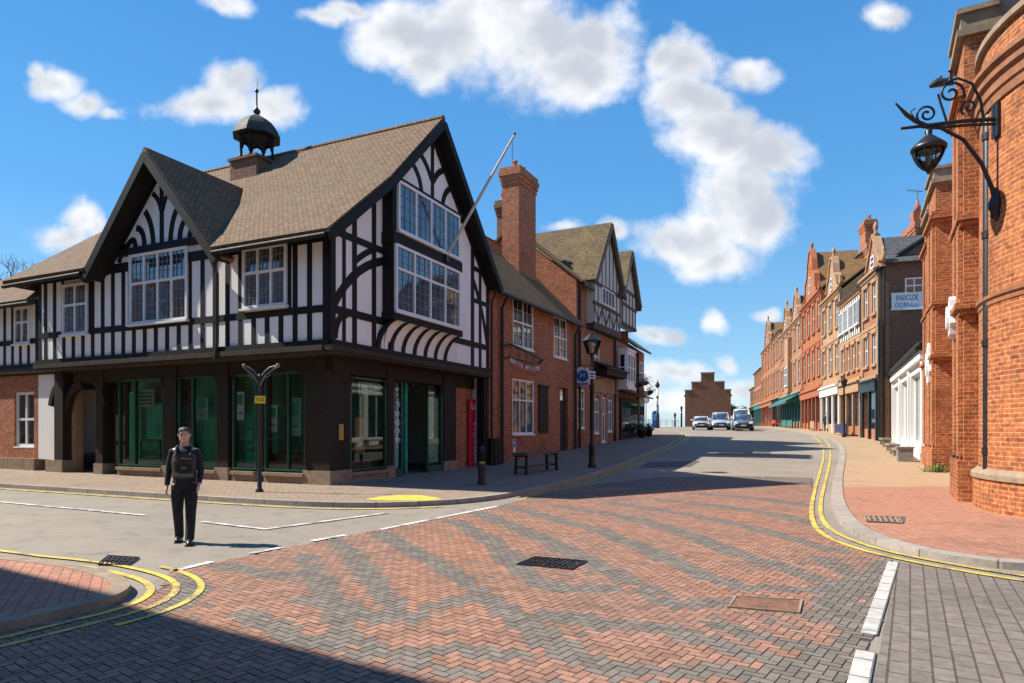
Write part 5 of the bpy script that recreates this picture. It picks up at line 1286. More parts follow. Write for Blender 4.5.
    if awn:
        a = MB(); a.slab([F.P(u0 + .3, .1, zb + 3.9), F.P(u1 - .3, .1, zb + 3.9), F.P(u1 - .3, 1.7, zb + 3.0), F.P(u0 + .3, 1.7, zb + 3.0)], .03); a.box(F, u0 + .3, u1 - .3, 1.68, 1.71, zb + 2.75, zb + 3.0)
        for e in (u0 + .31, u1 - .31): a.tube([F.P(e, .1, zb + 2.7), F.P(e, 1.65, zb + 2.98)], .02, 6)
        a.build('awning', M[awn], root)
    if bay_window:
        c = u0 + L * .5; b = MB(); b.prism(Fr(F.P(c, 0, 0).to_2d(), F.d, F.n), [(-1.4, z1 + .2), (1.4, z1 + .2), (1.4, ztop - fh * .3), (-1.4, ztop - fh * .3)], .003, .5); b.build('bay', M[trim], root)
        for fl in range(floors):
            za = z1 + fl * fh + fh * .25; zc = z1 + fl * fh + fh * .82
            if zc < ztop - fh * .3: window(F, c - 1.2, c + 1.2, za, zc, .5, root, lights=3, transom=.6, lead=(1, 1), fw=.1, sill=True, name='bay_window')
    if white_upper:
        b = MB(); b.box(F, u0 + .05, u1 - .05, .003, .14, z1 + (floors - 1) * fh + .15, ztop - .3); b.build('render_panel', M['whitewall'], root)
        tb = MB()
        for i in range(12): u = u0 + .1 + (L - .2) * i / 11; tb.box(F, u - .09, u + .09, .14, .18, z1 + (floors - 1) * fh + .15, ztop - .3)
        tb.build('timber_frame', M['timberbrown'], root)
        for b2 in range(bays):
            c = u0 + L * (b2 + .5) / bays; window(F, c - .7, c + .7, z1 + (floors - 1) * fh + fh * .25, z1 + (floors - 1) * fh + fh * .8, .18, root, lights=3, transom=None, lead=(1, 2), fw=.08)
    return root, F, u0, u1, zb

T = terrace_house
r4, F4, a4, b4, z4 = T('buff fronted house whose dark brick end wall carries a painted white name board', 43.0, 47.2, 'pinkbrick', 2, 12.2, 2, 'slate', gable=[(.35, 1.9, 15.0, 'plain')], trim='palestone', shop='greeniron', chims=())
def end_wall():
    FX = Fr(F4.P(a4 - .02, 0, 0).to_2d(), -F4.n, -F4.d)          # faces the junction; u runs away from the street
    w = MB(); wt = pxwin(FX, (905, 278), (922, 293), 0, None, None); wt = (wt[0], wt[1] + .1, wt[2], wt[3])
    def top(u): return 12.3 + min(u, 4.5) * .68
    wall_open(w, FX, 0.05, 9.0, 0.5, 12.0, 0, [wt], .15, top=[(.05, 12.0), (9.0, 12.0), (9.0, 12.3), (4.6, 15.3), (.05, 12.3)]); w.box(FX, .05, 9.0, -.5, -.4, .5, 11.9)
    w.build('end_wall', M['darkbrick'], r4)
    window(FX, *wt, -.1, r4, lights=2, transom=.5, lead=(1, 2), fw=.09)
    v = MB(); v.strip(FX, [(-.2, 12.2), (4.6, 15.4), (9.1, 12.3)], .2, -.1, .14); v.build('verge_board', M['timber'], r4)
    g = MB(); g.tube([FX.P(.25, .1, 12.2), FX.P(.25, .1, G(43))], .08, 8); g.tube([FX.P(-.05, .12, 9), FX.P(-.05, .12, G(43))], .07, 8); g.build('rain_pipe', M['greeniron'], r4)
    c1, c2 = FX.u(872), FX.u(905)
    b = pxwin(FX, (891.5, 294), (923, 308), .08)
    s_ = thing('name_board', tuple(FX.P(b[0], .05, b[2])), 'white name board with dark hand lettering on the brown brick end wall', 'sign')
    q = MB(); q.box(FX, b[0], b[1], .02, .08, b[2], b[3]); q.box(FX, b[0] - .05, b[1] + .05, .02, .10, b[3] + .002, b[3] + .06); q.box(FX, b[0] - .05, b[1] + .05, .02, .10, b[2] - .06, b[2] - .002); q.build('board', M['signwhite'], s_)
    hh = b[3] - b[2]; m_ = (b[0] + b[1]) / 2
    text_mesh('ENDCLDE', FX, m_, .085, b[2] + hh * .70, hh * .46, M['ink'], s_, squash=.62); text_mesh('DORNUU', FX, m_, .085, b[2] + hh * .24, hh * .44, M['blue'], s_, squash=.72)
    # big stack behind this gable
    chimney(FR, a4 + 4.5, -3.4, 4.2, 1.1, 12.5, EYE + (430 - 236) * 48 / 650, M['brick'], r4, 4)
    t = MB(); p = FR.P(a4 + 4.0, -3.4, 0); zc = EYE + (430 - 236) * 48 / 650
    t.box(Fr(p.to_2d(), FR.d, FR.n), -.35, .35, -.35, .35, zc - .1, zc + 1.1); t.lathe(p, [(.2, zc + 1.1), (.2, zc + 1.5), (.1, zc + 1.6), (.1, zc + 1.9)], 8); t.build('chimney', M['brick'], r4)
    a = MB(); a.tube([p + Vector((0, 0, zc + 1.5)), p + Vector((0, 0, zc + 2.6))], .03, 6); a.tube([p + Vector((-.9, -.2, zc + 2.55)), p + Vector((.5, .2, zc + 2.6))], .025, 6)
    for k in range(5): a.tube([p + Vector((-.8 + k * .25, -.35, zc + 2.56)), p + Vector((-.8 + k * .25, .15, zc + 2.57))], .012, 5)
    a.build('aerial', M['lead'], r4)
end_wall()
T('tan stone house with white panelled top storey and long shop fascia', 47.25, 54.2, 'tanbrick', 2, 11.9, 4, 'slate', trim='cream', shop='orange' if False else 'palestone', white_upper=True, zr=14.0, chims=((.2, 16.4, 1.6),))
T('cream stone house with a slim carved gable and finial', 54.25, 62.3, 'cream', 2, 13.4, 3, 'darktile', gable=[(.45, 2.6, 17.0, 'dutch')], trim='palestone', shop='whitewall', zr=17.2, chims=((.95, 19.0, 1.8),))
T('tallest orange brick house with a big shaped gable and red shopfront', 62.35, 73.8, 'orange', 2, 15.0, 4, 'darktile', gable=[(.55, 4.0, 20.6, 'dutch')], trim='redstone', shop='redstone', zr=19.4, chims=((.05, 21.4, 2.0),))
T('salmon brick house with twin gables and a teal shop awning', 73.85, 92, 'pinkbrick', 2, 14.6, 5, 'darktile', gable=[(.28, 3.0, 18.2, 'dutch'), (.74, 3.0, 18.2, 'dutch')], trim='palestone', shop='teal', awn='awning', zr=17.0, bay_window=True, chims=((.5, 19.4, 1.8),))
T('pale rendered house between two redder gabled ones', 92.05, 101, 'brick', 2, 15.6, 3, 'slate', trim='palestone', shop='timber', zr=18.2)
T('red brick house with a pointed gable near the far end', 101.05, 118, 'orange', 2, 15.4, 4, 'darktile', gable=[(.5, 4.2, 20.0, 'dutch')], trim='palestone', shop='redstone', zr=18.4)
T('plain low red house closing the terrace', 118.05, 132, 'brick', 2, 12.8, 4, 'darktile', trim='palestone', shop='teal', zr=15.6, chims=((.4, 18.2, 1.6),))
T('last small brown house of the terrace', 132.05, 142, 'darkbrick', 1, 10.2, 3, 'darktile', trim='palestone', shop='timber', zr=13.0)

# ------------------------------------------------------------------ what closes the view
def stepped_house():
    Yb = 112.0; X0, X1 = (685 - 512) / 650 * Yb, (728.5 - 512) / 650 * Yb; F = Fr((X0, Yb), (1, -.3), (-.3, -1)); zb = G(Yb) - .3
    z = lambda py: EYE + (HY - py) / FPX * Yb
    root = thing('stepped_gable_house', (X0, Yb, zb), 'brown brick house with stepped gable end closing the street', 'house')
    L = X1 - X0; w = MB(); c = L / 2
    pts = [(0, zb), (L, zb), (L, z(391)), (L - 1.0, z(391)), (L - 1.0, z(383)), (L - 2.1, z(383)), (c + 1.1, z(383)), (c + 1.1, z(374)), (c - 1.1, z(374)), (c - 1.1, z(383)), (1.1, z(383)), (1.1, z(391)), (0, z(391))]
    w.prism(F, pts, -.5, 0); w.box(F, .05, L - .05, -9, -.501, zb, z(393)); w.build('gable_wall', M['darkbrick'], root)
    r = MB(); r.slab([F.P(c, -.5, z(381)), F.P(c, -9, z(381)), F.P(-.2, -9, z(396)), F.P(-.2, -.5, z(396))], .1); r.slab([F.P(c, -.5, z(381)), F.P(c, -9, z(381)), F.P(L + .2, -9, z(396)), F.P(L + .2, -.5, z(396))], .1); r.build('roof', M['darktile'], root)
    cp = MB()
    for (a, b, zz) in ((-.1, 1.15, z(391)), (1.0, c - 1.05, z(383)), (c - 1.2, c + 1.2, z(374)), (c + 1.05, L - .95, z(383)), (L - 1.1, L + .1, z(391))): cp.box(F, a, b, -.6, .1, zz + .002, zz + .22)
    cp.build('coping', M['stone'], root)
stepped_house()
# ------------------------------------------------------------------ the corner house behind the picture's left edge (it throws the shade at bottom left)
def shade_house(c, d, H, label):
    F = Fr(c, d, (-d.y, -d.x) if False else (d.y, -d.x))
    root = thing('corner_house', (c.x, c.y, 0), label, 'house')
    L = 13.6
    ops = [(.9 + i * 2.5, 2.1 + i * 2.5, z, z + 1.9) for i in range(5) for z in (1.2, 4.8, 8.2)]
    w = MB(); wall_open(w, F, 0, L, 0, H, 0, ops, .18); body(w, F, 0, L, 0, H, 8); w.build('brick_wall', M['brick'], root)
    for o in ops: window(F, *o, -.12, root, lights=2, transom=.5, lead=(1, 2), fw=.08)
    r = MB(); r.box(F, -.15, L + .1, -8.1, .2, H, H + .25); r.build('cornice', M['palestone'], root)
shade_house(Vector((-10.3, 5.75)), Vector((-.857, .514)), 11.7, 'tall red brick corner house standing left of the near pavement')
shade_house(Vector((-22.3, 12.7)), Vector((-.909, .417)), 10.2, 'second red brick house further along the side street, out to the left')
shade_house(Vector((-35, 18.6)), Vector((-.909, .417)), 11.0, 'third red brick house along the side street, out to the left')
shade_house(Vector((-52, 20)), Vector((-.4, .91)), 12.0, 'red brick house closing the far end of the side street')
def behind_house(x0, x1, y, H, wallm, label):
    F = Fr((x0, y), (1, .12), (-.12, 1)); root = thing('terraced_house', (x0, y, 0), label, 'house', 'houses on the near side of the side street'); L = x1 - x0
    ops = [(1.0 + i * 2.8, 2.3 + i * 2.8, z, z + 1.9) for i in range(int((L - 1) / 2.8)) for z in (1.1, 4.6, 7.8) if z + 2 < H]
    w = MB(); wall_open(w, F, 0, L, 0, H, 0, ops, .18); body(w, F, 0, L, 0, H, 9, H + 3.2); w.build('brick_wall', M[wallm], root)
    for o in ops: window(F, *o, -.12, root, lights=2, transom=.5, lead=(1, 2), fw=.08)
    r = MB(); gable_roof_parallel(r, F, -.1, L + .1, H, H + 3.2, 9); r.build('roof', M['darktile'], root)
behind_house(-30, -16.2, -13, 9.5, 'darkbrick', 'dark brick house behind the near pavement, out to the left'); behind_house(-16, -2, -11.3, 10.4, 'brick', 'red brick house behind the near pavement, facing the crossing'); behind_house(-1.8, 12, -9.6, 9.2, 'darkbrick', 'dark brick house behind the near pavement, out to the right')

# ------------------------------------------------------------------ street furniture on the left pavement
def pp(px, py, h=PH):
    x, y = gp(px, py, h); return Vector((x, y, G(y) + h))
def street_lamp():
    b = pp(592, 467.5); t = thing('street_lamp', tuple(b), 'black iron street lamp with glazed lantern standing before the brick houses', 'street lamp')
    Yv = b.y; z = lambda py: EYE + (HY - py) / FPX * Yv
    p = MB(); p.lathe((b.x, b.y, 0), [(.17, b.z - .1), (.17, b.z + .12), (.13, b.z + .2), (.12, b.z + .75), (.14, b.z + .8), (.10, b.z + .95), (.085, b.z + 1.1), (.085, z(388)), (.12, z(387)), (.12, z(385)), (.06, z(384)), (.05, z(358)), (.09, z(356.5)), (.05, z(355.5)), (.16, z(354))], 14); p.build('post', M['iron'], t)
    c = MB(); c.tube([(b.x - .45, b.y, z(378)), (b.x + .45, b.y, z(378))], .03, 8); c.build('ladder_bar', M['iron'], t)
    l = MB(); a0 = R(45) + .2
    l.lathe((b.x, b.y, 0), [(.20, z(354.2)), (.20, z(353.4))], 6, 0, False, a0); l.lathe((b.x, b.y, 0), [(.37, z(341.2)), (.40, z(340.8)), (.33, z(339)), (.16, z(335)), (.10, z(334)), (.10, z(333)), (.03, z(332)), (.03, z(331))], 6, 0, False, a0)
    for k in range(6):
        a = a0 + k * math.pi / 3; l.tube([(b.x + .195 * math.cos(a), b.y + .195 * math.sin(a), z(353.6)), (b.x + .36 * math.cos(a), b.y + .36 * math.sin(a), z(341))], .016, 6)
    l.build('lantern_frame', M['iron'], t)
    g = MB(); g.lathe((b.x, b.y, 0), [(.18, z(353.5)), (.345, z(341.2))], 6, 0, False, a0); g.build('lantern_glass', M['lanternglass'], t)
    q = MB(); q.lathe((b.x, b.y, 0), [(.03, z(353.5)), (.07, z(351)), (.07, z(347)), (.02, z(345))], 10); q.build('lamp_bulb', M['signwhite'], t)
    # blue and white projecting sign on a wall bracket beside it
    u, zz = FD.px(574, 376, .0); s_ = thing('hanging_sign', tuple(FD.P(u, 0, zz)), 'small blue and white sign projecting from the brick wall behind the lamp', 'sign')
    FH = Fr(FD.P(u, .1, 0).to_2d(), FD.n, -FD.d); w_ = .95
    q = MB(); q.prism(FH, [(.08, zz - .52), (.78, zz - .55), (.85, zz + .1), (.72, zz + .42), (.5, zz + .36), (.3, zz + .5), (.05, zz + .38)], -.03, .03); q.build('board', M['signwhite'], s_)
    q = MB(); q.prism(FH, arc((.42, zz - .02), .33, 0, 342, 19), .031, .042); q.prism(FH, [(.1, zz - .5), (.75, zz - .52), (.75, zz - .42), (.1, zz - .40)], .031, .04); q.build('blue_disc', M['blue'], s_)
    text_mesh('21', FH, .42, .046, zz - .02, .36, M['signwhite'], s_)
    q = MB(); q.tube([FH.P(-.1, 0, zz + .55), FH.P(.9, 0, zz + .55)], .022, 6); q.tube([FH.P(-.1, 0, zz + .1), FH.P(.4, 0, zz + .55)], .015, 6); q.build('bracket', M['iron'], s_)
    u = .95; s2 = thing('lamp_plate', (b.x, b.y, z(375)), 'small pale notice plate fixed to the street lamp post', 'sign')
    q = MB(); FP = Fr((b.x - .02, b.y - .1), (1, 0), (0, -1)); q.box(FP, -.12, .14, 0, .02, z(379), z(371.5)); q.build('plate', M['signwhite'], s2)
    q = MB(); q.box(FP, -.09, .11, .021, .024, z(375), z(373.4)); q.box(FP, -.09, .08, .021, .024, z(377.6), z(376.4)); q.build('notice_text', M['ink'], s2)
street_lamp()

def bench():
    a, b = pp(523, 474.5), pp(553, 469.5); d = (b - a); L = d.length; ang = math.atan2(d.y, d.x)
    a2, b2 = a - d * .10, b + d * .0; F = Fr(a2.to_2d(), (b2 - a2).to_2d()); L = (b2 - a2).length; z0 = a.z
    t = thing('bench', tuple(a), 'backless bench with a thick weathered plank top and black legs on the left pavement', 'bench')
    H = .76
    s_ = MB(); s_.box(F, -.05, L + .05, -.28, -.01, z0 + H - .09, z0 + H); s_.box(F, -.05, L + .05, .01, .28, z0 + H - .088, z0 + H + .003); s_.build('seat', M['wood'], t)
    for u in (.16, L - .16):
        for n in (-.2, .2):
            l = MB(); l.strip(F, [(u + (.08 if u > 1 else -.08) * .8, G(b.y) + PH - .03 if u > 1 else z0 - .02), (u, z0 + H - .09)], .085, n - .045, n + .045); l.build('leg', M['iron'], t)
        r = MB(); r.box(F, u - .04, u + .04, -.17, .17, z0 + .22, z0 + .28); r.box(F, u - .045, u + .045, -.26, .26, z0 + H - .15, z0 + H - .092); r.build('cross_rail', M['iron'], t)
    r = MB(); r.box(F, .2, L - .2, -.03, .03, z0 + .225, z0 + .275); r.build('stretcher', M['iron'], t)
bench()

def bollard():
    b = pp(482, 484.5); t = thing('bollard', tuple(b), 'stout black iron bollard with a gold collar at the pavement corner', 'bollard')
    p = MB(); p.lathe(b, [(.13, -.08), (.135, .06), (.115, .10), (.12, .45), (.125, .55), (.10, .60)], 14); p.build('base', M['iron'], t)
    p = MB(); p.lathe(b, [(.09, .60), (.092, .64), (.07, .67)], 14); p.build('collar', M['gold'], t)
    p = MB(); p.lathe(b, [(.062, .67), (.055, 1.0), (.075, 1.03), (.075, 1.06), (.05, 1.1), (.02, 1.13)], 12); p.build('shaft', M['iron'], t)
bollard()

def finger_post():
    b = pp(259.5, 492); Yv = b.y; z = lambda py: EYE + (HY - py) / FPX * Yv
    t = thing('finger_post', tuple(b), 'slender black post with forked scroll arms and a yellow plate before the shop windows', 'signpost')
    p = MB(); p.lathe((b.x, b.y, 0), [(.10, b.z - .05), (.10, b.z + .05), (.06, b.z + .09), (.05, b.z + .9), (.045, z(404)), (.045, z(392)), (.03, z(385)), (.03, z(378)), (.05, z(377)), (.02, z(374))], 12); p.build('post', M['iron'], t)
    s_ = MB(); F = Fr((b.x, b.y), (.97, -.12), None); up = lambda u, py: F.P(u, 0, z(py))
    for sg in (-1, 1):
        e = .42 if sg < 0 else .5
        s_.tube([up(0, 386), up(sg * .08, 380), up(sg * .2, 374), up(sg * .33, 370.5), up(sg * e, 366.5)], [.028, .028, .024, .022, .028], 8); s_.tube([up(sg * .05, 376), up(sg * .16, 371), up(sg * .28, 367.5), up(sg * e, 365.5)], .018, 8); s_.tube([up(sg * .12, 376), up(sg * .2, 377.5), up(sg * .28, 375), up(sg * .26, 371)], .014, 6); s_.lathe(up(sg * e, 366) , [(.02, -.05), (.05, -.03), (.05, .04), (.02, .06)], 8)
    s_.build('scroll_arm', simple('worn grey iron', (.16, .155, .15), .5, .2, .3, 12), t)
    q = MB(); F2 = Fr((b.x, b.y), (1, .12), (.12, -1)); q.box(F2, -.10, .16, .05, .075, z(403.5), z(396)); yp = q.build('yellow_plate', M['yellow'], t)
    text_mesh('Y.LS', F2, .03, .079, z(399.8), .11, M['ink'], yp)
finger_post()

def banner():
    NGb = -.60
    a = FA.px(466.5, 399, NGb); b = FA.px(478.5, 468.5, NGb); u0, u1, z1, z0 = a[0], b[0], a[1], b[1] + .05
    t = thing('red_banner', tuple(FA.P(u0, NGb, z0)), 'tall crimson banner board with white lettering under the timbered jetty', 'banner')
    q = MB(); q.box(FA, u0, u1, NGb + .06, NGb + .12, z0, z1); q.build('board', M['red'], t)
    m_ = (u0 + u1) / 2; text_mesh('MONVTAR', FA, m_ + .02, NGb + .125, z0 + (z1 - z0) * .38, .36, M['signwhite'], t, rot=R(90)); text_mesh('Luny', FA, m_, NGb + .125, z1 - .28, .42, M['signwhite'], t, squash=.9)
    text_mesh('p', FA, m_ + .02, NGb + .125, z0 + (z1 - z0) * .16, .3, M['signwhite'], t, rot=R(90))
    q = MB(); q.box(FA, u1 + .02, u1 + .2, NGb + .05, NGb + .18, z0 + .1, z1 + .2); q.build('white_side_panel', M['signwhite'], t)
banner()

def shop_signs():
    u0, u1, z0, z1 = pxwin(FA, (359, 382), (383, 396), -.75)
    z1 = min(z1, ZF - .6); t = thing('shop_sign', tuple(FA.P(u0, -.75, z0)), 'green and white sign board with chevron hanging inside the corner shop window', 'sign')
    q = MB(); q.box(FA, u0, u1, -.80, -.76, z0, z1); q.build('board', M['signwhite'], t)
    h = z1 - z0; w_ = u1 - u0
    q = MB()
    for (a, b, c, d) in ((.05, .95, .06, .12), (.05, .95, .88, .94), (.05, .09, .12, .88), (.91, .95, .12, .88)): q.box(FA, u0 + w_ * a, u0 + w_ * b, -.758, -.752, z0 + h * c, z0 + h * d)
    q.strip(FA, [(u0 + w_ * .15, z0 + h * .34), (u0 + w_ * .5, z0 + h * .2), (u0 + w_ * .85, z0 + h * .34)], h * .08, -.758, -.751); q.build('green_border', M['signgreen'], t)
    text_mesh('RUBS', FA, u0 + w_ / 2, -.752, z0 + h * .62, h * .42, M['signgreen'], t)
    # pale notice behind the far shop window
    a, b, c, d = pxwin(FB, (135, 389.5), (154, 407), NG - .2); t = thing('window_notice', tuple(FB.P(a, NG - .2, c)), 'pale green notice sheet hung in the leftmost green shop window', 'sign')
    q = MB(); q.box(FB, a, b, NG - .23, NG - .21, c, d); q.build('sheet', M['paleteal'], t)
    q = MB()
    for k in range(4): q.box(FB, a + .1, b - .1 - .1 * (k % 2), NG - .209, NG - .205, c + .1 + k * (d - c) / 5, c + .14 + k * (d - c) / 5)
    q.build('notice_text', M['green'], t)
    # yellow notice on the corner pier
    a, b, c, d = pxwin(FA, (338, 424), (343, 440), NG + .06); t = thing('pier_notice', tuple(FA.P(a, NG + .06, c)), 'yellowed notice pinned on the dark pier at the corner', 'sign')
    q = MB(); q.box(FA, a, b, NG + .06, NG + .08, c, d); q.build('sheet', M['gold'], t)
    # white lettering on the narrow shop window beside the door
    e0, e1 = FA.u(392.5, NG), FA.u(402, NG); t = thing('window_lettering', tuple(FA.P(e0, NG, 1.5)), 'column of white lettering on the narrow pane beside the teal door', 'sign')
    for k, tx in enumerate(('LTS', 'MEN', 'ABS', 'PUR', 'TOY')): text_mesh(tx, FA, (e0 + e1) / 2, NG - .02, 2.55 - k * .3, .24, M['signwhite'], t, extr=.002)
    q = MB(); q.box(FA, e0 + .15, e1 - .15, NG - .12, NG - .09, 2.75, 3.15); q.build('picture_card', M['stone'], t)
shop_signs()

def flagpole():
    # fixed under the upper oriel window, leaning out over the street
    N = .45; u, z = FA.px(446, 257, N); base = FA.P(u, N, z)
    k = (514 - CX) / FPX; # the tip stands out square from the wall
    tip = None
    for n in [i * .02 for i in range(20, 400)]:
        p = FA.P(u + .35 * n, N + n, 0); q_ = CX + FPX * p.x / p.y
        if q_ >= 514: tip = FA.P(u + .35 * n, N + n, EYE + (HY - 135) / FPX * p.y); break
    t = thing('flagpole', tuple(base), 'pale slanting flagpole leaning out from between the oriel windows', 'flagpole')
    q = MB(); d = tip - base; q.tube([base - d * .01, base + d * .5, tip], [.055, .05, .038], 10); q.build('pole', simple('bare ash pole', (.50, .44, .36), .6, 0, .2, 6), t)
    q = MB(); q.lathe(tip, [(.02, -.03), (.06, .02), (.06, .07), (.02, .12)], 10); q.build('truck_ball', M['stone'], t)
    q = MB(); q.tube([tip - d * .03, tip - d * .03 - Vector((0, 0, .9))], .010, 5); q.build('halyard', M['lead'], t)
    q = MB(); q.box(FA, u - .12, u + .12, N - .1, N + .08, z - .16, z + .12); q.build('socket', M['iron'], t)
flagpole()

def brick_house_fittings():
    # curly iron bracket with a white house name
    a = FD.px(504, 346, .2); b = FD.px(541, 366, .2)
    t = thing('name_bracket', tuple(FD.P(a[0], .1, a[1])), 'black iron canopy bracket with curved white lettering over the ground floor window', 'sign')
    q = MB(); z1 = a[1]; u0, u1 = a[0], b[0]
    q.tube([FD.P(u0, .05, z1), FD.P(u0 + .4, .35, z1 + .1), FD.P(u0 + 1.4, .45, z1 - .02), FD.P(u1 - .3, .42, z1 - .25), FD.P(u1, .1, z1 - .35)], .05, 8)
    q.tube([FD.P(u0, .05, z1 - .55), FD.P(u0 + .5, .3, z1 - .45), FD.P(u1 - .6, .35, z1 - .55), FD.P(u1, .08, z1 - .7)], .035, 8)
    for k in range(5): u = u0 + .3 + k * (u1 - u0 - .6) / 4; q.tube([FD.P(u, .35, z1 + .02 - .05 * k), FD.P(u, .32, z1 - .5)], .018, 6)
    q.build('ironwork', M['iron'], t)
    lt = 'WHITE WILLOW'; n = len(lt)
    for i, ch in enumerate(lt):
        f = i / (n - 1); u = u0 + .35 + f * (u1 - u0 - 1.1)
        if ch != ' ': text_mesh(ch, FD, u, .40, z1 - .62 - .12 * math.sin(math.pi * f) - .1 * f, .30, M['signwhite'], t, name='letter', extr=.01)
    u, z = FD.px(514.5, 443, .03); t = thing('wall_plaque', tuple(FD.P(u, 0, z)), 'small round blue and white plaque low on the brick wall by the bench', 'sign')
    q = MB(); q.prism(FD, arc((u, z), .17, 0, 345, 23), .0, .03); q.box(FD, u - .1, u + .1, .0, .028, z - .45, z - .19); q.build('plate', M['signwhite'], t)
    q = MB(); q.prism(FD, arc((u, z), .14, 0, 345, 23), .031, .045); q.build('blue_disc', M['blue'], t)
    q = MB(); q.prism(FD, arc((u, z), .06, 0, 330, 11), .046, .052); q.build('white_mark', M['signwhite'], t)
    a = FD.px(493, 440, .3); b = FD.px(500.5, 468, .3); t = thing('meter_cabinet', tuple(FD.P(a[0], .2, b[1])), 'low dark wooden cabinet against the brick wall beside the downpipe', 'cabinet')
    q = MB(); q.box(FD, a[0], b[0], .02, .35, 0.0, a[1]); q.box(FD, a[0] - .04, b[0] + .04, .02, .4, a[1] + .002, a[1] + .06); q.build('carcass', M['timberbrown'], t)
    q = MB(); q.box(FD, a[0] + .06, (a[0] + b[0]) / 2 - .02, .351, .365, .15, a[1] - .08); q.box(FD, (a[0] + b[0]) / 2 + .02, b[0] - .06, .351, .365, .15, a[1] - .08); q.build('door', M['timber'], t)
brick_house_fittings()

# hanging baskets and clutter by the far shops
def hanging_basket(F, u, z, label):
    t = thing('hanging_basket', tuple(F.P(u, .6, z)), label, 'hanging basket', 'flower baskets along the far left shops')
    q = MB(); q.tube([F.P(u, .0, z + .6), F.P(u, .62, z + .6)], .02, 6); q.tube([F.P(u, .6, z + .6), F.P(u, .6, z + .2)], .01, 5); q.lathe(F.P(u, .6, z), [(.05, -.22), (.2, -.12), (.27, .05), (.27, .08)], 10); q.build('bracket', M['iron'], t)
    f = MB(); rg = random.Random(int(u * 10)); c = F.P(u, .6, z + .08)
    for k in range(150):
        d = Vector((rg.gauss(0, .2), rg.gauss(0, .2), rg.gauss(.05, .16))); p = c + d; a = Vector((rg.uniform(-1, 1), rg.uniform(-1, 1), rg.uniform(-1, 1))).normalized(); b = a.orthogonal().normalized(); s_ = .06
        f.face([p - a * s_, p + b * s_ * .6, p + a * s_, p - b * s_ * .6], k % 5 // 4)
    f.build('flowers', [M['leaf'], M['bloom']], t, False)
M['leaf'] = simple('green leaves', (.05, .10, .03), .6, 0, .5, 8); M['bloom'] = simple('pink blossom', (.6, .12, .2), .6, 0, .3, 8)
for u, z, lb in ((4.6, 5.0, 'nearest flower basket on the far left shop wall'), (6.2, 5.2, 'middle flower basket on the far left shop wall'), (7.8, 4.6, 'furthest and lowest flower basket on the far left shop wall')): hanging_basket(FE, u, z, lb)
def tub(p, label, group, r=.45, h=.5, sh=.8, seed=1):
    t = thing('planter', tuple(p), label, 'planter', group)
    q = MB(); q.lathe(p, [(r * .7, -.05), (r, h), (r * 1.06, h + .02), (r * 1.06, h + .08), (r * .9, h + .08)], 14); q.build('pot', M['timberbrown'], t)
    f = MB(); rg = random.Random(seed)
    for k in range(260):
        d = Vector((rg.gauss(0, r * .5), rg.gauss(0, r * .5), abs(rg.gauss(0, sh * .5)))); c = p + Vector((0, 0, h)) + d; a = Vector((rg.uniform(-1, 1), rg.uniform(-1, 1), rg.uniform(-1, 1))).normalized(); b = a.orthogonal().normalized(); s_ = .10
        f.face([c - a * s_, c + b * s_ * .5, c + a * s_, c - b * s_ * .5])
    f.build('shrub', M['leaf'], t, False)
for i, (u, n, lb) in enumerate(((4.6, .7, 'leafy tub outside the bay windowed shop'), (6.4, .8, 'leafy tub further on by the pale shopfront'))):
    q = FE.P(u, n, 0); tub(Vector((q.x, q.y, G(q.y) + PH)), lb, 'tubs along the far left shops', .3, .45, .45, i)

# ------------------------------------------------------------------ right pavement furniture
def black_pole():
    b = pp(957, 494, .08); t = thing('iron_post', tuple(b), 'plain dark green iron post before the brick hall piers', 'post')
    zt = EYE + (HY - 377) / FPX * b.y
    q = MB(); q.lathe((b.x, b.y, 0), [(.16, b.z - .05), (.16, b.z + .06), (.115, b.z + .12), (.10, b.z + .2), (.10, zt - .05), (.12, zt - .03), (.12, zt + .02), (.04, zt + .06)], 14); q.build('shaft', M['greeniron'], t)
    q = MB(); q.lathe((b.x, b.y, 0), [(.105, b.z + 1.0), (.118, b.z + 1.02), (.118, b.z + 1.1), (.105, b.z + 1.12)], 14); q.build('collar', M['iron'], t)
black_pole()
def stone_bench(u, n, L, label):
    p = FS.P(u, n, 0); z = G(p.y) + PH - .03; t = thing('stone_bench', (p.x, p.y, z), label, 'bench', 'stone benches under the white shopfront')
    q = MB(); q.box(FS, u, u + L, n - .25, n + .25, z + .42, z + .52); q.build('seat', M['greystone'], t)
    for e in (.15, L - .45):
        q = MB(); q.box(FS, u + e, u + e + .3, n - .2, n + .2, z - .1, z + .42); q.build('support', M['stone'], t)
stone_bench(1.2, .75, 2.6, 'nearest grey stone bench under the white shopfront'); stone_bench(4.6, .8, 2.6, 'middle stone bench under the white shopfront'); stone_bench(9.5, .8, 2.8, 'furthest stone bench under the white shopfront')
def planter_box(u, n, label):
    p = FS.P(u, n, 0); z = G(p.y) + PH - .03; t = thing('stone_planter', (p.x, p.y, z), label, 'planter')
    q = MB(); q.box(FS, u, u + .7, n - .3, n + .3, z - .1, z + .6); q.box(FS, u - .04, u + .74, n - .34, n + .34, z + .602, z + .68); q.build('trough', M['greystone'], t)
planter_box(.2, .7, 'square grey stone block beside the nearest shopfront bench')
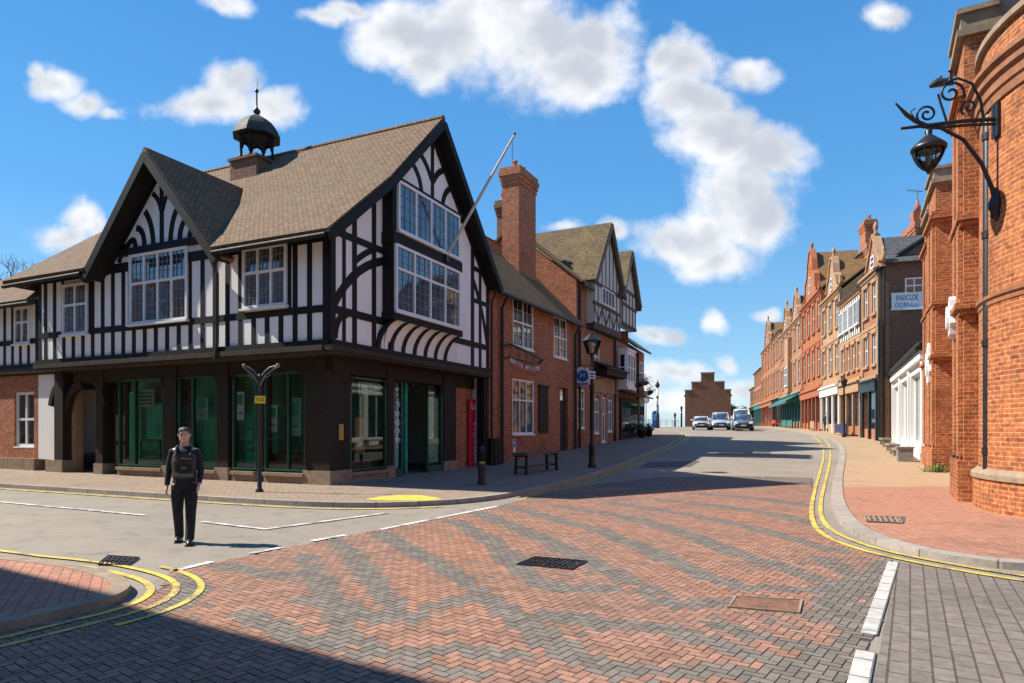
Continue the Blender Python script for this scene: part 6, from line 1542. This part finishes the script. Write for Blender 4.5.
def weeds():
    p = pp(938, 472, .08); t = thing('weeds', tuple(p), 'tuft of yellow green weeds at the foot of the brick pier', 'plant')
    f = MB(); rg = random.Random(5)
    for k in range(160):
        a = rg.uniform(0, 6.28); r_ = rg.uniform(0, .5); l = rg.uniform(.1, .34); b = p + Vector((math.cos(a) * r_, math.sin(a) * r_ * .6, 0)); e = b + Vector((rg.gauss(0, .1), rg.gauss(0, .1), l)); s_ = Vector((rg.uniform(-1, 1), rg.uniform(-1, 1), 0)) * .03
        f.face([b - s_, b + s_, e + s_ * .4, e - s_ * .3])
    f.build('leaves', simple('weed leaves', (.13, .16, .03), .6, 0, .4, 8), t, False)
weeds()
def street_lamp_small(px, py, h, label, mat, name='lamp_post', hh=PH - .03):
    b = pp(px, py, hh); t = thing(name, tuple(b), label, 'lamp post')
    q = MB(); q.lathe(b, [(.16, -.1), (.16, .15), (.1, .3), (.09, 1.2), (.07, 1.3), (.055, h * .82), (.10, h * .825), (.05, h * .84)], 12); q.build('post', M[mat], t)
    q = MB(); q.lathe(b, [(.12, h * .84), (.24, h * .93), (.30, h * .935), (.22, h * .955), (.08, h * .985), (.03, h)], 8, 0, False); q.build('lantern', M['iron'] if mat != 'navy' else M['navy'], t)
    return t
street_lamp_small(844, 437.2, 4.4, 'slim dark lamp post on the right pavement before the cream house', 'iron')
def far_lamp():
    Yv = 82.0; x = (657.5 - CX) / FPX * Yv; b = Vector((x, Yv, G(Yv))); t = thing('lamp_post', tuple(b), 'tall blue and white lamp post standing at the far crossing', 'lamp post')
    z = lambda py: EYE + (HY - py) / FPX * Yv
    q = MB(); q.lathe((x, Yv, 0), [(.26, b.z), (.24, z(414)), (.16, z(413)), (.16, z(405))], 12); q.build('blue_shaft', M['navy'], t)
    q = MB(); q.lathe((x, Yv, 0), [(.13, z(405)), (.11, z(388))], 12); q.build('white_shaft', M['signwhite'], t)
    q = MB(); q.lathe((x, Yv, 0), [(.15, z(398.5)), (.16, z(396.5)), (.12, z(396))], 10); q.lathe((x, Yv, 0), [(.1, z(388)), (.3, z(386)), (.28, z(384.5)), (.1, z(382)), (.03, z(380))], 10); q.build('lantern', M['iron'], t)
far_lamp()
def round_sign():
    Yv = 88.0; x = (646 - CX) / FPX * Yv; z = lambda py: EYE + (HY - py) / FPX * Yv; t = thing('round_sign', (x, Yv, G(Yv)), 'round pale sign on a thin grey pole at the far crossing', 'road sign')
    q = MB(); q.lathe((x, Yv, 0), [(.06, G(Yv)), (.06, z(398))], 8); q.build('pole', M['lead'], t)
    F = Fr((x, Yv), (1, 0), (0, -1)); q = MB(); q.prism(F, arc((0, z(400)), .46, 0, 345, 23), .03, .08); q.build('disc', M['signwhite'], t)
    q = MB(); q.strip(F, arc((0, z(400)), .40, 0, 360, 24), .10, .081, .09); q.build('rim', M['lead'], t)
round_sign()
def info_pillar():
    Yv = 84.0; x = (655 - CX) / FPX * Yv; z = lambda py: EYE + (HY - py) / FPX * Yv; F = Fr((x, Yv), (1, 0), (0, -1)); t = thing('information_pillar', (x, Yv, G(Yv)), 'rounded blue information pillar beside the tall far lamp post', 'pillar')
    q = MB(); q.prism(F, [(-.36, G(Yv)), (.36, G(Yv)), (.36, z(413.5))] + arc((0, z(413.5)), .36, 15, 165, 6) + [(-.36, z(413.5))], -.2, .2); q.build('panel', M['blue'], t)
    q = MB(); q.box(F, -.25, .25, .2, .22, z(420), z(414)); q.build('poster', M['paleteal'], t)
info_pillar()
def far_posts():
    for i, (px, pt, lb) in enumerate(((675, 413, 'short dark bollard left of the stepped gable house'), (681.5, 406, 'dark post with a small head close to the stepped gable house'))):
        Yv = 96.0; x = (px - CX) / FPX * Yv; zt = EYE + (HY - pt) / FPX * Yv; t = thing('post', (x, Yv, G(Yv)), lb, 'post')
        q = MB(); q.lathe((x, Yv, 0), [(.14, G(Yv)), (.12, zt - .5), (.18, zt - .45), (.18, zt - .1), (.06, zt)], 10); q.build('shaft', M['iron'], t)
        q = MB(); q.lathe((x, Yv, 0), [(.15, zt - 1.0), (.16, zt - .95), (.15, zt - .9)], 10); q.build('band', M['signwhite'], t)
    Yv = 104; t = thing('railing', (14, Yv, G(Yv)), 'long grey railing along the far side of the crossing', 'railing'); F = Fr((14, Yv), (1, .1), (.1, -1)); q = MB(); zb = G(Yv)
    for z in (.45, .8, 1.1): q.tube([F.P(0, 0, zb + z), F.P(13, 0, zb + z)], .03, 6)
    for k in range(14): q.tube([F.P(k, 0, zb - .1), F.P(k, 0, zb + 1.12)], .035, 6)
    q.build('rail', M['lead'], t)
far_posts()
def cafe_chair(p, rz, label, mat):
    t = thing('cafe_chair', tuple(p), label, 'chair', 'orange chairs outside the terrace shops'); F = Fr((p.x, p.y), (math.cos(rz), math.sin(rz)))
    q = MB(); q.box(F, -.24, .24, -.24, .24, p.z + .43, p.z + .48); q.build('seat', M[mat], t)
    q = MB(); q.box(F, -.24, .24, -.26, -.22, p.z + .52, p.z + .95); q.build('backrest', M[mat], t)
    for u in (-.21, .21):
        for n in (-.22, .2): q = MB(); q.tube([F.P(u, n, p.z), F.P(u, n, p.z + .45 + (.3 if n < 0 else 0))], .022, 6); q.build('leg', M['iron'], t)
M['orangep'] = simple('orange red plastic', (.65, .10, .03), .5, 0, .1)
for i, (yy, n, lb) in enumerate(((85, 1.0, 'nearest orange chair below the teal awning'), (88.2, 1.2, 'second orange chair below the teal awning'), (91, 1.0, 'furthest orange chair below the teal awning'))):
    q = FR.P((yy - RO.y) / FR.d.y, n, 0); cafe_chair(Vector((q.x, q.y, G(q.y) + PH - .03)), .4 + i, lb, 'orangep')
def barrier(y0, n, L, label, mat='teal'):
    u = (y0 - RO.y) / FR.d.y; p = FR.P(u, n, 0); z = G(p.y) + PH - .03; t = thing('cafe_barrier', (p.x, p.y, z), label, 'barrier', 'low barriers outside the terrace shops')
    q = MB(); q.box(FR, u, u + L, n - .03, n + .03, z + .25, z + .95); q.build('panel', M[mat], t)
    for e in (0, L):
        q = MB(); q.tube([FR.P(u + e, n, z), FR.P(u + e, n, z + 1.02)], .03, 8); q.build('upright', M['iron'], t)
        q = MB(); q.box(FR, u + e - .04, u + e + .04, n - .25, n + .25, z - .01, z + .03); q.build('foot', M['iron'], t)
barrier(48.5, .8, 4.2, 'low navy barrier outside the long fascia house', 'navy'); barrier(75, .9, 4, 'near green barrier under the awning', 'teal'); barrier(80, .9, 4, 'far green barrier under the awning', 'teal')
barrier(61, .9, 2.2, 'low pale board beside the cream house', 'palestone')

# ------------------------------------------------------------------ cars at the far end
def car(px, Yv, W, Lc, H, label, paint, style, heading):
    x = (px - CX) / FPX * Yv; z0 = G(Yv); t = thing('parked_car', (x, Yv, z0), label, 'car', 'cars parked at the far end of the street')
    ca, sa = math.cos(heading), math.sin(heading)
    def P(l, w, h): return Vector((x + w * ca - l * sa * -1 * 0 + l * sa, Yv + l * ca - w * sa, z0 + h))   # l away from the viewer, w to the right
    # body: lower shell as lofted sections from nose (towards us) to tail
    hood = .95 if style != 'suv' else 1.08; roofz_ = H
    sec = [(-Lc / 2, .78, .45, .62), (-Lc / 2 + .12, .92, .28, .78), (-Lc / 2 + .5, .99, .22, hood - .12), (-Lc / 2 + 1.25, 1.0, .2, hood), (0, 1.0, .2, hood + .02), (Lc / 2 - .5, .99, .22, hood + .03), (Lc / 2 - .1, .93, .3, hood - .02), (Lc / 2, .84, .45, hood - .2)]
    def loft(mb, rings, m=0):
        k = len(rings[0]); vs = [q for r_ in rings for q in r_]; fs = []
        for i in range(len(rings) - 1):
            for j in range(k): fs.append((i * k + j, i * k + (j + 1) % k, (i + 1) * k + (j + 1) % k, (i + 1) * k + j))
        fs.append(tuple(range(k))); fs.append(tuple(range((len(rings) - 1) * k, len(rings) * k))); mb.mesh(vs, fs, m, True)
    b = MB(); h2 = W / 2
    loft(b, [[P(l, -h2 * w * .88, zb), P(l, -h2 * w, zb + .18), P(l, -h2 * w, zt - .18), P(l, -h2 * w * .86, zt), P(l, 0, zt + .04), P(l, h2 * w * .86, zt), P(l, h2 * w, zt - .18), P(l, h2 * w, zb + .18), P(l, h2 * w * .88, zb)] for l, w, zb, zt in sec]); bo = b.build('body', M[paint], t)
    g = MB(); cs = [(-Lc / 2 + 1.15, .86, hood), (-Lc / 2 + 1.8, .78, H - .1), (-Lc / 2 + 2.1, .75, H), (Lc / 2 - .8, .74, H - .02), (Lc / 2 - .35, .76, H - .2 if style != 'saloon' else H - .4), (Lc / 2 - .12, .84, hood + .02)]
    loft(g, [[P(l, -h2 * .93, hood - .05), P(l, -h2 * w, zt), P(l, 0, zt + (.03 if 0 < i < 5 else 0)), P(l, h2 * w, zt), P(l, h2 * .93, hood - .05)] for i, (l, w, zt) in enumerate(cs)]); g.build('windows', M['blueglass'], t)
    r = MB(); loft(r, [[P(l, -h2 * w, zt + .005), P(l, -h2 * w * .7, zt + .045), P(l, h2 * w * .7, zt + .045), P(l, h2 * w, zt + .005)] for (l, w, zt) in cs[1:5]]); 
    for sg in (-1, 1): r.tube([P(cs[0][0] - .02, sg * h2 * .88, hood), P(cs[1][0], sg * h2 * .785, H - .09), P(cs[2][0], sg * h2 * .755, H)], .05, 6)
    r.build('roof', M[paint], t)
    for sg in (-1, 1):
        l = MB(); l.poly([P(-Lc / 2 + .06, sg * h2 * .55, hood - .38), P(-Lc / 2 + .1, sg * h2 * .90, hood - .36), P(-Lc / 2 + .16, sg * h2 * .92, hood - .18), P(-Lc / 2 + .16, sg * h2 * .58, hood - .22)], P(-.06, 0, 0) - P(0, 0, 0)); l.build('headlight', M['lampglass'], t)
        m_ = MB(); m_.lathe(P(-Lc / 2 + 1.45, sg * (h2 + .1), hood + .02), [(.05, 0), (.12, .04), (.12, .14), (.05, .18)], 8); m_.build('wing_mirror', M[paint], t)
        for l_ in (-Lc / 2 + .85, Lc / 2 - .85):
            w_ = MB(); w_.tube([P(l_, sg * (h2 - .2), .33), P(l_, sg * (h2 + .01), .33)], .33, 20); wo = w_.build('wheel', M['tyre'], t)
            w_ = MB(); w_.tube([P(l_, sg * (h2 - .1), .33), P(l_, sg * (h2 + .02), .33)], .2, 12); w_.build('rim', M['lead'], wo)
    f = MB(); f.poly([P(-Lc / 2 - .01, -h2 * .5, .62), P(-Lc / 2 - .01, h2 * .5, .62), P(-Lc / 2 + .05, h2 * .45, .76), P(-Lc / 2 + .05, -h2 * .45, .76)], P(-.03, 0, 0) - P(0, 0, 0)); f.build('grille', M['tyre'], t)
    f = MB(); f.poly([P(-Lc / 2 - .02, -h2 * .8, .26), P(-Lc / 2 - .02, h2 * .8, .26), P(-Lc / 2 - .02, h2 * .74, .44), P(-Lc / 2 - .02, -h2 * .74, .44)], P(-.04, 0, 0) - P(0, 0, 0)); f.build('bumper', M['tyre'], t)
    f = MB(); f.poly([P(-Lc / 2 - .07, -.26, .46), P(-Lc / 2 - .07, .26, .46), P(-Lc / 2 - .07, .26, .57), P(-Lc / 2 - .07, -.26, .57)], P(-.01, 0, 0) - P(0, 0, 0)); f.build('number_plate', M['signwhite'], t)
    return t
def paintmat(name, c):
    m, t, b = new_mat(name); b.inputs['Base Color'].default_value = (*c, 1); b.inputs['Roughness'].default_value = .3; b.inputs['Coat Weight'].default_value = .7; b.inputs['Metallic'].default_value = .2; return m
M['p_silver'] = paintmat('pale silver paint', (.55, .57, .58)); M['p_blue'] = paintmat('silver blue paint', (.38, .45, .52)); M['p_white'] = paintmat('white paint', (.72, .72, .70)); M['p_dark'] = paintmat('dark blue grey paint', (.10, .14, .19))
M['tyre'] = simple('black rubber', (.012, .012, .012), .7); M['lampglass'] = simple('headlamp glass', (.7, .72, .72), .15)
car(701, 70, 1.75, 4.0, 1.42, 'pale silver hatchback, leftmost of the three cars', 'p_silver', 'hatch', .25)
car(720, 70, 1.95, 4.5, 1.85, 'tall silver blue car between the two others', 'p_blue', 'suv', .25)
car(742.5, 66, 1.95, 4.6, 1.62, 'dark blue grey car, rightmost of the parked three', 'p_dark', 'suv', .30)
car(741, 74, 1.95, 5.0, 2.25, 'white van standing behind the dark blue grey car', 'p_white', 'suv', .30)

# ------------------------------------------------------------------ trees
def bare_tree(x, y, h, label, seed):
    rg = random.Random(seed); t = thing('bare_tree', (x, y, G(y)), label, 'tree'); tr = MB(); cr = MB()
    def limb(p, d, l, r, depth):
        q = [p]; dd = d.copy()
        for k in range(3): dd = (dd + Vector((rg.gauss(0, .16), rg.gauss(0, .16), rg.gauss(.06, .1)))).normalized(); q.append(q[-1] + dd * l / 3)
        (tr if depth > 3 else cr).tube(q, [r, r * .85, r * .72, r * .6], 6 if depth > 2 else 4, cap=False)
        if depth == 0: return
        for k in range(3 if depth > 1 else 4):
            b = q[rg.choice((2, 3, 3))]; a = Vector((rg.gauss(0, 1), rg.gauss(0, 1), rg.gauss(.35, .6))).normalized(); limb(b, (dd + a * .85).normalized(), l * rg.uniform(.55, .8), r * .55, depth - 1)
    limb(Vector((x, y, G(y) - .1)), Vector((0, 0, 1)), h * .36, h * .022, 5)
    bark = simple('grey brown bark', (.09, .075, .06), .9, 0, .3, 6); tr.build('trunk', bark, t); cr.build('crown', bark, t)
bare_tree((2 - CX) / FPX * 46, 46, 13.0, 'bare leafless tree behind the timbered building at far left', 4)
def leafy_tree(x, y, h, r, label, seed):
    rg = random.Random(seed); t = thing('leafy_tree', (x, y, G(y)), label, 'tree'); tr = MB(); tr.tube([(x, y, G(y) - .2), (x + .1, y, G(y) + h * .4), (x, y, G(y) + h * .75)], [.3, .22, .08], 8)
    for k in range(5): a = rg.uniform(0, 6.28); tr.tube([(x, y, G(y) + h * .4), (x + math.cos(a) * r * .6, y + math.sin(a) * r * .6, G(y) + h * .75)], [.12, .04], 6)
    tr.build('trunk', M['wood'], t); f = MB(); cl = [Vector((rg.gauss(0, r * .45), rg.gauss(0, r * .45), h * (.62 + rg.gauss(0, .15)))) for _ in range(12)]
    for k in range(1500):
        c = Vector((x, y, G(y))) + rg.choice(cl) + Vector((rg.gauss(0, r * .2), rg.gauss(0, r * .2), rg.gauss(0, r * .2))); a = Vector((rg.uniform(-1, 1), rg.uniform(-1, 1), rg.uniform(-1, 1))).normalized(); b = a.orthogonal().normalized(); s_ = .28
        f.face([c - a * s_, c + b * s_ * .6, c + a * s_, c - b * s_ * .6])
    f.build('crown', M['leaf'], t, False)
for i, (px, Yv, h, r, lb) in enumerate(((734, 150, 6.0, 2.0, 'far green tree right of the stepped gable house'),)):
    leafy_tree((px - CX) / FPX * Yv, Yv, h, r, lb, i + 20)

# ------------------------------------------------------------------ people
def remesh(mb, name, mats, parent, vox=.012, smooth=2, dec=None):
    o = mb.build(name, mats, None); md = o.modifiers.new('r', 'REMESH'); md.mode = 'VOXEL'; md.voxel_size = vox; md.use_smooth_shade = True
    if smooth: s_ = o.modifiers.new('s', 'SMOOTH'); s_.factor = .5; s_.iterations = smooth
    if dec: d = o.modifiers.new('d', 'DECIMATE'); d.ratio = dec
    dg = bpy.context.evaluated_depsgraph_get(); dg.update(); me = bpy.data.meshes.new_from_object(o.evaluated_get(dg)); me.name = name
    if not me.materials: 
        for m in (mats if isinstance(mats, (list, tuple)) else [mats]): me.materials.append(m)
    nm = o.name; bpy.data.objects.remove(o)
    for p in me.polygons: p.use_smooth = True
    ob = bpy.data.objects.new(name, me); col.objects.link(ob)
    if parent: ob.parent = parent
    return ob
def person(loc, face, label, H=1.75, stride=.12, hi=True, bag=False):
    """figure in its own space: x to its left.. built facing -y, then turned by the root; parts keep the root's frame"""
    root = thing('person', tuple(loc), label, 'person'); root.rotation_euler = (0, 0, face)
    ROOTLOC[root.name] = Vector((0, 0, 0)); s = H / 1.75; V = lambda x, y, z: Vector((x * s, y * s, z * s))
    b = MB(); E = lambda *p: list(p)
    hip = .90; sho = 1.43
    fl, fr = -stride, stride * .9                 # left foot forward (towards -y), right foot back
    # body (skin): legs, torso, neck, head, arms
    b.tube([V(0, .01, .84), V(0, .01, .95), V(0, -.005, 1.08), V(0, -.01, 1.25), V(0, 0, 1.38), V(0, .01, 1.45)], [.13 * s, .15 * s, .14 * s, .16 * s, .155 * s, .07 * s], 16, ell=[(.75, 1.05)] * 6)
    b.tube([V(0, .012, 1.42), V(0, .0, 1.50), V(0, -.012, 1.56)], [.062 * s, .056 * s, .056 * s], 12)
    for sg, fy in ((1, fl), (-1, fr)):
        k = fy * .45 - .02
        b.tube([V(sg * .095, 0, .92), V(sg * .10, k * .6, .68), V(sg * .098, k, .48), V(sg * .095, fy * .7 + .01, .28), V(sg * .092, fy, .08)], [.085 * s, .075 * s, .055 * s, .05 * s, .036 * s], 12)
        b.tube([V(sg * .092, fy + .04, .05), V(sg * .10, fy - .08, .04), V(sg * .105, fy - .15, .03)], [.042 * s, .04 * s, .03 * s], 10)
    hands = []
    for sg in (1, -1):
        S, El, Wr = (V(.165, .015, 1.395), V(.225, .03, 1.12), V(.215, -.11, .91)) if sg > 0 else (V(-.165, .015, 1.395), V(-.225, .085, 1.125), V(-.245, .03, .885))
        b.tube([V(sg * .08, .01, 1.42), S, (S + El) / 2, El, (El + Wr) / 2, Wr], [.06 * s, .056 * s, .047 * s, .04 * s, .037 * s, .028 * s], 12)
        hd = (Wr - El).normalized(); palm = Wr + hd * .075 * s; inn = Vector((-sg, 0, 0))
        b.tube([Wr - hd * .01, Wr + hd * .03 * s, palm, palm + hd * .02 * s], [.026 * s, .033 * s, .038 * s, .03 * s], 10, ell=[(.8, .9), (1.1, .62), (1.15, .58), (1.1, .5)])
        for q, (oy, ln) in enumerate(((-.027, .07), (-.009, .08), (.009, .074), (.026, .058))):
            r0 = palm + Vector((0, oy * s, 0)); a1 = r0 + hd * ln * .5 * s; a2 = a1 + (hd * .8 + inn * .55).normalized() * ln * .3 * s; a3 = a2 + (hd * .4 + inn * .9).normalized() * ln * .28 * s
            b.tube([r0, a1, a2, a3], [.0095 * s, .009 * s, .0085 * s, .007 * s], 6)
        th = Wr + hd * .03 * s + Vector((0, -.028 * s, 0)); b.tube([th, th + hd * .03 * s + Vector((0, -.022 * s, 0)) + inn * .01, th + hd * .06 * s + Vector((0, -.025 * s, 0)) + inn * .018], [.012 * s, .0105 * s, .008 * s], 6)
        hands.append((S, El, Wr))
    # head: skull and jaw, nose, ears, brow, lips
    hc = V(0, -.02, 1.645)
    prof = [(.02, -.112), (.042, -.106), (.056, -.085), (.064, -.055), (.070, -.02), (.0745, .02), (.0755, .05), (.070, .08), (.055, .102), (.03, .114), (.006, .118)]
    vs = []; fs = []; seg = 24
    for (r_, z) in prof:
        for j in range(seg):
            a = 2 * math.pi * j / seg; ex = 1.0; ey = 1.22 if z > -.03 else 1.02 + .2 * (z + .112) / .08
            yo = -.012 if z < -.03 else 0
            vs.append(hc + Vector((r_ * math.cos(a) * ex, r_ * math.sin(a) * ey + yo, z)) * s)
    for i in range(len(prof) - 1):
        for j in range(seg): fs.append((i * seg + j, i * seg + (j + 1) % seg, (i + 1) * seg + (j + 1) % seg, (i + 1) * seg + j))
    fs.append(tuple(range(seg - 1, -1, -1))); fs.append(tuple((len(prof) - 1) * seg + j for j in range(seg))); b.mesh(vs, fs)
    b.tube([hc + V(0, -.088, .025), hc + V(0, -.10, -.005), hc + V(0, -.108, -.024), hc + V(0, -.092, -.034)], [.008 * s, .011 * s, .015 * s, .011 * s], 8)
    b.tube([hc + V(-.045, -.078, .036), hc + V(-.02, -.09, .04), hc + V(.02, -.09, .04), hc + V(.045, -.078, .036)], .010 * s, 8)
    b.tube([hc + V(-.022, -.083, -.06), hc + V(0, -.09, -.058), hc + V(.022, -.083, -.06)], .008 * s, 8); b.tube([hc + V(-.02, -.08, -.095), hc + V(0, -.085, -.1), hc + V(.02, -.08, -.095)], .018 * s, 8)
    for sg in (-1, 1): b.tube([hc + V(sg * .074, .005, .03), hc + V(sg * .082, .012, .005), hc + V(sg * .074, .005, -.025)], [.012 * s, .015 * s, .008 * s], 8)
    bo = remesh(b, 'body', M['skin'], root, .0085 if hi else .02, 2)
    for sg in (-1, 1):
        e = MB(); e.lathe(hc + V(sg * .030, -.083, .012), [(.002, -.008), (.009, -.004), (.010, 0), (.009, .004), (.002, .008)], 8); e.build('eye', M['dark'], root)
    mo = MB(); mo.tube([hc + V(-.020, -.0905, -.0585), hc + V(0, -.0975, -.057), hc + V(.020, -.0905, -.0585)], .0045 * s, 6); mo.build('lips', simple('lips', (.36, .13, .11), .5), root)
    # hair cap
    h = MB(); vs = []; fs = []; pr = [(.079, .062), (.080, .075), (.077, .092), (.062, .112), (.036, .127), (.006, .131)]
    for i, (r_, z) in enumerate(pr):
        for j in range(seg):
            a = 2 * math.pi * j / seg; fr_ = max(0, -math.sin(a)); zz = z + (-.085 * (1 - fr_) ** 1.2 if i == 0 else (-.02 * (1 - fr_) if i == 1 else 0)) + (.02 * fr_ if i == 0 else 0)
            jit = random.uniform(-.003, .003); vs.append(hc + Vector(((r_ + jit) * math.cos(a), (r_ + jit) * math.sin(a) * 1.2, zz)) * s)
    for i in range(len(pr) - 1):
        for j in range(seg): fs.append((i * seg + j, i * seg + (j + 1) % seg, (i + 1) * seg + (j + 1) % seg, (i + 1) * seg + j))
    fs.append(tuple((len(pr) - 1) * seg + j for j in range(seg))); h.mesh(vs, fs, 0, True); h.build('hair', M['hair'], root)
    # clothes
    c = MB(); c.tube([V(0, .012, .88), V(0, .012, .93), V(0, .0, 1.08), V(0, -.008, 1.25), V(0, .002, 1.385), V(0, .012, 1.455), V(0, .01, 1.49)], [.145 * s, .155 * s, .15 * s, .162 * s, .155 * s, .09 * s, .064 * s], 18, ell=[(.8, 1.06)] * 5 + [(.9, 1.0), (1, 1)])
    for (S, El, Wr) in hands:
        hd = (Wr - El).normalized(); c.tube([Vector((S.x * .4, S.y, S.z + .008 * s)), S + Vector((0, 0, .004)), (S + El) / 2, El, (El + Wr) / 2, Wr - hd * .005], [.06 * s, .064 * s, .056 * s, .050 * s, .045 * s, .038 * s], 12)
    remesh(c, 'jacket', M['blackcloth'], root, .011, 2)
    c = MB()
    c.tube([V(0, .012, .84), V(0, .012, .90), V(0, .012, .99)], [.15 * s, .162 * s, .158 * s], 18, ell=[(.8, 1.04)] * 3)
    for sg, fy in ((1, fl), (-1, fr)):
        k = fy * .45 - .02; c.tube([V(sg * .085, .005, .90), V(sg * .10, k * .6, .68), V(sg * .10, k, .48), V(sg * .097, fy * .7 + .01, .28), V(sg * .094, fy + .005, .07)], [.10 * s, .092 * s, .076 * s, .070 * s, .064 * s], 14)
    remesh(c, 'trousers', M['blackcloth'], root, .011, 2)
    for sg, fy in ((1, fl), (-1, fr)):
        c = MB(); c.tube([V(sg * .092, fy + .065, .045), V(sg * .093, fy + .03, .055), V(sg * .098, fy - .07, .05), V(sg * .104, fy - .14, .038), V(sg * .106, fy - .19, .03)], [.035 * s, .05 * s, .048 * s, .044 * s, .026 * s], 12); sh = remesh(c, 'shoe', M['shoe'], root, .009, 1)
        sl = MB(); F0 = Fr((sg * .098 * s, (fy - .06) * s), (1, 0), (0, -1)); sl.box(F0, -.045, .045, -.12, .125, .0, .018); sl.build('sole', M['tyre'], sh)
    if bag:   # the dark vest with pouches and gold lettering
        vst = MB(); vst.tube([V(0, .01, 1.0), V(0, .0, 1.1), V(0, -.008, 1.25), V(0, .0, 1.36)], [.162 * s, .163 * s, .173 * s, .160 * s], 20, ell=[(.86, 1.04)] * 4)
        for sg in (-1, 1): vst.tube([V(sg * .10, -.13, 1.33), V(sg * .10, -.08, 1.455), V(sg * .10, .03, 1.475), V(sg * .10, .13, 1.36)], .03 * s, 8, ell=[(1.2, .6)] * 4)
        vo = remesh(vst, 'vest', M['charcoal'], root, .012, 2)
        FV = Fr((0, -.150 * s), (1, 0), (0, -1))
        for (x0, x1, z0, z1, tx) in ((-.03, .13, 1.235, 1.315, 'POAU'), (-.09, .12, 1.095, 1.185, 'JSK')):
            p = MB(); p.box(FV, x0, x1, -.03, .022, z0, z1); po = p.build('pouch', M['blackcloth'], root)
            text_mesh(tx, FV, (x0 + x1) / 2, .026, (z0 + z1) / 2, .055, M['gold'], po, extr=.002)
        p = MB(); p.box(FV, -.13, .135, -.035, .012, 1.005, 1.055); p.build('belt', simple('grey webbing', (.12, .12, .12), .7), root)
    return root
mx, my = gp(184.5, 543)
person((mx, my, 0.0), R(19), 'man in black clothes with a dark vest walking across the road', 1.72, .19, True, True)
q = pp(826, 431.5, PH - .03); person((q.x, q.y, q.z), R(150), 'small distant figure in black walking on the right pavement', 1.72, .18, False)
